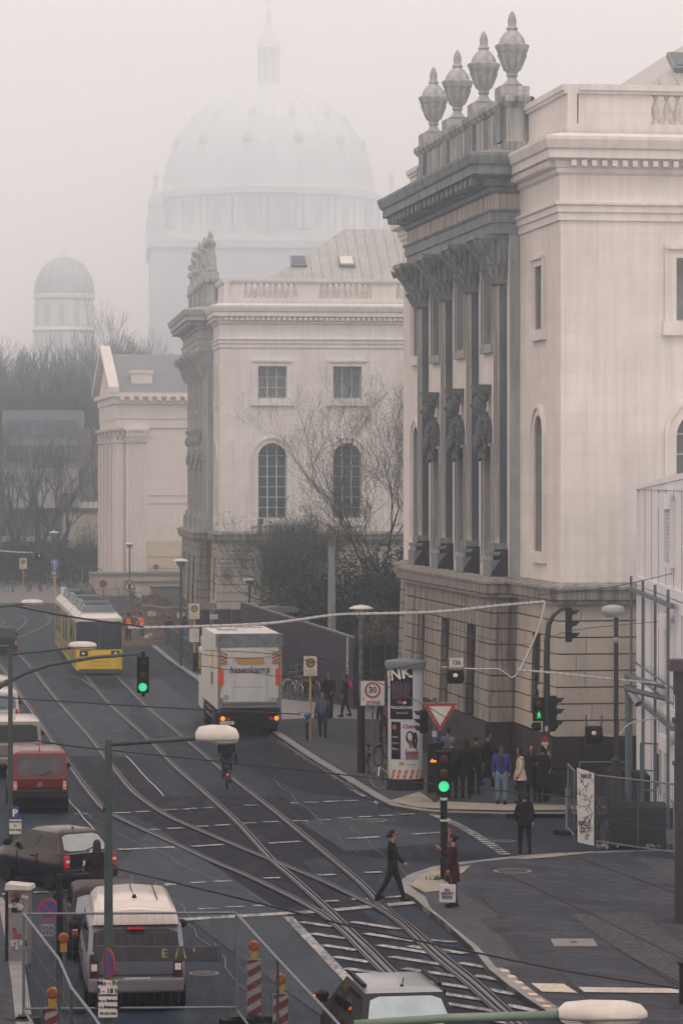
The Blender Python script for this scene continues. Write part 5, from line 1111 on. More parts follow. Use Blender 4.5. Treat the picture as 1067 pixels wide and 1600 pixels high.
for s in (-1, 1):
    m = MB(M('rear post bronze', (.3, .24, .13), .5, .3)); m.b2(s * 1.15 - .045, s * 1.15 + .045, -.05, .12, 1.1, 3.42); m.build('corner_post', LO)
    m = MB(tp_); m.b2(min(s * 1.02, s * 1.1), max(s * 1.02, s * 1.1), -.02, .1, 1.2, 3.4); m.build('door_edge', LO)
    m = MB(M('orange red reflector', (.6, .06, .02), .4)); m.b2(s * 1.09 - .1, s * 1.09 + .1, -.07, -.05, 2.0, 2.6); m.build('reflector', LO)
    m = MB(offw); m.b2(s * .98 - .13, s * .98 + .13, -.05, -.035, 2.78, 3.25)
    for k in range(-1, 4):
        pl = [(-.13, .02 + k * .14), (.13, .02 + k * .14 + s * .14), (.13, .09 + k * .14 + s * .14), (-.13, .09 + k * .14)]; pl = [(s * .98 + a, 2.78 + min(.47, max(0, b))) for a, b in pl]
        m.prism(pl, -.062, -.05, redp, lambda a, b, h: (a, h, b))
    m.build('warning_panel', LO)
    m = MB(amber if True else redl); m.sph((s * 1.02, -.08, .72), (.09, .05, .09), 10, 6); ml = m.build('indicator', LO); MB(redl).b2(s * .82 - .08, s * .82 + .08, -.1, -.06, .66, .78).build('tail_lamp', LO)
    for y in (1.55, 2.3, 6.6): 
        if y == 2.3: continue
        for q_ in ((0, -.3) if y < 3 else (0,)): wheel(LO, s * (1.05 + (q_ if q_ else 0)), y, .48, .27, sgn=s)
    m = MB(galvd); m.b2(s * 1.18 - .02, s * 1.18 + .02, 2.5, 5.7, .55, .65); m.b2(s * 1.18 - .02, s * 1.18 + .02, 2.5, 5.7, .8, .9); m.build('side_guard', LO)
    m = MB(chs); m.b2(min(s * 1.28, s * 1.5), max(s * 1.28, s * 1.5), 8.35, 8.5, 2.0, 2.75); m.tube([(s * 1.1, 8.4, 2.6), (s * 1.4, 8.4, 2.6)], .02, 4); m.build('mirror', LO)
m = MB(och); m.prism([(-.52, 2.78), (.5, 2.78), (.58, 3.06), (-.6, 3.06)][::-1] if False else [(-.44, 2.76), (.60, 2.76), (.52, 3.04), (-.60, 3.04)], -.085, -.07, None, lambda a, b, h: (a, h, b)); 
m.build('logo_stripe', tl); m = MB(black); text(m, 'hasenkamp', .36, (0, -.086, 2.56), black, bold=.004, sx=.95, shear=.2); m.build('lettering', tl)
m = MB(bluep); m.b2(-1.0, -.8, -.05, -.031, 1.45, 1.62, M('notice sticker', (.3, .36, .42), .6)); m.b2(.78, .98, -.05, -.031, 1.42, 1.5, M('notice sticker', (.3, .36, .42), .6)); m.build('sticker', tl)
m = MB(och); m.prism([(1.6, 2.5), (2.6, 2.5), (2.6, 3.2), (1.6, 3.2)], -1.262, -1.245, M('yellow logo', (.7, .45, .06), .5), lambda a, b, h: (h, a, b)); m.prism([(1.7, 1.9), (2.7, 1.9), (2.7, 2.35), (1.7, 2.35)], -1.262, -1.245, M('logo grey', (.16, .15, .12), .6), lambda a, b, h: (h, a, b)); m.build('side_logo', LO)
m = MB(chs); m.b2(-1.1, 1.1, .1, 8.6, .75, 1.06); m.b2(-1.15, 1.15, -.12, .1, .92, 1.12); m.b2(-1.1, 1.1, .25, 1.0, .3, .7); m.b2(-1.18, -1.02, -.1, .3, .95, 1.5, galv); m.b2(1.02, 1.18, -.1, .3, .95, 1.5, galv); m.build('chassis', LO)
m = MB(chs); m.b2(-1.12, 1.12, -.1, .05, .5, .62); m.build('underrun_bar', LO)
m = MB(white); m.box((-.86, -.13, .56), (.52, .012, .13)); text(m, 'F·HK 620', .105, (-.86, -.138, .56), black); m.build('number_plate', LO)
m = MB(tp_); m.b2(-1.22, 1.22, 7.35, 9.2, .55, 3.0); m.b2(-1.15, 1.15, 7.35, 9.0, 3.0, 3.45); cabo = m.build('cab', LO, bevel=.08); m = MB(carglass); m.b2(-1.235, -1.22, 7.9, 8.9, 1.9, 2.8); m.b2(1.22, 1.235, 7.9, 8.9, 1.9, 2.8); m.b2(-1.05, 1.05, 9.2, 9.215, 1.8, 2.8); m.build('window', cabo)
m = MB(offw); m.b2(-.9, -.2, 3.0, 4.5, 3.905, 3.98); m.b2(-1.0, 1.0, 5.2, 6.9, 3.905, 3.96); m.build('roof_cover', LO)
# ------------------------------------------------------------------ the tram
ty = M('tram yellow', (.72, .5, .02), .35, var=.05, scale=1, coat=.4); tw_ = M('tram white', (.62, .63, .62), .4, var=.05, coat=.3); tgr = M('tram grey roof', (.14, .18, .21), .6, var=.2, scale=1); tgl = M('tram glass', (.03, .04, .06), .08, spec=.8)
TR = empty('tram', g(156, 1056), R(7.3), 'yellow and white articulated tram coming towards the camera with dark windscreen', 'tram')
secs = [(0.0, 8.3), (8.9, 17.6), (18.2, 26.6)]
for i, (y0, y1) in enumerate(secs):
    m = MB(ty); Wt = 1.15
    a0 = .45 if i == 0 else 0
    m.b2(-Wt, Wt, y0 + a0, y1, .28, 1.12, ty); m.b2(-Wt + .01, Wt - .01, y0 + a0, y1, 1.12, 2.62, M('tram side glass band', (.05, .07, .09), .15, var=.2)); m.b2(-Wt, Wt, y0 + a0, y1, 2.62, 2.86, tw_)
    m.prism([(-Wt, 2.86), (Wt, 2.86), (Wt * .8, 3.1), (-Wt * .8, 3.1)], y0 + a0, y1, tw_, lambda a, b, h: (a, h, b))
    if i == 0:   # rounded nose
        m.prism([(-Wt, a0), (-1.08, .12), (-.85, 0), (.85, 0), (1.08, .12), (Wt, a0)], .28, 1.12, ty); m.prism([(-Wt, a0), (-1.06, .16), (-.84, .05), (.84, .05), (1.06, .16), (Wt, a0)], 1.12, 1.3, ty)
        m.prism([(-Wt, a0), (-1.06, .2), (-.82, .08), (.82, .08), (1.06, .2), (Wt, a0)], 2.7, 2.86, tw_); vs = [(-Wt, a0, 2.86), (-.82, .1, 2.86), (.82, .1, 2.86), (Wt, a0, 2.86), (-.9, a0 + .1, 3.1), (.9, a0 + .1, 3.1)]; m.add(vs, [(0, 1, 4), (1, 2, 5, 4), (2, 3, 5)], tw_)
    s_ = m.build('carriage', TR)
    for sx in (-1, 1):
        n = 5
        for k in range(n):
            ya, yb = y0 + a0 + .25 + k * (y1 - y0 - a0 - .3) / n, y0 + a0 + .1 + (k + 1) * (y1 - y0 - a0 - .3) / n
            w_ = MB(tgl); w_.b2(min(sx * Wt, sx * (Wt + .012)), max(sx * Wt, sx * (Wt + .012)), ya, yb, 1.25 if k % 2 else .5, 2.5); wo = w_.build('door' if k % 2 == 0 else 'window', s_)
            if k % 2 == 0: MB(ty).b2(min(sx * Wt, sx * (Wt + .02)), max(sx * Wt, sx * (Wt + .02)), (ya + yb) / 2 - .05, (ya + yb) / 2 + .05, .5, 2.5).build('door_post', wo)
        p_ = MB(ty)
        for yy in (y0 + a0 + .1, y1 - .12): p_.b2(min(sx * Wt, sx * (Wt + .016)), max(sx * Wt, sx * (Wt + .016)), yy - .1, yy + .1, .3, 2.86)
        p_.build('yellow_post', s_)
    if i < 2: m = MB(M('bellows rubber', (.02, .02, .025), .8)); [m.b2(-1.05 + .04 * (k % 2), 1.05 - .04 * (k % 2), y1 + k * .1, y1 + k * .1 + .1, .4, 2.85) for k in range(6)]; m.build('bellows', TR)
    for (ya, yb, hh) in ((y0 + 1.1, y0 + 3.6, .38), (y0 + 4.0, y1 - .5, .5)):
        m = MB(tgr); m.prism([(-.85, 3.08), (.85, 3.08), (.68, 3.08 + hh), (-.68, 3.08 + hh)], ya, yb, None, lambda a, b, h: (a, h, b)); bo = m.build('roof_unit', s_, bevel=.03)
        m = MB(M('grille dark', (.04, .05, .06), .6)); [m.b2(-.6, .6, ya + .3 + k * .22, ya + .38 + k * .22, 3.08 + hh, 3.1 + hh) for k in range(int((yb - ya - .5) / .22))]; m.build('grille', bo)
    for k in (-.78, .78): wheel(TR, k, y0 + 3.5, .33, .14, sgn=1 if k > 0 else -1)
m = MB(tgl); m.prism([(-1.04, .17), (-.83, .06), (-.04, .04), (-.04, .12), (-.8, .14), (-1.0, .25)], 1.3, 2.7); m.prism([(1.04, .17), (.83, .06), (.04, .04), (.04, .12), (.8, .14), (1.0, .25)], 1.3, 2.7); m.b2(-.04, .04, .045, .1, 1.3, 2.7, galvd); ws = m.build('windscreen', TR)
m = MB(black); m.tube([(-.1, .03, 1.35), (.02, .025, 2.4)], .02, 4); m.tube([(.1, .03, 1.35), (.5, .03, 1.4)], .02, 4); m.build('wiper', ws)
m = MB(black)
for s in (-1, 1):
    m2 = MB(black); m2.b2(s * .78 - .2, s * .78 + .2, -.015, .05, .98, 1.24); lo = m2.build('headlamp_recess', TR); MB(whitel).sph((s * .8, -.02, 1.1), (.08, .03, .08), 8, 6).build('headlight', lo)
    m2 = MB(black); m2.tube([(s * 1.1, .4, 2.5), (s * 1.4, .3, 2.45)], .02, 5); m2.b2(min(s * 1.35, s * 1.45), max(s * 1.35, s * 1.45), .22, .3, 1.95, 2.45); m2.build('mirror', TR)
m = MB(M('tram skirt', (.05, .06, .08), .6)); m.prism([(-1.1, .4), (-1.0, .02), (-.8, -.08), (.8, -.08), (1.0, .02), (1.1, .4)], .12, .34); m.b2(-1.1, 1.1, .4, 26.5, .12, .3); m.build('skirt', TR)
m = MB(M('tram panel line', (.2, .13, .01), .6)); m.b2(-.45, .45, -.012, .0, .72, .735); m.b2(-.45, .45, -.012, .0, .5, .515); m.b2(-.45, -.435, -.012, 0, .5, .735); m.b2(.435, .45, -.012, 0, .5, .735); m.b2(-.85, .85, -.012, 0, .9, .912); m.build('coupler_flap', TR)
m = MB(galvd); m.tube([(-.5, 13.6, 3.45), (-.3, 12.6, 3.9), (-.2, 13.9, 4.9)], .035, 5); m.tube([(.5, 13.6, 3.45), (.3, 12.6, 3.9), (.2, 13.9, 4.9)], .035, 5); m.tube([(-.85, 13.9, 4.85), (-.6, 13.9, 4.95), (.6, 13.9, 4.95), (.85, 13.9, 4.85)], .03, 5); m.tube([(0, 13.9, 3.4), (0, 14.2, 4.2)], .07, 6); m.b2(-.7, .7, 13.0, 14.2, 3.3, 3.46); m.build('pantograph', TR)
m = MB(white); m.tube([(-.8, 24.5, 3.1), (-.8, 24.5, 3.6)], .14, 8); m.build('roof_cylinder', TR)
# ------------------------------------------------------------------ bicycles
def bicycle(name='bicycle', col=(.02, .02, .025), loc=(0, 0, 0), rz=0, label=None, group=None, basket=False, step=False, pale=False, seat_col=None):
    fr = M('frame %s' % (col,), col, .35, .3, var=.1); o = empty(name, loc, rz, label, 'bicycle', group); r = .335; wb = 1.06
    tyre = M('tyre pale wall', (.2, .2, .2), .7) if pale else rubber
    for y in (0, wb):
        m = MB(tyre); n = 28
        for k in range(n):
            pass
        vs = []; fs = []; t = .018
        for k in range(n):
            a = 2 * math.pi * k / n
            for j in range(6): b = 2 * math.pi * j / 6; rr = r - t + t * math.cos(b); vs.append((t * math.sin(b), rr * math.cos(a), rr * math.sin(a)))
        for k in range(n):
            for j in range(6): fs.append((k * 6 + j, ((k + 1) % n) * 6 + j, ((k + 1) % n) * 6 + (j + 1) % 6, k * 6 + (j + 1) % 6))
        m.add(vs, fs); wo = m.build('wheel', o, (0, y, r), smooth=True); s_ = MB(galv)
        for k in range(14): a = 2 * math.pi * k / 14; s_.tube([(.02 * (-1) ** k, 0, 0), (0, (r - .03) * math.cos(a), (r - .03) * math.sin(a))], .0022, 3, cap=False)
        s_.lathe([(.025, -.04), (.025, .04)], n=8, axis='X'); s_.build('spokes', wo)
    f = MB(fr); bb = (0, .42, .28); st = (0, .3, .78); hd = (0, .82, .82); hb = (0, .86, .68)
    f.tube([bb, (0, .27, .9)], .017, 6); f.tube([bb, hb], .02, 6); f.tube([st, hd] if not step else [(0, .36, .5), hb], .018, 6); f.tube([hd, hb], .02, 6)
    for s in (-.03, .03): f.tube([(s, 0, r), (s, .42, .28)], .011, 5); f.tube([(s, 0, r), (s * .7, .31, .76)], .009, 5); f.tube([(s, wb, r), (s, .9, .64), hb], .012, 5)
    f.build('frame', o)
    m = MB(galvd); m.tube([hd, (0, .79, .95)], .014, 5); m.tube([(-.28, .68, 1.0), (-.2, .76, 1.02), (0, .8, .96), (.2, .76, 1.02), (.28, .68, 1.0)], .013, 6); m.build('handlebar', o)
    m = MB(black if not seat_col else M('seat cover %.2f' % seat_col[0], seat_col, .5)); m.sph((0, .24, .94), (.085 if not seat_col else .14, .14 if not seat_col else .17, .04 if not seat_col else .11), 10, 6); m.sph((0, .36, .93), (.03, .09, .025), 8, 5); m.build('saddle', o)
    m = MB(galvd); m.lathe([(.09, -.008), (.09, .008)], (.05, .42, .28), 14, axis='X'); m.tube([(.07, .42, .28), (.07, .55, .2)], .01, 4); m.tube([(-.07, .42, .28), (-.07, .29, .36)], .01, 4); m.b2(.05, .13, .52, .6, .19, .21); m.b2(-.13, -.05, .25, .33, .35, .37); m.build('crankset', o)
    m = MB(black if not pale else white); vs = []
    for y in (0, wb): m.tube([(0, y + (r + .03) * math.cos(a), r + (r + .03) * math.sin(a)) for a in [math.pi * (.1 + .8 * k / 8) for k in range(9)]], .014, 4)
    m.build('mudguard', o); m = MB(redl); m.b2(-.025, .025, -r - .06, -r - .03, .5, .56); m.build('rear_light', o)
    m = MB(galvd); m.b2(-.06, .06, -.25, .2, .73, .745); m.tube([(-.05, -.2, .73), (-.04, 0, .36)], .006, 4); m.tube([(.05, -.2, .73), (.04, 0, .36)], .006, 4); m.build('rack', o)
    if basket: m = MB(galvd); m.box((0, .98, .92), (.34, .26, .24), top=(1.15, 1.15)); m.build('basket', o)
    return o
b0 = bicycle(col=(.02, .03, .05), loc=g(452, 1090, KZ), rz=R(35), label='one of the bicycles packed in the stand behind the lorry, before the dark hoarding', group='bicycles in the stand before the hoarding')
bvar = [b0, bicycle(col=(.14, .15, .17), loc=g(470, 1094, KZ), rz=R(20), group='bicycles in the stand before the hoarding', label='one of the bicycles packed in the stand behind the lorry, before the dark hoarding', pale=True), bicycle(col=(.02, .02, .02), loc=g(480, 1090, KZ), rz=R(-15), step=True, basket=True, group='bicycles in the stand before the hoarding', label='one of the bicycles packed in the stand behind the lorry, before the dark hoarding')]
rnd = random.Random(4)
for i in range(15): copy_thing(bvar[i % 3], g(446 + i * 5.1 + rnd.uniform(-3, 3), 1074 + (i * 7 % 18), KZ), R(rnd.uniform(-50, 60)))
bicycle(col=(.2, .2, .22), loc=g(464, 1058, KZ), rz=R(70), label='bicycle with a bright red seat cover at the top of the packed stand', seat_col=(.5, .02, .02), pale=True)
for i in range(19): copy_thing(bvar[i % 3], g(-6 + i * 8.2 + rnd.uniform(-3, 3), 926 - (i % 3) * 5, KZ), R(rnd.uniform(-60, 60)), 'one of the bicycles parked in front of the dark hedge, far left', group='bicycles parked before the far hedge')
bicycle(col=(.02, .02, .03), loc=g(578, 1210, KZ), rz=R(12), label='bicycle locked upright to the zone 30 sign post')
bicycle(col=(.03, .02, .03), loc=g(590, 1192, KZ) + Vector((0, -1.2, 0)), rz=R(-28), label='bicycle leaning between the zone 30 post and the no stopping post')
bf = bicycle(col=(.02, .02, .025), loc=g(600, 1228, KZ), rz=R(180 - 8), label='black bicycle with a large pale rimmed front wheel turned sideways at the kerb', pale=True, basket=False)
for ch in bf.children:
    if ch.name.startswith('wheel') and ch.location.y > .5: ch.rotation_euler = (0, 0, R(72)); ch.scale = (1.6, 1.0, 1.0)
for ch in [c for c in bf.children if c.name.startswith('handlebar')]: pass
bf.location.z = KZ; 
bs = bicycle(col=(.02, .02, .03), loc=g(481, 1158, KZ), rz=R(4), label='bicycle with a bright blue seat bag leaning on the bus stop post', seat_col=(.03, .08, .45))
# ================================================================== PEOPLE
def skin_mesh(verts, edges, rad, mat, name, parent, sub=1, root=0, flat=1.0):
    me = bpy.data.meshes.new(name); me.from_pydata(verts, edges, []); me.update()
    o = bpy.data.objects.new(name, me); TS.collection.objects.link(o)
    o.modifiers.new('k', 'SKIN'); s = o.modifiers.new('s', 'SUBSURF'); s.levels = sub; s.render_levels = sub
    me.skin_vertices.new() if not me.skin_vertices else None
    sv = me.skin_vertices[0].data
    for i, r in enumerate(rad): sv[i].radius = r if isinstance(r, tuple) else (r, r)
    sv[root].use_root = True
    TS.view_layers[0].update(); out = bpy.data.meshes.new_from_object(o.evaluated_get(TS.view_layers[0].depsgraph))
    bpy.data.objects.remove(o)
    out.materials.clear(); out.materials.append(mat); out.polygons.foreach_set('use_smooth', [True] * len(out.polygons))
    q = bpy.data.objects.new(name, out); COL.objects.link(q)
    if parent: q.parent = parent
    return q
def join_into(o, mb):
    me = o.data; base = len(me.vertices); mats = list(me.materials)
    V = [tuple(v.co) for v in me.vertices] + mb.v; Fc = [tuple(p.vertices) for p in me.polygons] + [tuple(base + i for i in f) for f in mb.f]; mi = [p.material_index for p in me.polygons]
    for m in mb.mats:
        if m not in mats: mats.append(m)
    mi += [mats.index(mb.mats[i]) for i in mb.mi]
    n = bpy.data.meshes.new(me.name); n.from_pydata(V, [], Fc); [n.materials.append(m) for m in mats]; n.polygons.foreach_set('material_index', mi); n.polygons.foreach_set('use_smooth', [True] * len(Fc)); n.update(); o.data = n
def cloth(c): return M('cloth %.3f %.3f %.3f' % c, c, .85, var=.25, scale=9)
def person(label, px, py, face, h=1.72, top=(.01, .01, .013), bot=(.01, .01, .014), hair=(.015, .012, .012), hairlen='short', shoe=(.008, .008, .01), legs=((0, 4), (0, 4)), arms=((6, 12), (6, 12)), coat=0.0, skirt=False, lean=0, look=0, pose='stand', z=KZ, loc=None, hat=None, fat=1.0, group=None, vest=None, shirt=None, glasses=False, wide=1.0):
    k = h / 1.75; o = empty('person', loc or g(px, py, z), R(face), label, 'person', group); o.scale = (k, k, k)
    hip = Vector((0, 0, .93)); sy = lambda a: math.sin(R(a)); cy = lambda a: math.cos(R(a))
    J = {}; lows = []
    for s, (a, b) in zip((-1, 1), legs):
        h0 = hip + Vector((s * .095, 0, -.03)); kn = h0 + Vector((s * .012, .43 * sy(a), -.43 * cy(a))); an = kn + Vector((0, .41 * sy(a - b), -.41 * cy(a - b))); J[s] = (h0, kn, an); lows.append(an.z)
    dz = .085 - min(lows)
    hip = hip + Vector((0, 0, dz)); J = {s: tuple(v + Vector((0, 0, dz)) for v in t) for s, t in J.items()}
    L_ = lambda v: Vector((v.x, v.y + (v.z - hip.z) * sy(lean), hip.z + (v.z - hip.z) * cy(lean))) if lean else v
    up = [L_(hip + Vector((0, y, zz))) for y, zz in ((0, .03), (.01, .18), (.0, .36), (-.01, .5), (.0, .56))]
    pel, wai, che, nb, nk = up; hd = L_(hip + Vector((0, .02, .685)))
    A = {}
    for s, (a, b) in zip((-1, 1), arms):
        sh = L_(hip + Vector((s * .185 * wide, -.01, .465))); el = sh + Vector((s * .045, .28 * sy(a), -.28 * cy(a))); wr = el + Vector((-s * .01, .25 * sy(a + b), -.25 * cy(a + b))); A[s] = (sh, el, wr)
    v = [pel, wai, che, nb, nk]; e = [(0, 1), (1, 2), (2, 3), (3, 4)]; r = [(.13, .1), (.115, .09), (.15, .105), (.08, .07), .052]
    for s in (-1, 1):
        i = len(v); v += list(J[s]); e += [(0, i), (i, i + 1), (i + 1, i + 2)]; r += [(.07, .075), .05, .034]
        i = len(v); v += list(A[s]); e += [(2, i), (i, i + 1), (i + 1, i + 2)]; r += [.055, .04, .027]
    b = skin_mesh([tuple(p) for p in v], e, r, skin, 'body', o)
    m = MB(skin); e_ = Euler((0, 0, R(look))).to_matrix(); H_ = lambda x, y, zz: hd + e_ @ Vector((x, y, zz))
    m.tube([nk - Vector((0, 0, .08)), nk, hd - Vector((0, 0, .03))], [.06, .053, .05], 10)
    m.sph(hd + Vector((0, 0, .025)), (.077, .094, .105), 14, 10); m.sph(H_(0, .03, -.045), (.055, .062, .06), 12, 8)
    m.add([H_(-.014, .09, .0), H_(.014, .09, .0), H_(0, .115, -.012), H_(0, .088, .04)], [(0, 1, 2), (0, 2, 3), (1, 3, 2)]); m.sph(H_(0, .085, -.045), (.024, .012, .008), 8, 5, M('lips', (.3, .08, .07), .5))
    for s in (-1, 1): m.sph(H_(s * .078, -.005, .01), (.012, .022, .032), 8, 6); m.sph(H_(s * .03, .083, .025), (.013, .009, .008), 8, 5, M('eye dark', (.02, .015, .015), .3))
    if glasses: m.tube([H_(-.07, .05, .03), H_(-.055, .1, .028), H_(.055, .1, .028), H_(.07, .05, .03)], .008, 5, black)
    for s in (-1, 1):   # hands: palm, four fingers of different length, thumb
        sh, el, wr = A[s]; d = (wr - el).normalized(); side = Vector((0, 1, 0)) - d * d.y; side = side.normalized() if side.length > .1 else Vector((0, 0, 1)); nrm = d.cross(side)
        m.tube([wr - d * .02, wr + d * .03, wr + d * .085], [.026, .036, .033], 8)
        for kx, (off, ln) in enumerate(((-.027, .06), (-.009, .075), (.009, .07), (.026, .055))):
            p0 = wr + d * .08 + side * off; p1 = p0 + d * ln * .55 + nrm * s * -.006; p2 = p1 + (d * .8 - nrm * s * .6).normalized() * ln * .5; m.tube([p0, p1, p2], [.0105, .009, .007], 6)
        p0 = wr + d * .025 + side * .03; m.tube([p0, p0 + side * .025 + d * .025, p0 + side * .028 + d * .055], [.013, .011, .008], 6)
    for s in (-1, 1): an = J[s][2]; m.sph(an + Vector((0, .03, -.03)), (.035, .07, .04), 8, 6)
    join_into(b, m)
    # trousers or stockings
    v = [L_(hip + Vector((0, 0, .15))), hip + Vector((0, 0, -.02))]; e = [(0, 1)]; r = [(.135 * fat, .105 * fat), (.155 * fat, .125 * fat)]
    for s in (-1, 1):
        i = len(v); h0, kn, an = J[s]; v += [h0 + (kn - h0) * .16, kn, kn.lerp(an, .5), an + Vector((0, 0, .01))]; e += [(1, i), (i, i + 1), (i + 1, i + 2), (i + 2, i + 3)]; r += [.11 * fat, .072 * fat, .062 * fat, .05 * fat]
    skin_mesh([tuple(p) for p in v], e, r, cloth(bot), 'trousers' if not skirt else 'stockings', o, root=1)
    # jacket with sleeves
    v = [hip + Vector((0, 0, -.1)), wai, che, nb + Vector((0, 0, -.01)), nk + Vector((0, 0, -.03))]; e = [(0, 1), (1, 2), (2, 3), (3, 4)]; r = [(.165 * fat, .135 * fat), (.15 * fat, .125 * fat), (.18 * fat * wide, .14 * fat), (.105, .1), (.07, .075)]
    for s in (-1, 1):
        sh, el, wr = A[s]; i = len(v); v += [sh, el, wr - (wr - el) * .06]; e += [(2, i), (i, i + 1), (i + 1, i + 2)]; r += [.08 * fat, .062 * fat, .046 * fat]
    skin_mesh([tuple(p) for p in v], e, r, cloth(top), 'jacket', o, root=1)
    if coat:
        c = MB(cloth(skirt if isinstance(skirt, tuple) else top)); zt = hip.z + .12; zb = max(.12, hip.z - coat); n = 18; sw = (J[1][1].y + J[-1][1].y) / 2; vs = []
        for j, (t, fr) in enumerate(((0, .16), (.3, .185), (.65, .2), (1, .225))):
            zz = zt + (zb - zt) * t
            for i in range(n): a = 2 * math.pi * i / n; vs.append((fr * fat * math.cos(a) * (1 + .04 * math.sin(5 * a)), fr * fat * .82 * math.sin(a) * (1 + .06 * math.sin(4 * a + j)) + sw * t * .6, zz))
        fs = [(j * n + i, j * n + (i + 1) % n, (j + 1) * n + (i + 1) % n, (j + 1) * n + i) for j in range(3) for i in range(n)] + [tuple(range(n)), tuple(range(3 * n, 4 * n))]
        c.add(vs, fs); c.build('coat_skirt' if not isinstance(skirt, tuple) else 'skirt', o, auto=60)
    if vest:
        c = MB(M('hi vis orange', (.85, .16, .02), .6, var=.1, emit=None)); n = 16; vs = []
        prof = [(.19, .155, hip.z - .05), (.175, .15, wai.z), (.21, .165, che.z), (.16, .13, nb.z + .01)]
        for rx_, ry_, zz in prof:
            for i in range(n): a = 2 * math.pi * i / n; vs.append((rx_ * math.cos(a), ry_ * math.sin(a) + (zz - hip.z) * sy(lean), zz))
        c.add(vs, [(j * n + i, j * n + (i + 1) % n, (j + 1) * n + (i + 1) % n, (j + 1) * n + i) for j in range(3) for i in range(n)])
        for zz, rr in ((wai.z, .182), (hip.z + .06, .19)):
            c.lathe([(rr, zz), (rr + .004, zz + .02), (rr, zz + .05)], n=16, mat=M('reflective strip', (.6, .6, .6), .4), sq=.86)
        c.build('safety_vest', o, auto=60)
    if shirt: c = MB(cloth(shirt)); c.sph(che + Vector((0, .1, -.08)), (.07, .045, .24), 10, 8); c.build('shirt', o, smooth=True)
    sb = cloth(shoe)
    for s in (-1, 1):
        an = J[s][2]; kn = J[s][1]; pt = (an - kn).normalized(); ang = math.atan2(pt.y, -pt.z); c = MB(sb); c.sph((0, .05, -.035), (.046, .125, .045), 12, 8); c.sph((0, -.01, .01), (.045, .055, .055), 10, 7); c.box((0, .045, -.07), (.08, .23, .02))
        so = c.build('shoe', o, smooth=False, auto=50); so.location = an; so.rotation_euler = (-max(-.5, min(.5, ang * .6)), 0, 0)
    hb = MB(M('hair %.3f' % hair[0], hair, .6, var=.3, scale=20))
    hb.sph(H_(0, -.018, .05), (.086, .096, .09), 14, 10); hb.sph(H_(0, -.045, .01), (.08, .07, .09), 12, 8)
    if hairlen == 'bun': hb.sph(H_(0, -.13, .045), (.042, .042, .042), 10, 8)
    if hairlen == 'lowbun': hb.sph(H_(0, -.13, -.02), (.045, .05, .05), 10, 8)
    if hairlen == 'long': hb.sph(H_(0, -.055, -.08), (.092, .06, .15), 12, 8); hb.sph(H_(-.07, -.01, -.04), (.03, .05, .12), 8, 6); hb.sph(H_(.07, -.01, -.04), (.03, .05, .12), 8, 6)
    hb.build('hair', o, smooth=True)
    if hat: c = MB(cloth(hat)); c.sph(H_(0, -.005, .085), (.095, .105, .075), 12, 8); c.box(H_(0, .1, .075), (.13, .08, .012)); c.build('hat', o, auto=50)
    return o, A, hip, k
def carried(name, label, parent_o, local, build, cat):
    """a thing carried by a person: its own top-level object placed where the hand or the back is"""
    e = Euler((0, 0, parent_o.rotation_euler[2])).to_matrix(); k = parent_o.scale[0]; p = Vector(parent_o.location) + e @ (Vector(local) * k)
    o = empty(name, p, parent_o.rotation_euler[2], label, cat); build(o); return o
def backpack(col):
    def f(o):
        m = MB(cloth(col)); m.sph((0, -.08, 0), (.15, .1, .22), 14, 10); m.sph((0, -.16, -.06), (.11, .05, .12), 10, 8); m.build('bag', o, smooth=True)
        m = MB(cloth((.02, .02, .03)))
        for s in (-1, 1): m.tube([(s * .1, -.05, .17), (s * .12, .1, .24), (s * .13, .2, .1), (s * .12, .1, -.12)], .014, 5)
        m.build('strap', o)
    return f
def handbag(col, w_=.3, hh=.22, dd=.1, strap=.3):
    def f(o):
        m = MB(cloth(col)); m.box((0, 0, -hh / 2 - strap), (dd, w_, hh), top=(.7, .9)); m.build('bag', o, bevel=.02); m = MB(cloth((.02, .02, .02)))
        m.tube([(0, -w_ * .35, -strap), (0, -w_ * .12, 0), (0, w_ * .12, 0), (0, w_ * .35, -strap)], .008, 5); m.build('handle', o)
    return f
# face angle: 0 looks away from the camera, 180 towards it, 90 to the left, -90 to the right
K0 = 0.0
p1, A_, hp, k_ = person('woman in black with a low bun striding right across the tram rails', 613, 1409, -90, 1.70, top=(.008, .008, .011), hairlen='lowbun', legs=((22, 6), (-20, 12)), arms=((-14, 18), (24, 22)), z=0, glasses=True)
p2, A2, hp2, k2_ = person('woman in a maroon coat with a high bun, waiting by the corner signal post', 707, 1417, 82, 1.63, top=(.032, .005, .009), bot=(.02, .008, .012), hair=(.012, .008, .01), hairlen='bun', shoe=(.03, .006, .01), coat=.34, arms=((4, 12), (35, 100)), legs=((3, 3), (-3, 3)))
def tote(o):
    m = MB(M('white shopping bag', (.42, .46, .5), .55, var=.2, scale=6)); m.box((0, 0, -.42), (.14, .36, .4), top=(.8, 1.02)); b_ = m.build('bag', o, bevel=.01); m = MB(cloth((.1, .1, .12)))
    m.tube([(0, -.1, -.22), (0, -.05, 0), (0, .05, 0), (0, .1, -.22)], .008, 5); m.build('handle', o)
    m = MB(M('maroon print', (.1, .02, .05), .6))
    for j, w_ in enumerate((.16, .24, .2)): text(m, ('ALL', 'ABOUT', 'MORE')[j], .085, (.085, .0, -.33 - j * .085), m.mat, xa=(0, 1, 0), ya=(0, 0, 1), bold=.003); text(m, ('ALL', 'ABOUT', 'MORE')[j], .085, (-.085, .0, -.33 - j * .085), m.mat, xa=(0, -1, 0), ya=(0, 0, 1), bold=.003)
    m.build('print', b_)
carried('shopping_bag', 'white shopping bag with maroon lettering in the hand of the woman in maroon', p2, A2[-1][2] + Vector((-.02, .02, -.09)), tote, 'bag')
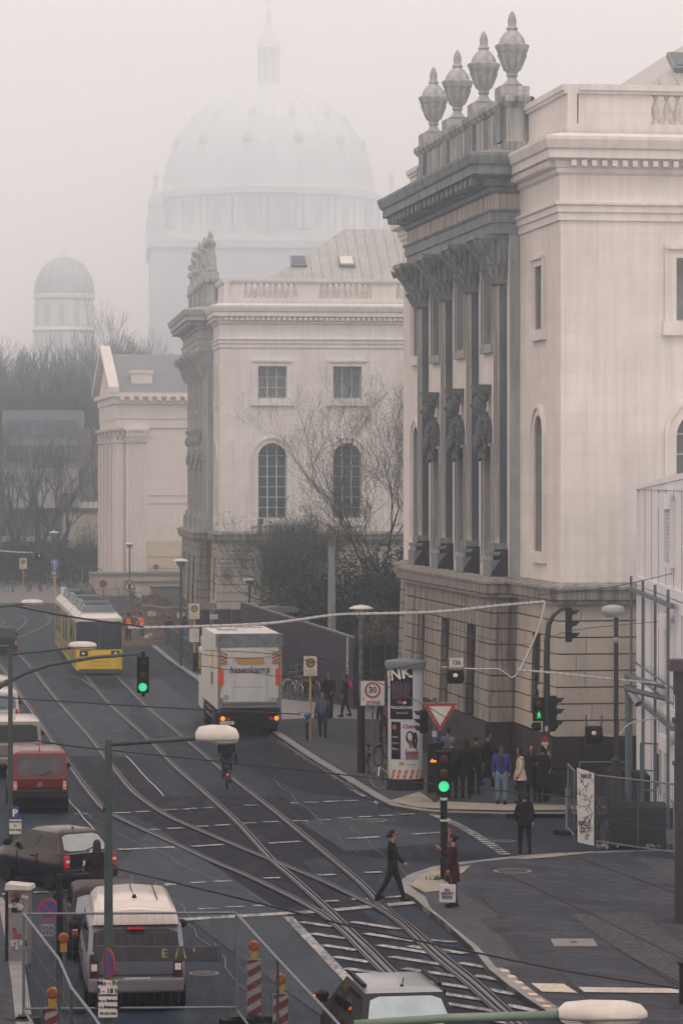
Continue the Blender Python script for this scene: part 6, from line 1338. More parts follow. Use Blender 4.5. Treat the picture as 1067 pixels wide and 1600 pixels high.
person('person in a dark jacket walking away across the side street towards the palace', 819, 1334, 8, 1.60, top=(.008, .007, .012), bot=(.008, .008, .012), hairlen='short', legs=((10, 6), (-10, 14)), arms=((16, 6), (-14, 8)), coat=.12, z=0, hair=(.01, .01, .012), fat=1.05)
person('man in a bright blue open jacket and faded jeans waiting at the kerb', 783, 1257, 178, 1.76, top=(.022, .02, .17), bot=(.12, .19, .27), legs=((2, 4), (-3, 3)), arms=((-8, 30), (-8, 30)), shirt=(.03, .025, .05), fat=1.14, wide=1.06, hair=(.02, .015, .015), hat=(.02, .02, .03))
pc, Ac, hpc, kc = person('woman in a cream double breasted coat and black skirt, beside the man in blue', 812, 1256, 95, 1.66, top=(.46, .4, .32), bot=(.008, .008, .01), hair=(.012, .01, .01), hairlen='long', coat=.2, arms=((4, 14), (8, 10)), look=10, fat=1.14)
m = MB(cloth((.012, .01, .014))); m.lathe([(.2, .62), (.21, .5), (.2, .42)], n=16, sq=.8); m.build('skirt', pc)
m = MB(black)
for s in (-1, 1):
    for j in range(4): m.sph((s * .05, .165, 1.05 + j * .09), .013, 6, 4)
m.build('coat_button', pc)
person('pale faced woman in black with long hair, facing the camera behind the cream coat', 830, 1252, 172, 1.66, top=(.01, .008, .012), hairlen='long', coat=.4, arms=((24, 80), (20, 70)))
pd, Ad, hpd, kd = person('dark coated person with a shoulder strap standing against the signal mast', 847, 1253, 15, 1.66, top=(.012, .01, .014), coat=.45, hairlen='short', fat=1.12, arms=((5, 70), (6, 30)))
carried('shoulder_bag', 'black shoulder bag on the dark coated person by the signal mast', pd, (.2, -.05, 1.0), handbag((.01, .01, .012), .3, .26, .12, .1), 'bag')
person('man with short reddish hair and dark blue coat, seen from behind beside the tram signal', 706, 1247, 8, 1.80, top=(.015, .018, .04), bot=(.008, .008, .01), hair=(.16, .06, .04), fat=1.1, wide=1.05)
person('broad dark figure seen from behind, right of the man with reddish hair', 728, 1247, -5, 1.76, top=(.008, .007, .01), bot=(.007, .007, .009), hairlen='long', coat=.3, fat=1.12)
person('person in a dark brown jacket seen from behind, next to the palace wall', 743, 1240, -12, 1.80, top=(.03, .018, .016), bot=(.01, .009, .012), fat=1.08, legs=((8, 6), (-8, 8)), hair=(.05, .03, .02))
person('person in black walking right past the palace plinth, behind the man in blue', 762, 1229, -75, 1.74, top=(.007, .007, .01), bot=(.007, .007, .009), legs=((18, 6), (-18, 10)), coat=.25)
pb, Ab, hb_, kb_ = person('short person in black half hidden behind the lit tram signal box', 690, 1243, 10, 1.66, top=(.008, .008, .012), fat=1.05)
carried('backpack', 'black backpack worn beside the tram signal box', pb, (0, -.1, 1.3), backpack((.008, .008, .012)), 'backpack')
person('slim person in light blue glimpsed behind the group at the palace wall', 700, 1222, 0, 1.74, top=(.06, .1, .18), bot=(.02, .02, .03))
# bus stop people
pe, Ae, he, ke = person('person in a blue top and dark jacket walking towards the camera by the bus stop', 504, 1152, 176, 1.68, top=(.05, .075, .15), bot=(.012, .014, .022), legs=((8, 6), (-6, 10)), arms=((-6, 20), (8, 20)), hair=(.02, .012, .012), fat=1.1)
for s, dx in ((-1, -.24), (1, .24)): carried('shoulder_bag', 'dark %s bag hanging at the side of the person in blue at the bus stop' % ('maroon' if s < 0 else 'black'), pe, (dx, 0, 1.28), handbag((.03, .01, .02) if s < 0 else (.01, .01, .015), .3, .38, .16, .14), 'bag')
person('tall person in black standing behind the bus stop group, beside the stickered concrete pole', 514, 1122, 160, 1.82, top=(.008, .007, .01), bot=(.01, .01, .014), arms=((10, 50), (6, 20)), coat=.1, hair=(.03, .02, .02))
pf, Af, hf, kf = person('person in black walking with a bright pink bag near the end of the hoarding', 539, 1120, 100, 1.74, top=(.008, .007, .011), bot=(.01, .01, .014), legs=((14, 6), (-14, 6)))
carried('backpack', 'bright pink backpack on the person by the end of the hoarding', pf, (0, -.1, 1.3), backpack((.5, .02, .12)), 'backpack')
person('person in brown trousers half hidden by the poster column, walking away', 600, 1166, 12, 1.78, top=(.012, .01, .014), bot=(.04, .018, .016), legs=((6, 6), (-6, 8)), shoe=(.04, .02, .02))
# road workers and far walkers
person('road worker in an orange vest over dark clothes, standing nearest the tram', 201, 1006, 5, 1.80, top=(.012, .014, .02), bot=(.02, .03, .05), vest=True, hair=(.01, .01, .01), hat=(.02, .02, .02), z=.02)
person('road worker in a full orange jacket and blue jeans, right of the other worker', 222, 1004, 60, 1.76, top=(.8, .15, .02), bot=(.05, .08, .16), lean=8, legs=((6, 10), (-8, 4)), arms=((20, 30), (20, 30)), hat=(.02, .02, .03), z=.02, vest=True)
person('person in a grey hood and jeans walking behind the railing, left of the green post', 264, 1010, 10, 1.78, top=(.03, .02, .035), bot=(.08, .13, .2), hat=(.16, .17, .2), legs=((8, 6), (-8, 8)))
person('person in dark jacket and jeans directly behind the green lamp post', 288, 1009, -10, 1.72, top=(.015, .012, .02), bot=(.08, .13, .2), legs=((8, 6), (-8, 8)))
person('dark haired person in black behind the bus stop sign next to the lorry', 316, 1036, -60, 1.78, top=(.01, .008, .015), bot=(.01, .01, .014), hairlen='long', coat=.3)
person('woman in a pale coat walking by the low wall near the warning triangle', 218, 948, -30, 1.72, top=(.5, .44, .42), bot=(.3, .25, .24), hair=(.35, .28, .18), hairlen='long', coat=.2)
person('person in grey blue walking just left of the woman in the pale coat', 206, 946, -20, 1.74, top=(.14, .17, .22), bot=(.05, .06, .09), hair=(.3, .24, .2))
person('person with a pale top behind the far end of the tram roof', 128, 946, 100, 1.7, top=(.4, .4, .42), hair=(.3, .2, .15))
person('person in a dark green jacket behind the far end of the tram roof', 142, 950, 160, 1.8, top=(.02, .035, .035), hair=(.05, .02, .02), fat=1.1)
person('dark clothed person standing between the black hatchback and the lamp post', 152, 1432, 20, 1.70, top=(.014, .006, .014), bot=(.01, .01, .012), hair=(.03, .008, .012), hairlen='long', coat=.3, z=0, arms=((10, 60), (8, 40)))
# cyclist
CY = g(355, 1234); bk = bicycle(col=(.03, .01, .015), loc=CY, rz=R(4), label='city bicycle being ridden away from the camera between the tram rails')
m = MB(redlit); m.sph((0, -.37, .52), .035, 8, 6); m.build('lit_rear_light', bk)
cyo, Acy, hcy, kcy = person('cyclist in a dark coat riding away between the tram rails, bag at the right side', 0, 0, 4, 1.74, top=(.01, .008, .014), bot=(.05, .08, .14), legs=((62, 70), (35, 60)), arms=((48, -4), (48, -4)), loc=CY + Vector((0, 0, 0)), lean=10, coat=.14, shoe=(.04, .015, .015), hairlen='short')
dz = (.95 - .93) ; mnz = min(0, 0); cyo.location = CY + Euler((0, 0, R(4))).to_matrix() @ Vector((0, .24, .985 - (hcy.z - .03) * cyo.scale[0]))
carried('shoulder_bag', 'black bag hanging at the right hip of the cyclist', cyo, (.29, .0, hcy.z + .12), handbag((.008, .012, .02), .28, .34, .13, .02), 'bag')
# ================================================================== STREET FURNITURE
amberdim = M('amber beacon lens', (.2, .06, .01), .3, var=.1)
def sg(d): return F / d
class At:
    """helper for a thing standing at distance d: converts photo rows to heights and columns to offsets from its foot"""
    def __init__(s, px, py=None, d=None, z=0.0): s.d = d or (H - z) * F / (py - HY); s.px = px; s.k = F / s.d; s.o = Vector(((px - CX) / s.k, s.d, 0))
    def z(s, py): return H - (py - HY) / s.k
    def x(s, px): return (px - s.px) / s.k
def plate(mb, c, w_, h_, mat, rim=None, t=.02, rz=0):
    if rim: mb.box(c, (w_, t, h_), rim, (0, 0, rz)); mb.box((c[0], c[1] - t * .6, c[2]), (w_ * .92, t * .3, h_ - w_ * .08), mat, (0, 0, rz))
    else: mb.box(c, (w_, t, h_), mat, (0, 0, rz))
def lamp_head(o, p, dirx, Ln=.72, name='lamp_head', diry=0.0, hh=.19):
    """flat box luminaire with rounded ends growing from p"""
    m = MB(M('lamp housing', (.5, .5, .48), .5, var=.12, scale=6)); n = 14; d = Vector((dirx, diry, 0)).normalized(); sd_ = Vector((-d.y, d.x, 0)); vs = []; st = ((0, .45, .5), (.08, .8, .9), (.35, 1, 1.05), (.75, 1, 1.0), (.93, .8, .75), (1, .35, .3))
    for t, a, b in st:
        for i in range(n): an = 2 * math.pi * i / n; vs.append(p + d * (t * Ln) + sd_ * (.15 * a * math.cos(an)) + Vector((0, 0, hh * b * (math.sin(an) if math.sin(an) > 0 else .35 * math.sin(an)))))
    m.add(vs, [(j * n + i, j * n + (i + 1) % n, (j + 1) * n + (i + 1) % n, (j + 1) * n + i) for j in range(len(st) - 1) for i in range(n)] + [tuple(range(n)), tuple(range((len(st) - 1) * n, len(st) * n))])
    h_ = m.build(name, o, auto=50); g_ = MB(M('lamp bowl', (.4, .43, .42), .25)); g_.sph(p + d * (Ln * .62) + Vector((0, 0, -.045)), (.24 if abs(d.x) > .7 else .12, .12, .06), 14, 8); g_.build('bowl', h_, smooth=True); return h_
# --- street lamp with arm, left of centre in front of the silver van
a = At(170, d=47.5); o = empty('street_lamp', a.o, 0, 'dark green street lamp whose arm reaches over the cyclist, before the silver van', 'street lamp')
m = MB(gmetal); m.tube([(0, 0, 0), (0, 0, 2.2), (0, 0, a.z(1160))], [.085, .07, .055], 12); m.lathe([(.055, 0), (.05, .05), (.01, .06)], (0, 0, a.z(1160)), 12); m.tube([(0, 0, a.z(1262)), (-.08, 0, a.z(1262))], .05, 8); m.build('post', o, auto=50)
m = MB(gmetal); m.tube([(0, 0, a.z(1163)), (a.x(240), -.0, a.z(1158)), (a.x(316), 0, a.z(1153))], .036, 10); m.build('arm', o, smooth=True); lamp_head(o, Vector((a.x(306), 0, a.z(1153))), 1, .64)
# its signs
def no_stopping(mb, c, r, cross=True, rz=0, mirror=False):
    e = Euler((0, 0, rz)).to_matrix(); xa = e @ Vector((1, 0, 0)); na = e @ Vector((0, -1, 0)); c = Vector(c)
    disc(mb, c, r, redp, 26, xa, t=.015); disc(mb, c + na * .016, r * .8, M('faded sign blue', (.035, .045, .2), .5), 26, xa, t=.004)
    for an in ((45, -45) if cross else (-45,)):
        d = xa * math.cos(R(an)) + Vector((0, 0, math.sin(R(an)))); n_ = xa * -math.sin(R(an)) + Vector((0, 0, math.cos(R(an)))); q = c + na * .022; mb.quad(q - d * r * .85 - n_ * r * .09, q + d * r * .85 - n_ * r * .09, q + d * r * .85 + n_ * r * .09, q - d * r * .85 + n_ * r * .09, mat=redp)
o = empty('parking_sign', a.o + Vector((0, -.12, 0)), 0, 'angled no parking disc with two white plates on the lamp post by the silver van', 'sign')
m = MB(galvd); no_stopping(m, (a.x(172), 0, a.z(1503)), .22, False, R(-62)); m.build('disc', o)
m = MB(M('plate white', (.5, .52, .52), .5, var=.1)); plate(m, (0, 0, a.z(1540)), .31, .235, m.mat, M('plate rim', (.1, .1, .12), .5)); text(m, 'Mo - Fr', .1, (.0, -.02, a.z(1534)), black, bold=.002); text(m, '8 - 18 h', .1, (0, -.02, a.z(1546)), black, bold=.002); m.build('time_plate', o)
m = MB(_M['plate white']); plate(m, (0, 0, a.z(1571)), .30, .33, m.mat, _M['plate rim'])
for j, t_ in enumerate(('Be- u. Entladen', 'Be- u. Entladungen', '10-18 h frei')): text(m, t_, .052, (0, -.02, a.z(1561) - j * .095), black, bold=.002)
m.build('text_plate', o)
# --- lamp whose head crosses the bottom edge
a = At(553, d=27.5); o = empty('street_lamp', a.o, 0, 'nearest lamp with a long grey green arm, cut by the bottom edge', 'street lamp')
zb = a.z(1594); MB(gmetal).tube([(0, 0, 0), (0, 0, zb - .05)], [.08, .055], 10).build('post', o); m = MB(M('pale green arm paint', (.12, .19, .16), .5, var=.1)); m.tube([(0, 0, zb - .04), (a.x(700), 0, a.z(1591)), (a.x(880), 0, a.z(1586))], .04, 10); m.build('arm', o, smooth=True); lamp_head(o, Vector((a.x(872), 0, a.z(1587))), 1, .76, hh=.13)
# --- pole at the left with lamp arm and, from a mast outside the picture, the signal arm
a = At(17, 1375); o = empty('street_lamp', a.o, 0, 'grey green pole at the left with a short lamp arm and parking signs', 'street lamp')
m = MB(gmetal); m.tube([(0, 0, 0), (0, 0, a.z(1015))], [.07, .055], 10); m.build('post', o); m = MB(gmetal); m.tube([(0, 0, a.z(1022)), (a.x(60), 0, a.z(1018)), (a.x(112), 0, a.z(1012))], .035, 8); m.build('arm', o); lamp_head(o, Vector((a.x(108), 0, a.z(1010))), 1, .68, hh=.12)
o = empty('parking_sign', a.o + Vector((.04, -.1, 0)), 0, 'small blue parking sign with a white notice below, on the left pole', 'sign')
m = MB(bluep); plate(m, (.08, 0, a.z(1270)), .2, .33, bluep); text(m, 'P', .24, (.08, -.012, a.z(1270)), white, bold=.006); m.build('parking_plate', o)
m = MB(M('plate white', (.5, .52, .52), .5)); plate(m, (.09, 0, a.z(1291)), .32, .38, m.mat, _M['plate rim']); [text(m, t_, .055, (.09, -.02, a.z(1283) - j * .1), black, bold=.002) for j, t_ in enumerate(('Elektrofahrz.', 'VV', 'Mo-Fr 9-20h'))]; m.build('notice_plate', o)
def signal_head(o, c, lit=None, face=(0, -1), n=3, w_=.3, h_=1.0, dep=.22, visor=.2, name='signal_head', ped=False, col=None, rects=False):
    """lantern box with visors; face is the direction the lenses look"""
    fx, fy = Vector(face).normalized(); rz = math.atan2(fx, -fy); m = MB(col or black); m.T = Matrix.Translation(c) @ Matrix.Rotation(rz, 4, 'Z')
    m.box((0, 0, 0), (w_, dep, h_)); 
    for i in range(n):
        z_ = h_ / 2 - h_ * (i + .5) / n; r_ = min(w_ * .36, h_ / n * .4)
        k = 10; vs = []
        for j in range(k + 1): an = math.pi * (-.1 + 1.2 * j / k); vs += [(r_ * 1.12 * math.cos(an), -dep / 2, z_ + r_ * 1.12 * math.sin(an)), (r_ * 1.12 * math.cos(an), -dep / 2 - visor * (.6 + .4 * max(0, math.sin(an))), z_ + r_ * 1.12 * math.sin(an))]
        m.add(vs, [(2 * j, 2 * j + 1, 2 * j + 3, 2 * j + 2) for j in range(k)])
    b = m.build(name, o, bevel=.015)
    for i in range(n):
        z_ = h_ / 2 - h_ * (i + .5) / n; r_ = min(w_ * .36, h_ / n * .4); mt = (greenlit if (lit == i) else M('dark lens %d' % i, ((.06, .008, .006), (.05, .025, .004), (.004, .03, .012))[i % 3], .25))
        q = MB(mt); q.T = Matrix.Translation(c) @ Matrix.Rotation(rz, 4, 'Z'); q.sph((0, -dep / 2 - .005, z_), (r_, .03, r_), 14, 8); q.build('lens', b, smooth=True)
    return b
a = At(-25, 1390); d80 = 80.5; a = At(-30, d=d80); o = empty('signal_mast', a.o, 0, 'curved arm reaching in from the left with a hanging traffic light showing green', 'traffic light')
m = MB(gmetal); m.tube([(0, 0, 0), (0, 0, a.z(1110))], [.1, .08], 10); m.build('post', o); m = MB(gmetal); m.tube([(0, 0, a.z(1112)), (a.x(-15), 0, a.z(1084)), (a.x(10), 0, a.z(1066)), (a.x(40), 0, a.z(1051)), (a.x(80), 0, a.z(1038)), (a.x(150), 0, a.z(1027)), (a.x(222), 0, a.z(1021))], [.075, .07, .062, .058, .052, .045, .04], 9); m.build('arm', o, smooth=True)
m = MB(black); m.tube([(a.x(224), 0, a.z(1018)), (a.x(224), 0, a.z(1026))], .05, 8); m.build('bracket', o); m = MB(black); m.tube([(a.x(224), 0, a.z(1083)), (a.x(224), 0, a.z(1088))], .04, 8); m.build('end_cap', o)
signal_head(o, Vector((a.x(224), -.02, a.z(1054))), lit=2, h_=.92, w_=.3)
# --- lamp heads reaching in further up the street
a = At(-60, d=92); o = empty('street_lamp', a.o, 0, 'distant lamp arm reaching in from the left edge above the curved tram rails', 'street lamp'); m = MB(gmetal); m.tube([(0, 0, 0), (0, 0, a.z(948))], .07, 8); m.build('post', o); m = MB(gmetal); m.tube([(0, 0, a.z(950)), (a.x(0), 0, a.z(948)), (a.x(38), 0, a.z(944))], .04, 6); m.build('arm', o); lamp_head(o, Vector((a.x(34), 0, a.z(942))), 1, .62, hh=.1)
# --- mushroom lamps
def mushroom(label, px, py, top, post=gmetal, r=.42, z=KZ, pr=.06, base=0):
    a = At(px, py, z=z); o = empty('street_lamp', a.o, 0, label, 'street lamp', None); o.location.z = z if z else 0; zt_ = a.z(top) - z
    m = MB(post); m.tube([(0, 0, 0), (0, 0, zt_ - .3)], [pr * 1.15, pr], 8)
    if base: m.tube([(0, 0, 0), (0, 0, base)], .13, 10, M('brown post sleeve', (.022, .014, .018), .7))
    m.build('post', o); m = MB(M('lamp glass grey', (.22, .25, .26), .3)); m.lathe([(r * .28, zt_ - .34), (r * .62, zt_ - .12), (r * .62, zt_ - .03)], n=14); m.build('lantern', o); m = MB(M('pale lamp cap', (.55, .56, .56), .5)); m.lathe([(r, zt_ - .03), (r, zt_), (r * .6, zt_ + .07), (.02, zt_ + .11)], n=20); m.build('lamp_cap', o); return o, a
mushroom('flat capped lamp on a grey post right behind the lorry', 390, 1003, 906)
mushroom('flat capped lamp beside the zone 30 sign, with a dark sleeve at its foot', 564, 1208, 950, pr=.07, base=2.4, r=.4, post=M('sticker covered post', (.1, .1, .11), .7, var=.9, scale=8))
mushroom('green post with a flat lamp rising from the railing beyond the lorry', 283, 1040, 876, post=M('teal post', (.03, .08, .085), .5))
mushroom('hazy lamp in front of the theatre pilaster above the warning triangle', 203, 936, 850)
mushroom('far hazy lamp left of the tram above the blue arrow sign', 85, 938, 832)
# --- round headed lamp at the right
a = At(962, 1322, z=KZ); o = empty('street_lamp', a.o, 0, 'lamp with a rounded pale green head on a dark post behind the site fence', 'street lamp'); m = MB(M('dark lamp post', (.03, .03, .036), .5)); m.tube([(0, 0, 0), (0, 0, 2.4), (0, 0, 2.5), (0, 0, a.z(965))], [.13, .13, .065, .06], 10); m.sph((0, 0, a.z(1000)), (.08, .08, .12), 8, 6, M('joint pale', (.25, .27, .28), .6)); m.build('post', o)
m = MB(M('lamp housing green', (.3, .36, .35), .45, var=.1)); m.lathe([(.2, a.z(964)), (.3, a.z(958)), (.31, a.z(952)), (.28, a.z(948)), (.1, a.z(945))], (-.08, 0, 0), n=18); m.build('lamp_head', o, auto=40)
# --- tall concrete catenary poles
def cpole(label, px, py, top, w0, w1, stick=False):
    a = At(px, py, z=KZ); o = empty('concrete_pole', a.o, 0, label, 'pole'); m = MB(M('pole concrete', (.22, .25, .26), .8, var=.15, scale=2, streak=.3)); m.tube([(0, 0, 0), (0, 0, a.z(top))], [w0, w1], 12); m.tube([(0, 0, a.z(top) - .25), (0, 0, a.z(top) + .05)], w1 + .03, 10, galvd); m.build('shaft', o, auto=50)
    if stick:
        rnd = random.Random(3)
        for i in range(34):
            an = rnd.uniform(-1.4, 1.4); zz = rnd.uniform(.9, 2.9); s = rnd.uniform(.04, .12); c = rnd.choice([(.5, .52, .5), (.1, .3, .5), (.5, .48, .1), (.3, .32, .3), (.55, .55, .55), (.05, .1, .2)]); q = MB(M('sticker %.2f %.2f' % c[:2], c, .6)); r_ = w0 + .005 - (w0 - w1) * zz / 7
            q.box((r_ * math.sin(an), -r_ * math.cos(an), zz), (s, .01, s * rnd.uniform(.7, 1.6)), None, (0, 0, an)); q.build('sticker', o)
cpole('tall concrete pole with stickers in front of the hoarding', 518, 1077, 845, .2, .15, True)
cpole('taller hazy concrete pole against the second palace wing', 407, 1003, 812, .19, .13)
# --- stops
def stop(label, px, py, top, bot, tb=None, z=KZ, col=None):
    a = At(px, py, z=z); o = empty('stop_sign', a.o, 0, label, 'stop sign'); o.location.z = 0; m = MB(M('stop post yellow', (.42, .3, .08), .6)); m.tube([(0, 0, z), (0, 0, a.z(top))], .045, 8); m.build('post', o); zc, hh = (a.z(top) + a.z(bot)) / 2, a.z(top) - a.z(bot); w_ = hh * .68
    m = MB(M('stop board cream', (.55, .53, .45), .6)); m.box((0, -.07, zc), (w_, .04, hh)); disc(m, (0, -.095, zc + hh * .16), w_ * .34, M('stop green black', (.02, .03, .02), .5), 22); disc(m, (0, -.101, zc + hh * .16), w_ * .3, M('stop ochre', (.5, .34, .03), .5), 22); disc(m, (0, -.107, zc + hh * .16), w_ * .3, _M['stop green black'], 22, r0=w_ * .25, t=.001); text(m, 'H', w_ * .5, (0, -.108, zc + hh * .16), _M['stop green black'], bold=.006)
    for j in range(3): m.box((0, -.092, zc - hh * (.22 + .1 * j)), (w_ * .8, .006, .012), M('stop line', (.2, .2, .18), .6))
    m.build('stop_board', o)
    if tb: m = MB(_M['stop board cream']); m.box((0, -.07, (a.z(tb[0]) + a.z(tb[1])) / 2), (.5, .04, a.z(tb[0]) - a.z(tb[1]))); m.box((.06, -.095, a.z(tb[1]) + .35), (.2, .01, .25), offw); m.build('timetable_case', o)
stop('yellow post bus stop sign right of the lorry, bicycle leaning on it', 485, 1157, 1025, 1056)
stop('yellow post bus stop sign left of the lorry with a pale timetable case', 304, 1045, 943, 967, (982, 1003))
stop('far hazy stop sign on a thin post by the parked bicycles at the left', 37, 941, 872, 889)
# --- zone 30, no stopping, yield
a = At(582, 1212, z=KZ); o = empty('speed_zone_sign', a.o, 0, 'square white zone 30 sign with a red ring, left of the poster column', 'sign'); m = MB(M('sticker covered post', (.1, .1, .11), .7)); m.tube([(0, 0, 0), (0, 0, a.z(1063))], .035, 8); m.build('post', o)
m = MB(M('zone board white', (.5, .51, .5), .6, var=.12)); m.box((0, -.06, a.z(1083)), (.82, .03, .84), galvd); m.box((0, -.08, a.z(1083)), (.77, .01, .79)); zc = a.z(1078); disc(m, (0, -.09, zc), .26, redp, 28, r0=.2); text(m, '30', .27, (0, -.09, zc), black, bold=.006); text(m, 'ZONE', .17, (.02, -.09, a.z(1098)), M('zone red', (.2, .03, .05), .6), bold=.004); m.box((-.31, -.088, a.z(1092)), (.05, .01, .08), M('sticker green', (.2, .3, .05), .6)); m.build('board', o)
a = At(611, 1226, z=KZ); o = empty('no_stopping_sign', a.o, 0, 'round blue and red no stopping sign in front of the poster column', 'sign'); m = MB(M('sticker covered post', (.1, .1, .11), .7)); m.tube([(0, 0, 0), (0, 0, a.z(1103))], .032, 8); m.b2(-.045, .045, -.045, -.03, a.z(1184), a.z(1178), yell); m.build('post', o); m = MB(redp); no_stopping(m, (-.04, -.05, a.z(1112)), .205); m.build('disc', o)
a = At(679, 1254, z=KZ); o = empty('tram_signal', a.o, 0, 'grey post with a dark tram signal box lit amber, below the give way triangle', 'signal')
m = MB(galvd); m.tube([(0, 0, 0), (0, 0, a.z(1090))], .07, 10); m.build('post', o); m = MB(black); m.b2(a.x(667), a.x(690), -.2, .05, a.z(1238), a.z(1160)); bx_ = m.build('signal_box', o, bevel=.02); m = MB(amber); m.b2(a.x(672), a.x(681), -.215, -.2, a.z(1190), a.z(1187)); m.b2(a.x(674), a.x(676), -.215, -.2, a.z(1188), a.z(1185)); m.build('lit_display', bx_)
m = MB(offw); m.lathe([(.08, a.z(1158)), (.08, a.z(1142))], n=10); m.lathe([(.081, a.z(1158)), (.081, a.z(1151))], n=10, mat=bluep); m.build('sticker', o)
signal_head(o, Vector((a.x(662), .1, a.z(1128))), None, (-1, -.1), 3, .22, .7)
o = empty('give_way_sign', a.o + Vector((0, -.18, 0)), 0, 'white triangle give way sign with a red border, point down, above the tram signal', 'sign')
m = MB(redp); T3 = [(-.53, .32), (.53, .32), (0, -.55)]; zc = a.z(1114); cx = a.x(687) 
for sc_, mt, y in ((1.0, offw, -.01), (.965, redp, -.022), (.66, M('sign white face', (.5, .53, .52), .6), -.032)): m.prism([(cx + x_ * sc_, zc + y_ * sc_) for x_, y_ in T3], y, y + .01, mt, lambda p, q, h: (p, h, q))
m.build('triangle', o)
# --- central pedestrian signal on the corner island
a = At(693, 1374, z=KZ); o = empty('pedestrian_signal', a.o, 0, 'black corner signal post with a green lit lens, left of the woman in maroon', 'traffic light'); pk = M('signal post dark', (.012, .01, .016), .6)
m = MB(pk); m.tube([(0, 0, 0), (0, 0, a.z(1240))], .085, 12); m.tube([(0, 0, 0), (0, 0, .12)], .16, 12); m.tube([(0, 0, a.z(1250)), (0, 0, a.z(1246))], .092, 12, offw); m.tube([(0, 0, a.z(1283)), (0, 0, a.z(1280))], .092, 12, offw); m.build('post', o)
m = MB(redp); m.sph((.12, .02, a.z(1302)), (.04, .08, .12), 10, 8); m.build('push_button', o)
signal_head(o, Vector((0, -.02, a.z(1206))), lit=2, h_=1.02, w_=.36, n=3, visor=.12)
o = empty('weed_tuft', g(687, 1375, KZ), 0, 'small green weeds at the foot of the corner signal post', 'weeds'); m = MB(M('weed green', (.03, .05, .02), .8)); rnd = random.Random(2)
for i in range(60): x_, y_ = rnd.gauss(-.05, .12), rnd.gauss(0, .1); m.quad((x_, y_, 0), (x_ + .02, y_, 0), (x_ + rnd.uniform(-.06, .06), y_ + rnd.uniform(-.05, .05), rnd.uniform(.05, .14)))
m.build('leaves', o)
# --- signal mast at the right
a = At(853, 1250, z=KZ); o = empty('signal_mast', a.o, 0, 'dark signal mast bending right at its top, with three lantern boxes, by the waiting group', 'traffic light'); pm = M('mast dark blue grey', (.035, .045, .065), .5, .2, var=.2)
m = MB(pm); m.tube([(0, 0, 0), (0, 0, a.z(1150)), (a.x(854), 0, a.z(1000)), (a.x(857), 0, a.z(975)), (a.x(864), 0, a.z(962)), (a.x(875), 0, a.z(953)), (a.x(884), 0, a.z(950))], [.12, .11, .09, .08, .065, .05, .045], 10); m.build('post', o, smooth=True)
signal_head(o, Vector((a.x(888), 0, a.z(976))), None, (1, -.08), 3, .26, 1.04, .2, .24); signal_head(o, Vector((a.x(864), 0, a.z(1113))), None, (1, -.08), 3, .26, 1.0, .2, .24)
b = signal_head(o, Vector((a.x(841), -.05, a.z(1108))), None, (0, -1), 2, .36, .72, .2, .1); m = MB(greenlit); zc = a.z(1117); c_ = a.x(841)
m.sph((c_, -.2, zc + .09), (.022, .012, .026), 8, 6); m.tube([(c_, -.2, zc + .06), (c_, -.2, zc - .01)], .02, 6); m.tube([(c_, -.2, zc), (c_ - .05, -.2, zc - .09)], .014, 5); m.tube([(c_, -.2, zc), (c_ + .05, -.2, zc - .08)], .014, 5); m.tube([(c_, -.2, zc + .05), (c_ - .05, -.2, zc + .01)], .011, 5); m.tube([(c_, -.2, zc + .05), (c_ + .05, -.2, zc + .0)], .011, 5); m.build('green_figure', b)
signal_head(o, Vector((a.x(838), 0, a.z(1135))), None, (-.6, -.8), 1, .22, .24, .16, .14); signal_head(o, Vector((a.x(862), .1, a.z(1137))), None, (.8, -.6), 1, .22, .24, .16, .14)
m = MB(M('mast sensor', (.3, .33, .36), .5)); m.b2(a.x(839), a.x(842), -.05, .05, a.z(1077), a.z(1070)); m.tube([(a.x(840), 0, a.z(1080)), (a.x(852), 0, a.z(1082))], .02, 5); m.build('sensor', o)
rnd = random.Random(9)
for i in range(16): q = MB(M('sticker %.2f' % (i % 4 * .15), (.15 + i % 4 * .13,) * 3, .6)); an = rnd.uniform(-1.2, 1.2); q.box((.122 * math.sin(an), -.122 * math.cos(an), rnd.uniform(.9, 2.4)), (.09, .01, rnd.uniform(.08, .2)), None, (0, 0, an)); q.build('sticker', o)
o = empty('no_entry_sign', a.o + Vector((-.05, -.16, 0)), 0, 'worn round no entry sign half covered by a sticker, on the signal mast', 'sign'); m = MB(redp); zc = a.z(1160)
disc(m, (0, 0, zc), .2, redp, 22, Vector((.62, .1, 0)), t=.01); m.box((0, -.02, zc - .02), (.2, .01, .07), offw); text(m, 'M', .13, (0, -.02, zc - .13), white, bold=.01); m.build('disc', o)
# --- hanging lights between the wires
def hang(label, px, py, d, w_, h_, sign=None):
    c = at(px, py, d); o = empty('hanging_signal', c, 0, label, 'traffic light'); k = F / d; m = MB(black); m.box((0, 0, 0), (w_, .25, h_), top=(.9, 1)); m.box((0, 0, -h_ * .62), (w_ * .8, .2, h_ * .3), top=(1.15, 1)); b = m.build('signal_box', o, bevel=.03); m = MB(whitel); m.sph((0, -.13, 0), (.07, .03, .06), 10, 6); m.build('lens', b)
    m = MB(galvd); m.tube([(-w_ * .4, 0, h_ * .5), (-w_ * .42, 0, h_ * .5 + .3)], .03, 5); m.tube([(w_ * .4, 0, h_ * .5), (w_ * .42, 0, h_ * .5 + .3)], .03, 5); m.build('hanger', o)
    if sign: m = MB(offw); m.box((.03, -.04, h_ * .5 + .2), (.38, .03, .26)); text(m, sign, .16, (.03, -.058, h_ * .5 + .2), black, bold=.003); m.build('number_plate', o)
    return o
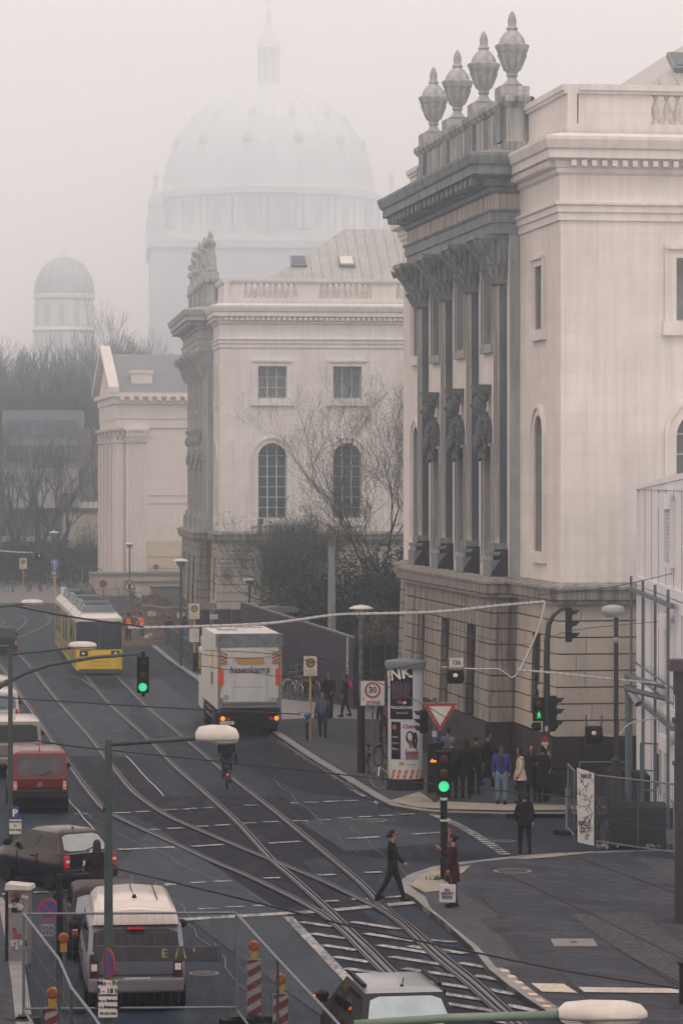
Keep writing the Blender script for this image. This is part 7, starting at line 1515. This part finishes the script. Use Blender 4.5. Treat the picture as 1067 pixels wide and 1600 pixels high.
hang('hanging black tram light numbered 126 in front of the rusticated wall', 711, 1055, 88, .5, .3, '126'); hang('dark lantern box hanging on the wires left of the round headed lamp', 927, 1145, 86, .5, .36); hang('small dark light hanging over the far parked bicycles', 62, 868, 190, .5, .3)
m = None
o = empty('blue_signs', g(86, 944), 0, 'post with a blue arrow sign above a blue sign lettered W, left of the tram', 'sign'); a = At(86, 944); m = MB(M('stop post yellow', (.42, .3, .08), .6)); m.tube([(0, 0, 0), (0, 0, a.z(874))], .1, 8); m.build('post', o)
m = MB(M('bright blue sign', (.06, .2, .5), .5)); m.box((0, -.12, a.z(880)), (.56, .03, .56)); m.box((0, -.14, a.z(881)), (.07, .01, .34), white); m.prism([(-.16, a.z(880) + .05), (.16, a.z(880) + .05), (0, a.z(880) + .22)], -.15, -.14, white, lambda p, q, h: (p, h, q)); m.build('arrow_plate', o)
m = MB(bluep); m.box((-.03, -.12, a.z(896)), (.56, .03, .38)); text(m, 'W', .36, (-.03, -.14, a.z(896)), white, bold=.01); m.box((-.03, -.12, a.z(902)), (.58, .03, .07), yell); m.build('letter_plate', o); m = MB(offw); disc(m, (0, -.14, a.z(888)), .14, redp, 16); disc(m, (0, -.15, a.z(888)), .09, offw, 16); m.build('small_plate', o)
def simple_sign(name, label, px, py, cy_, r, kind):
    a = At(px, py); o = empty(name, a.o, 0, label, 'sign'); m = MB(galvd); m.tube([(0, 0, 0), (0, 0, a.z(cy_))], .05, 6); m.build('post', o); m = MB(redp)
    if kind == 'tri':
        T3 = [(-1, -.58), (1, -.58), (0, 1.15)]
        for s_, mt, y in ((r, redp, -.08), (r * .68, white, -.1)): m.prism([(x_ * s_, a.z(cy_) + y_ * s_) for x_, y_ in T3], y, y + .015, mt, lambda p, q, h: (p, h, q))
        m.sph((0, -.11, a.z(cy_) - .02), (.1, .01, .2), 8, 6, black)
    else: no_stopping(m, (0, -.08, a.z(cy_)), r)
    m.build('triangle' if kind == 'tri' else 'disc', o)
simple_sign('warning_sign', 'white triangle road works warning sign with a red border, above the workers', 203, 978, 915, .42, 'tri')
simple_sign('no_stopping_sign', 'round blue and red sign left of the warning triangle, beside the tram roof', 162, 962, 912, .28, 'r')
simple_sign('no_stopping_sign', 'faint far no stopping sign before the cream theatre wall', 244, 925, 886, .24, 'r')
# --- poster column
a = At(633, 1233, z=KZ); o = empty('poster_column', a.o, 0, 'round advertising column with posters and a striped foot band, behind the locked bicycles', 'advertising column'); o.location.z = KZ; Z_ = lambda py: a.z(py) - KZ; rc = .54
m = MB(M('column white', (.42, .48, .52), .5, var=.06)); m.lathe([(rc, .35), (rc, Z_(1040))], n=48); m.build('drum', o, auto=50); m = MB(M('column base', (.02, .015, .024), .6)); m.lathe([(rc + .04, 0), (rc + .04, .36)], n=32); m.build('base', o, auto=50)
m = MB(M('column roof', (.1, .13, .15), .5)); m.lathe([(rc + .08, Z_(1044)), (rc + .1, Z_(1036)), (rc + .06, Z_(1032)), (.05, Z_(1028))], n=32); m.build('roof', o, auto=40)
def wrap(mb, u0, u1, z0, z1, mat, off=.006, n=10):   # u in metres around the drum, 0 faces the camera
    vs = []
    for i in range(n + 1): an = (u0 + (u1 - u0) * i / n) / rc; x_, y_ = (rc + off) * math.sin(an), -(rc + off) * math.cos(an); vs += [(x_, y_, z0), (x_, y_, z1)]
    mb.add(vs, [(2 * i, 2 * i + 2, 2 * i + 3, 2 * i + 1) for i in range(n)], mat)
def wtext(mb, txt, size, u, zz, mat, off=.012, bold=.0, rot=0, sx=1):
    vs, fs = text_data(txt, size, bold); c_, s_ = math.cos(rot), math.sin(rot); out = []
    for v_ in vs: x_ = (v_[0] * c_ - v_[1] * s_) * sx; y_ = v_[0] * s_ + v_[1] * c_; an = (u + x_) / rc; out.append(((rc + off + v_[2]) * math.sin(an), -(rc + off + v_[2]) * math.cos(an), zz + y_))
    mb.add(out, fs, mat)
dkp = M('poster black', (.006, .004, .008), .8, spec=.15); pinkp = M('poster plum', (.3, .06, .16), .6)
m = MB(dkp); wrap(m, -.56, .22, Z_(1122), Z_(1038), dkp, .01); wtext(m, 'P!NK', .5, -.36, Z_(1053), white, .02, .012, R(10))
for k in range(5): u = -.42 + k * .13; pts = [((rc + .02) * math.sin((u + dx) / rc), -(rc + .02) * math.cos((u + dx) / rc), zz) for dx, zz in ((0, Z_(1063)), (.05, Z_(1073)), (-.03, Z_(1083)))]; m.tube(pts, .012, 4, M('poster grey', (.12, .1, .14), .6))
wrap(m, -.46, .1, Z_(1090), Z_(1066), M('poster dusk', (.05, .035, .06), .6), .014); wtext(m, 'WALDBÜHNE', .12, -.14, Z_(1104), offw, .02, .003); wtext(m, 'JUNI 2022', .08, -.1, Z_(1112), offw, .02); wrap(m, -.25, -.1, Z_(1098), Z_(1093), redp, .016, 3); wrap(m, -.08, .02, Z_(1098), Z_(1094), offw, .016, 3); m.build('concert_poster', o)
m = MB(dkp); wrap(m, -.5, -.16, Z_(1184), Z_(1126), dkp, .01); [wtext(m, t_, .09, -.34, Z_(1150 + j * 9), offw, .02) for j, t_ in enumerate(('TANZ', 'im Juni', 'Bühne'))]; wrap(m, -.44, -.3, Z_(1138), Z_(1131), M('poster orange', (.3, .1, .05), .6), .014, 3); m.build('dance_poster', o)
m = MB(M('poster pale', (.45, .49, .54), .6)); wrap(m, -.13, .5, Z_(1184), Z_(1124), _M['poster pale'], .01); wtext(m, 'Cherche', .17, .2, Z_(1133), pinkp, .02, .004); 
def blob(mb, u, zz, ru, rz_, mat, off): 
    n = 16; vs = [((rc + off) * math.sin((u + ru * math.cos(6.283 * k / n)) / rc), -(rc + off) * math.cos((u + ru * math.cos(6.283 * k / n)) / rc), zz + rz_ * math.sin(6.283 * k / n)) for k in range(n)]; mb.add(vs, [tuple(range(n))], mat)
sk = M('poster skin', (.2, .13, .13), .6); wrap(m, .0, .42, Z_(1184), Z_(1172), sk, .013); blob(m, .2, Z_(1171), .21, .14, sk, .0135); blob(m, .16, Z_(1160), .06, .14, sk, .014); blob(m, .14, Z_(1150), .14, .2, M('poster hair', (.03, .01, .02), .6), .016); blob(m, .3, Z_(1155), .1, .26, _M['poster hair'], .017); wtext(m, 'la femme', .13, .22, Z_(1174), pinkp, .03, .003); m.build('film_poster', o)
m = MB(offw); wrap(m, -.56, .52, Z_(1215), Z_(1186), M('band white', (.5, .53, .54), .6), .012, 20); blob(m, -.12, Z_(1191), .09, .05, M('band mustard', (.3, .25, .04), .6), .018); wtext(m, 'invest', .12, .18, Z_(1192), M('band pale blue', (.25, .36, .42), .6), .02)
for k in range(6):
    u = -.42 + k * .2; vs = []
    for uu, zz in ((u - .08, Z_(1215) + .02), (u + .02, Z_(1215) + .02), (u + .1, Z_(1201)), (u, Z_(1201))): vs.append(((rc + .018) * math.sin(uu / rc), -(rc + .018) * math.cos(uu / rc), zz))
    m.add(vs, [(0, 1, 2, 3)], M('band orange red', (.42, .08, .03), .6))
m.build('foot_band', o)
# --- railing of posts along the far kerb
P0, P1_ = g(257, 1002, KZ), g(313, 1050, KZ); dv = P1_ - P0; n = 19
o = empty('railing', P0, 0, 'dark steel railing with many posts along the kerb left of the lorry', 'railing')
for i in range(n + 1): p = dv * (i / n); MB(bl).tube([(p.x, p.y, 0), (p.x, p.y, 1.15)], .05, 6).build('post', o)
m = MB(bl)
for z_ in (1.12, .65): m.tube([(0, 0, z_), (dv.x, dv.y, z_)], .025, 5)
m.build('rail', o)
# far site fences
def mesh_panel(o, p, q, z0, z1, mat=None, nv=16, nh=6, r=.02, wr=.004):
    mat = mat or galv; m = MB(mat); p, q = Vector(p), Vector(q); up = Vector((0, 0, 1))
    m.tube([p + up * z0, p + up * z1], r, 8); m.tube([q + up * z0, q + up * z1], r, 8); m.tube([p + up * z1, q + up * z1], r, 8); m.tube([p + up * (z0 + .12), q + up * (z0 + .12)], r, 8); f = m.build('frame', o)
    w_ = MB(mat)
    for i in range(1, nv): c = p.lerp(q, i / nv); w_.tube([c + up * (z0 + .12), c + up * z1], wr, 3, cap=False)
    for j in range(1, nh): zz = z0 + .12 + (z1 - z0 - .12) * j / nh; w_.tube([p + up * zz, q + up * zz], wr, 3, cap=False)
    w_.build('wire_mesh', f); return f
FG = 'mesh fence panels round the far digging'
for i, (x0, y0, x1, y1) in enumerate([(150, 966, 186, 962), (186, 962, 222, 972), (222, 996, 262, 1002), (262, 1000, 316, 1004), (316, 1004, 362, 1004), (232, 930, 262, 930), (262, 930, 292, 932)]):
    p, q = g(x0, y0), g(x1, y1); o = empty('site_fence', p, 0, ['far mesh fence panel beside the tram roof', 'far mesh fence panel under the warning triangle', 'far mesh fence panel right of the workers', 'far mesh fence panel behind the railing', 'far mesh fence panel below the palace base', 'hazy mesh panel before the concrete parapet, left', 'hazy mesh panel before the concrete parapet, right'][i], 'fence', FG); mesh_panel(o, (0, 0, 0), q - p, .1, 2.0, galv, 10, 3, .035, .01)
    if i in (2, 3, 4): m = MB(offw); c = (q - p) * .4; m.box((c.x, c.y - .05, 1.55), (.5, .02, .3)); m.build('notice', o)
# --- front construction fence
FZ = lambda y: (H - 2.0) * F / (y - HY)
o = empty('construction_fence', at(37, 1428, FZ(1428)) * 1, 0, 'wide mesh fence panel standing across the silver van, at the bottom left', 'fence'); o.location.z = 0
p = Vector(o.location); q = at(369, 1426, FZ(1426)); q.z = 0; mesh_panel(o, (0, 0, 0), q - p, .18, 2.0, M('fence galvanised grey', (.12, .15, .18), .45, .4, var=.2), 26, 5, .022, .003)
m = MB(concrete)
for c in (Vector((0, 0, 0)), q - p): m.box((c.x, c.y, .07), (.24, .7, .14), black)
m.build('fence_foot', o)
fb = o
def chain_fence(label, pts, nm='construction_fence'):
    W_ = []
    for x_, y_ in pts: v = at(x_, y_, FZ(y_)); v.z = 0; W_.append(v)
    o = empty(nm, W_[0], 0, label, 'fence')
    for a_, b_ in zip(W_, W_[1:]): mesh_panel(o, a_ - W_[0], b_ - W_[0], .16, 2.0, _M['fence galvanised grey'], 14, 4, .024, .003)
    m = MB(black)
    for v in W_: m.box((v.x - W_[0].x, v.y - W_[0].y, .07), (.6, .26, .14), None, (0, 0, .4))
    m.build('fence_foot', o)
chain_fence('row of mesh fence panels running down right of the silver van to the bottom edge', [(371, 1429), (434, 1498), (518, 1588), (600, 1680)])
chain_fence('row of mesh fence panels at the bottom left corner with a bright bent top rail', [(38, 1428), (93, 1499), (112, 1543), (147, 1588), (200, 1670)])
# board with yellow letters on the fence
c = at(246, 1490, 57.2); o = empty('barrier_board', c, R(-1.5), 'long grey board with worn yellow letters in front of the silver van', 'board'); m = MB(M('worn grey board', (.05, .055, .07), .7, var=.35, scale=4)); m.box((0, 0, 0), (2.27, .05, .27)); b = m.build('board', o, bevel=.01)
m = MB(M('worn yellow', (.22, .19, .06), .8, var=.5, scale=12)); text(m, 'E', .22, (.13, -.03, 0), m.mat, bold=.006); text(m, '/ \\', .24, (.42, -.03, 0), m.mat, bold=.008); text(m, "'", .24, (.66, -.03, 0), m.mat, bold=.01); m.build('lettering', b)
m = MB(galvd); m.box((1.1, -.03, 0), (.03, .02, .2)); m.build('bolt_plate', o)
def beacon(label, px, ly, d=None, board=True, w_=.25, lit=False, dark=False):
    a = At(px, d=d or (H - 1.32) * F / (ly - HY)); o = empty('warning_beacon', a.o, R(random.uniform(-15, 15)), label, 'warning beacon', 'striped warning beacons with amber lamps'); zt_ = a.z(ly) 
    m = MB(black); m.box((0, 0, .06), (.75, .38, .12)); m.build('foot', o, bevel=.02)
    if board:
        m = MB(M('beacon white', (.2, .21, .24), .6, var=.15)); m.box((0, 0, zt_ - .75), (w_, .04, 1.1))
        for k in range(5):
            z0 = zt_ - 1.28 + k * .25; pl = [(-w_ / 2, z0), (w_ / 2, z0 + .14), (w_ / 2, z0 + .26), (-w_ / 2, z0 + .12)]; pl = [(x_, min(zt_ - .21, max(zt_ - 1.29, q_))) for x_, q_ in pl]; m.prism(pl, -.03, -.022, M('beacon red', (.1, .01, .014), .5), lambda p, q, h: (p, h, q))
        m.build('board', o)
    else: MB(galvd).tube([(0, 0, .1), (0, 0, zt_ - .15)], .025, 6).build('post', o)
    m = MB(M('beacon lamp box', (.25, .17, .02), .5)); m.b2(-.06, .06, -.05, .05, zt_ - .2, zt_ - .05); l_ = m.build('lamp_box', o); m = MB(amberdim); m.lathe([(.07, -.045), (.1, -.02), (.1, .02), (.07, .045)], (0, 0, zt_ + .05), 16, axis='Y'); m.build('lamp', l_)
beacon('further of two striped beacons behind the mesh panels right of the silver van', 397, 1482)
beacon('nearer of two striped beacons behind the mesh panels right of the silver van', 438, 1534)
beacon('amber lamp beacon low behind the bent rail in the bottom left corner', 83, 1556)
beacon('amber lamp beacon beside the dark post left of the silver van', 100, 1470, board=False)
# round sign and plate left of the van
a = At(93, d=60); o = empty('no_parking_sign', a.o, 0, 'dark post with a round disc and a grey grid plate, left of the silver van', 'sign'); m = MB(M('signal post dark', (.012, .01, .016), .6)); m.tube([(0, 0, 0), (0, 0, a.z(1366))], .06, 10); m.build('post', o); m = MB(redp); no_stopping(m, (a.x(77), -.03, a.z(1420)), .2, False); m.build('disc', o)
m = MB(M('plate lilac grey', (.2, .19, .26), .6)); m.box((a.x(75), -.04, a.z(1453)), (.24, .02, .22)); [m.box((a.x(75) + (i - 1) * .075, -.055, a.z(1453) + (j - .5) * .09), (.05, .006, .055), M('plate dark cell', (.06, .05, .1), .6)) for i in range(3) for j in range(2)]; m.build('plate', o)
# --- utility cabinet
a = At(31, 1500, z=KZ); o = empty('utility_cabinet', a.o, R(-6), 'grey sticker covered utility cabinet with a pale slanted top, at the left edge', 'cabinet'); m = MB(M('cabinet grey', (.17, .17, .19), .7, var=.3, scale=4)); m.b2(-.2, .2, -.15, .25, .05, 1.55); m.build('body', o, bevel=.015); m = MB(M('cabinet top', (.42, .42, .4), .6)); m.prism([(-.26, 1.56), (.27, 1.56), (.25, 1.64), (-.24, 1.68)], -.22, .3, None, lambda p, q, h: (p, h, q)); m.build('roof', o)
m = MB(M('cabinet dark side', (.02, .018, .022), .7)); m.b2(-.26, -.2, -.16, .25, 0, 1.5); m.build('side_panel', o); rnd = random.Random(5)
for i in range(22): c = rnd.choice([(.35, .38, .42), (.2, .03, .05), (.02, .02, .03), (.1, .14, .2), (.4, .42, .4)]); q = MB(M('sticker %.2f %.2f' % c[:2], c, .6)); q.box((rnd.uniform(-.15, .15), -.16, rnd.choice([rnd.uniform(.35, .75), rnd.uniform(1.1, 1.5)])), (rnd.uniform(.04, .16), .008, rnd.uniform(.04, .14)), None, (0, R(rnd.uniform(-20, 20)), 0)); q.build('sticker', o)
# --- right hand site: graffiti panel, fences, skip
a = At(914, 1324, z=KZ); o = empty('graffiti_panel', a.o, R(-14), 'tall white panel covered in black graffiti leaning in the fence at the right corner', 'panel'); Zf = lambda py: a.z(py)
m = MB(M('panel chalk white', (.5, .53, .52), .6, var=.1, scale=2)); m.prism([(-.2, Zf(1316)), (.23, Zf(1321)), (.24, Zf(1208)), (-.22, Zf(1200))], -.03, .03, None, lambda p, q, h: (p, h, q)); b = m.build('board', o)
m = MB(M('dark panel edge', (.03, .03, .05), .6)); m.b2(.24, .28, -.04, .04, Zf(1320), Zf(1208)); m.build('edge', o)
m = MB(black); rnd = random.Random(12)
for i in range(26): x0, z0 = rnd.uniform(-.18, .16), rnd.uniform(Zf(1312), Zf(1210)); m.tube([(max(-.19, min(.21, x0 + rnd.uniform(-.07, .07) * k)), -.034, z0 + rnd.uniform(-.05, .05) + k * rnd.uniform(-.06, .09)) for k in range(4)], .007, 3)
for (t_, s_, px_, py_) in (('ARIUS', .16, 915, 1213), ('NRUS', .2, 913, 1287), ('DOT', .2, 915, 1297), ('IT', .2, 917, 1308)): text(m, t_, s_, (a.x(px_), -.035, Zf(py_)), black, bold=.004, sx=.62, shear=.1)
m.build('graffiti', b)
def rfence(label, p0, p1, dark=False, top=1.9, nv=14):
    p, q = g(*p0, KZ), g(*p1, KZ); o = empty('construction_fence', p, 0, label, 'fence'); o.location.z = KZ; dq = q - p; mesh_panel(o, (0, 0, 0), dq, .05, top, _M['fence galvanised grey'] if not dark else bl, nv, 3, .024, .006); return o
rfence('narrow mesh panel folding back left of the graffiti panel', (897, 1316), (887, 1303), nv=8)
rfence('mesh fence panel right of the graffiti panel in front of the round headed lamp', (928, 1324), (996, 1334), nv=26)
rfence('nearest mesh fence panel crossing the dark skip by the cabins', (996, 1334), (1066, 1344), nv=26)
rfence('thin fence panel behind the round headed lamp, against the palace plinth', (905, 1272), (985, 1272), True, 1.5, 20)
o = empty('warning_beacon', g(887, 1302), R(60), 'thin pale beacon board seen nearly edge on, left of the graffiti panel', 'warning beacon'); m = MB(M('beacon white', (.2, .21, .24), .6)); m.box((0, 0, .68), (.24, .05, 1.15)); m.box((0, -.03, .6), (.2, .01, .2), M('beacon red', (.1, .01, .014), .5)); m.box((0, -.03, .2), (.2, .01, .2), M('beacon red', (.1, .01, .014), .5)); m.tube([(0, 0, 1.25), (0, 0, 1.38)], .03, 6); m.build('board', o); MB(black).box((0, 0, .06), (1.0, .4, .12)).build('foot', o)
a = At(1008, 1330, z=KZ); o = empty('skip', a.o + Vector((0, .9, 0)), R(-4), 'dark slatted skip full of rubble behind the mesh fence, below the cabins', 'skip'); m = MB(M('skip dark violet', (.014, .012, .02), .7, var=.3)); m.b2(-.85, 1.1, 0, 1.8, 0, 1.15); 
for k in range(5): m.b2(-.9, 1.15, -.04, 0, .15 + k * .22, .22 + k * .22, M('skip rib', (.03, .026, .036), .6))
m.build('body', o); m = MB(M('bucket grey', (.2, .22, .26), .5)); m.lathe([(.12, 0), (.16, .35)], (.75, -.25, .25), 12); m.build('bucket', o)
o = empty('ramp_wall', g(1022, 1268, KZ), 0, 'dark sloping ramp wall at the foot of the white cabins', 'wall'); m = MB(M('skip dark violet', (.014, .012, .02), .7)); m.prism([(-1.4, .1), (1.0, .1), (1.0, .9), (-.9, 1.3), (-1.4, 1.3)], -1.5, 0, None, lambda p, q, h: (p, h, q)); m.build('body', o)
o = empty('stair_rail', g(1000, 1290, KZ), 0, 'blue grey handrail beside the cabin entrance', 'railing'); m = MB(bl)
for z_ in (1.0, 1.55, 2.3): m.tube([(0, 0, z_), (1.5, -.8, z_ - .02)], .025, 5)
m.build('rail', o)
for k in range(5): MB(bl).tube([(k * .36, -k * .19, 0), (k * .36, -k * .19, 2.3)], .025, 5).build('post', o)
rnd = random.Random(31)
o = empty('rubble', g(985, 1322, KZ), 0, 'scraps of pale rubbish on the ground inside the right fence', 'rubbish', kind='stuff'); m = MB(M('rubbish pale', (.3, .3, .33), .7, var=.5, scale=8))
for i in range(26): m.box((rnd.uniform(-.9, 1.0), rnd.uniform(-.4, .4), .03), (rnd.uniform(.05, .2), rnd.uniform(.05, .15), .05), None, (rnd.random(), rnd.random(), rnd.random()))
m.build('scraps', o)
o = empty('bare_shrub', g(945, 1318, KZ), 0, 'tangle of bare stems behind the mesh fence right of the graffiti panel', 'shrub'); cb = MB(bark); tp_2 = []
for k in range(8): branches(cb, Vector((rnd.uniform(-.5, .5), rnd.uniform(-.3, .3), 0)), Vector((rnd.uniform(-.4, .4), 0, 1)), .55, .03, 3, rnd, .6, .1, tp_2, (2, 3), .75, 3, .008)
cb.build('stems', o)
a = At(1066, d=59); o = empty('dark_post', a.o, 0, 'dark post cut by the right edge in the bottom corner', 'post'); m = MB(pk); m.b2(-.06, .2, -.1, .1, 0, a.z(1507)); m.build('shaft', o); m = MB(pk); m.b2(-.09, .23, -.13, .13, a.z(1507), a.z(1503)); m.build('capstone', o)
# --- bicycles stand posts / low kerb barrier by the mast
o = empty('low_barrier', g(846, 1240, KZ), 0, 'low white pipe barrier at the feet of the people by the signal mast', 'barrier'); m = MB(offw); m.tube([(0, 0, .3), (1.1, -.1, .25)], .045, 6); m.build('pipe', o)
# --- wall hook on the palace for the cable
o = empty('wall_bracket', at(864, 856, 100.2) , 0, 'small black cable bracket fixed to the palace wall near the corner', 'bracket'); m = MB(black); m.sph((0, 0, 0), (.1, .3, .12), 8, 6); m.tube([(0, .3, 0), (-.3, -.1, 0)], .03, 5); m.tube([(-.02, 0, 0), (-.02, 0, -.3)], .015, 4); m.build('hook', o)
# --- overhead wires and cables
wi = M('wire dark', (.02, .022, .028), .5); pw = M('pale insulated cable', (.42, .44, .45), .5, var=.1)
def wire(label, pts, r=.018, mat=None, name='overhead_wire', clips=False):
    P_ = [at(*p) for p in pts]; c = P_[0].copy(); m = MB(mat or wi); Q = smooth([tuple(p) for p in P_], 8) if len(P_) > 2 else P_
    m.tube([p - c for p in Q], r, 5)
    if clips:
        k = m
        for a_, b_ in zip(Q, Q[1:]):
            n = max(1, int((b_ - a_).length / .45))
            for i in range(n): p = a_.lerp(b_, i / n) - c; k.box(p, (.035, .035, r * 2.5), black)
    o = m.build(name, None, c); tag(o, label, 'wire', 'overhead wires and cables')
    return o
wire('pale clipped cable rising over the lorry to the bend above the palace base', [(200, 981, 88), (300, 979, 88), (420, 974, 88), (520, 961, 88), (570, 959, 88), (680, 956, 88), (780, 946, 88), (851, 940, 88)], .04, pw, clips=True)
wire('pale clipped cable hanging steeply from the bend down to the wire junction', [(851, 940, 88), (844, 972, 88), (830, 1008, 88), (818, 1034, 88), (810, 1050, 88)], .04, pw, clips=True)
wire('pale cable sagging left from the junction to the light numbered 126', [(810, 1050, 88), (800, 1058, 88), (790, 1052, 88), (776, 1045, 88), (742, 1045, 88), (690, 1042, 88)], .022, pw)
wire('pale clipped cable running right from the junction to the pipes', [(806, 1046, 88), (880, 1053, 87.5), (980, 1063, 86.5), (1067, 1071, 85.5), (1140, 1077, 85)], .03, pw, clips=True)
wire('pale cable looping right of the dark hanging lantern', [(935, 1146, 86), (950, 1150, 86), (966, 1148, 86), (985, 1130, 86), (1030, 1122, 86), (1067, 1118, 86), (1100, 1116, 86)], .02, pw)
wire('dark heavy wire crossing from the tram front to the green traffic light', [(20, 946, 84), (100, 962, 84), (200, 976, 84), (224, 980, 84)], .026)
wire('long dark wire crossing the road below the tram', [(-20, 1088, 90), (100, 1096, 90), (300, 1108, 90), (470, 1116, 90)], .02)
wire('dark wire crossing the tracks behind the centre lamp', [(40, 1154, 80), (100, 1164, 80), (170, 1172, 80), (420, 1198, 80), (700, 1228, 80), (900, 1246, 80)], .02)
wire('thick dark wire from the black hatchback down across the hatched markings', [(176, 1356, 60), (260, 1376, 60), (400, 1410, 60), (560, 1450, 60), (760, 1492, 60), (900, 1520, 60), (1080, 1548, 60)], .02)
wire('thin wire sloping from the lorry towards the zone 30 sign', [(320, 1016, 105), (440, 1024, 105), (560, 1056, 105), (700, 1128, 105)], .012)
wire('thin wire crossing the lorry rear with a small insulator', [(312, 1022, 104), (380, 1029, 104), (424, 1026, 104)], .012)
wire('thin wire across the lower lorry body', [(310, 1040, 104), (400, 1052, 104), (470, 1062, 104)], .012)
wire('thin wire from the tram signal up to the hanging light', [(480, 1020, 96), (560, 1052, 96), (660, 1100, 92), (760, 1160, 90), (880, 1215, 88)], .013)
wire('wire from the palace bracket to the portico', [(864, 856, 100), (830, 866, 104), (800, 876, 108)], .012)
wire('thin wire climbing right across the palace base', [(640, 960, 110), (800, 1006, 100), (900, 984, 92), (1067, 968, 86)], .010)
wire('thin wire across the white cabins below the first floor', [(840, 930, 95), (950, 918, 90), (1067, 892, 84)], .012)
wire('thin wire from the zone sign up to the poster column roof', [(560, 1060, 96), (610, 1046, 94), (660, 1036, 92)], .012)
wire('pale wire at the far left ending in a ring over the bicycles', [(-10, 860, 190), (30, 863, 190), (52, 863, 190)], .04, pw)
HAZE=.0021
# ------------------------------------------------------------------ the air
hz = MB(None); vm = bpy.data.materials.new('haze air'); vm.use_nodes = True; t_ = vm.node_tree
t_.nodes.remove(t_.nodes['Principled BSDF']); pv = t_.nodes.new('ShaderNodeVolumePrincipled'); t_.links.new(pv.outputs['Volume'], t_.nodes['Material Output'].inputs['Volume'])
pv.inputs['Color'].default_value = (.78, .91, 1, 1); pv.inputs['Density'].default_value = HAZE; pv.inputs['Anisotropy'].default_value = .95
hz.b2(-160, 130, -8, 930, -1.2, 130, vm); tag(hz.build('haze'), 'thin grey mist filling the whole street', 'haze', kind='stuff')
bpy.data.scenes.remove(TS)
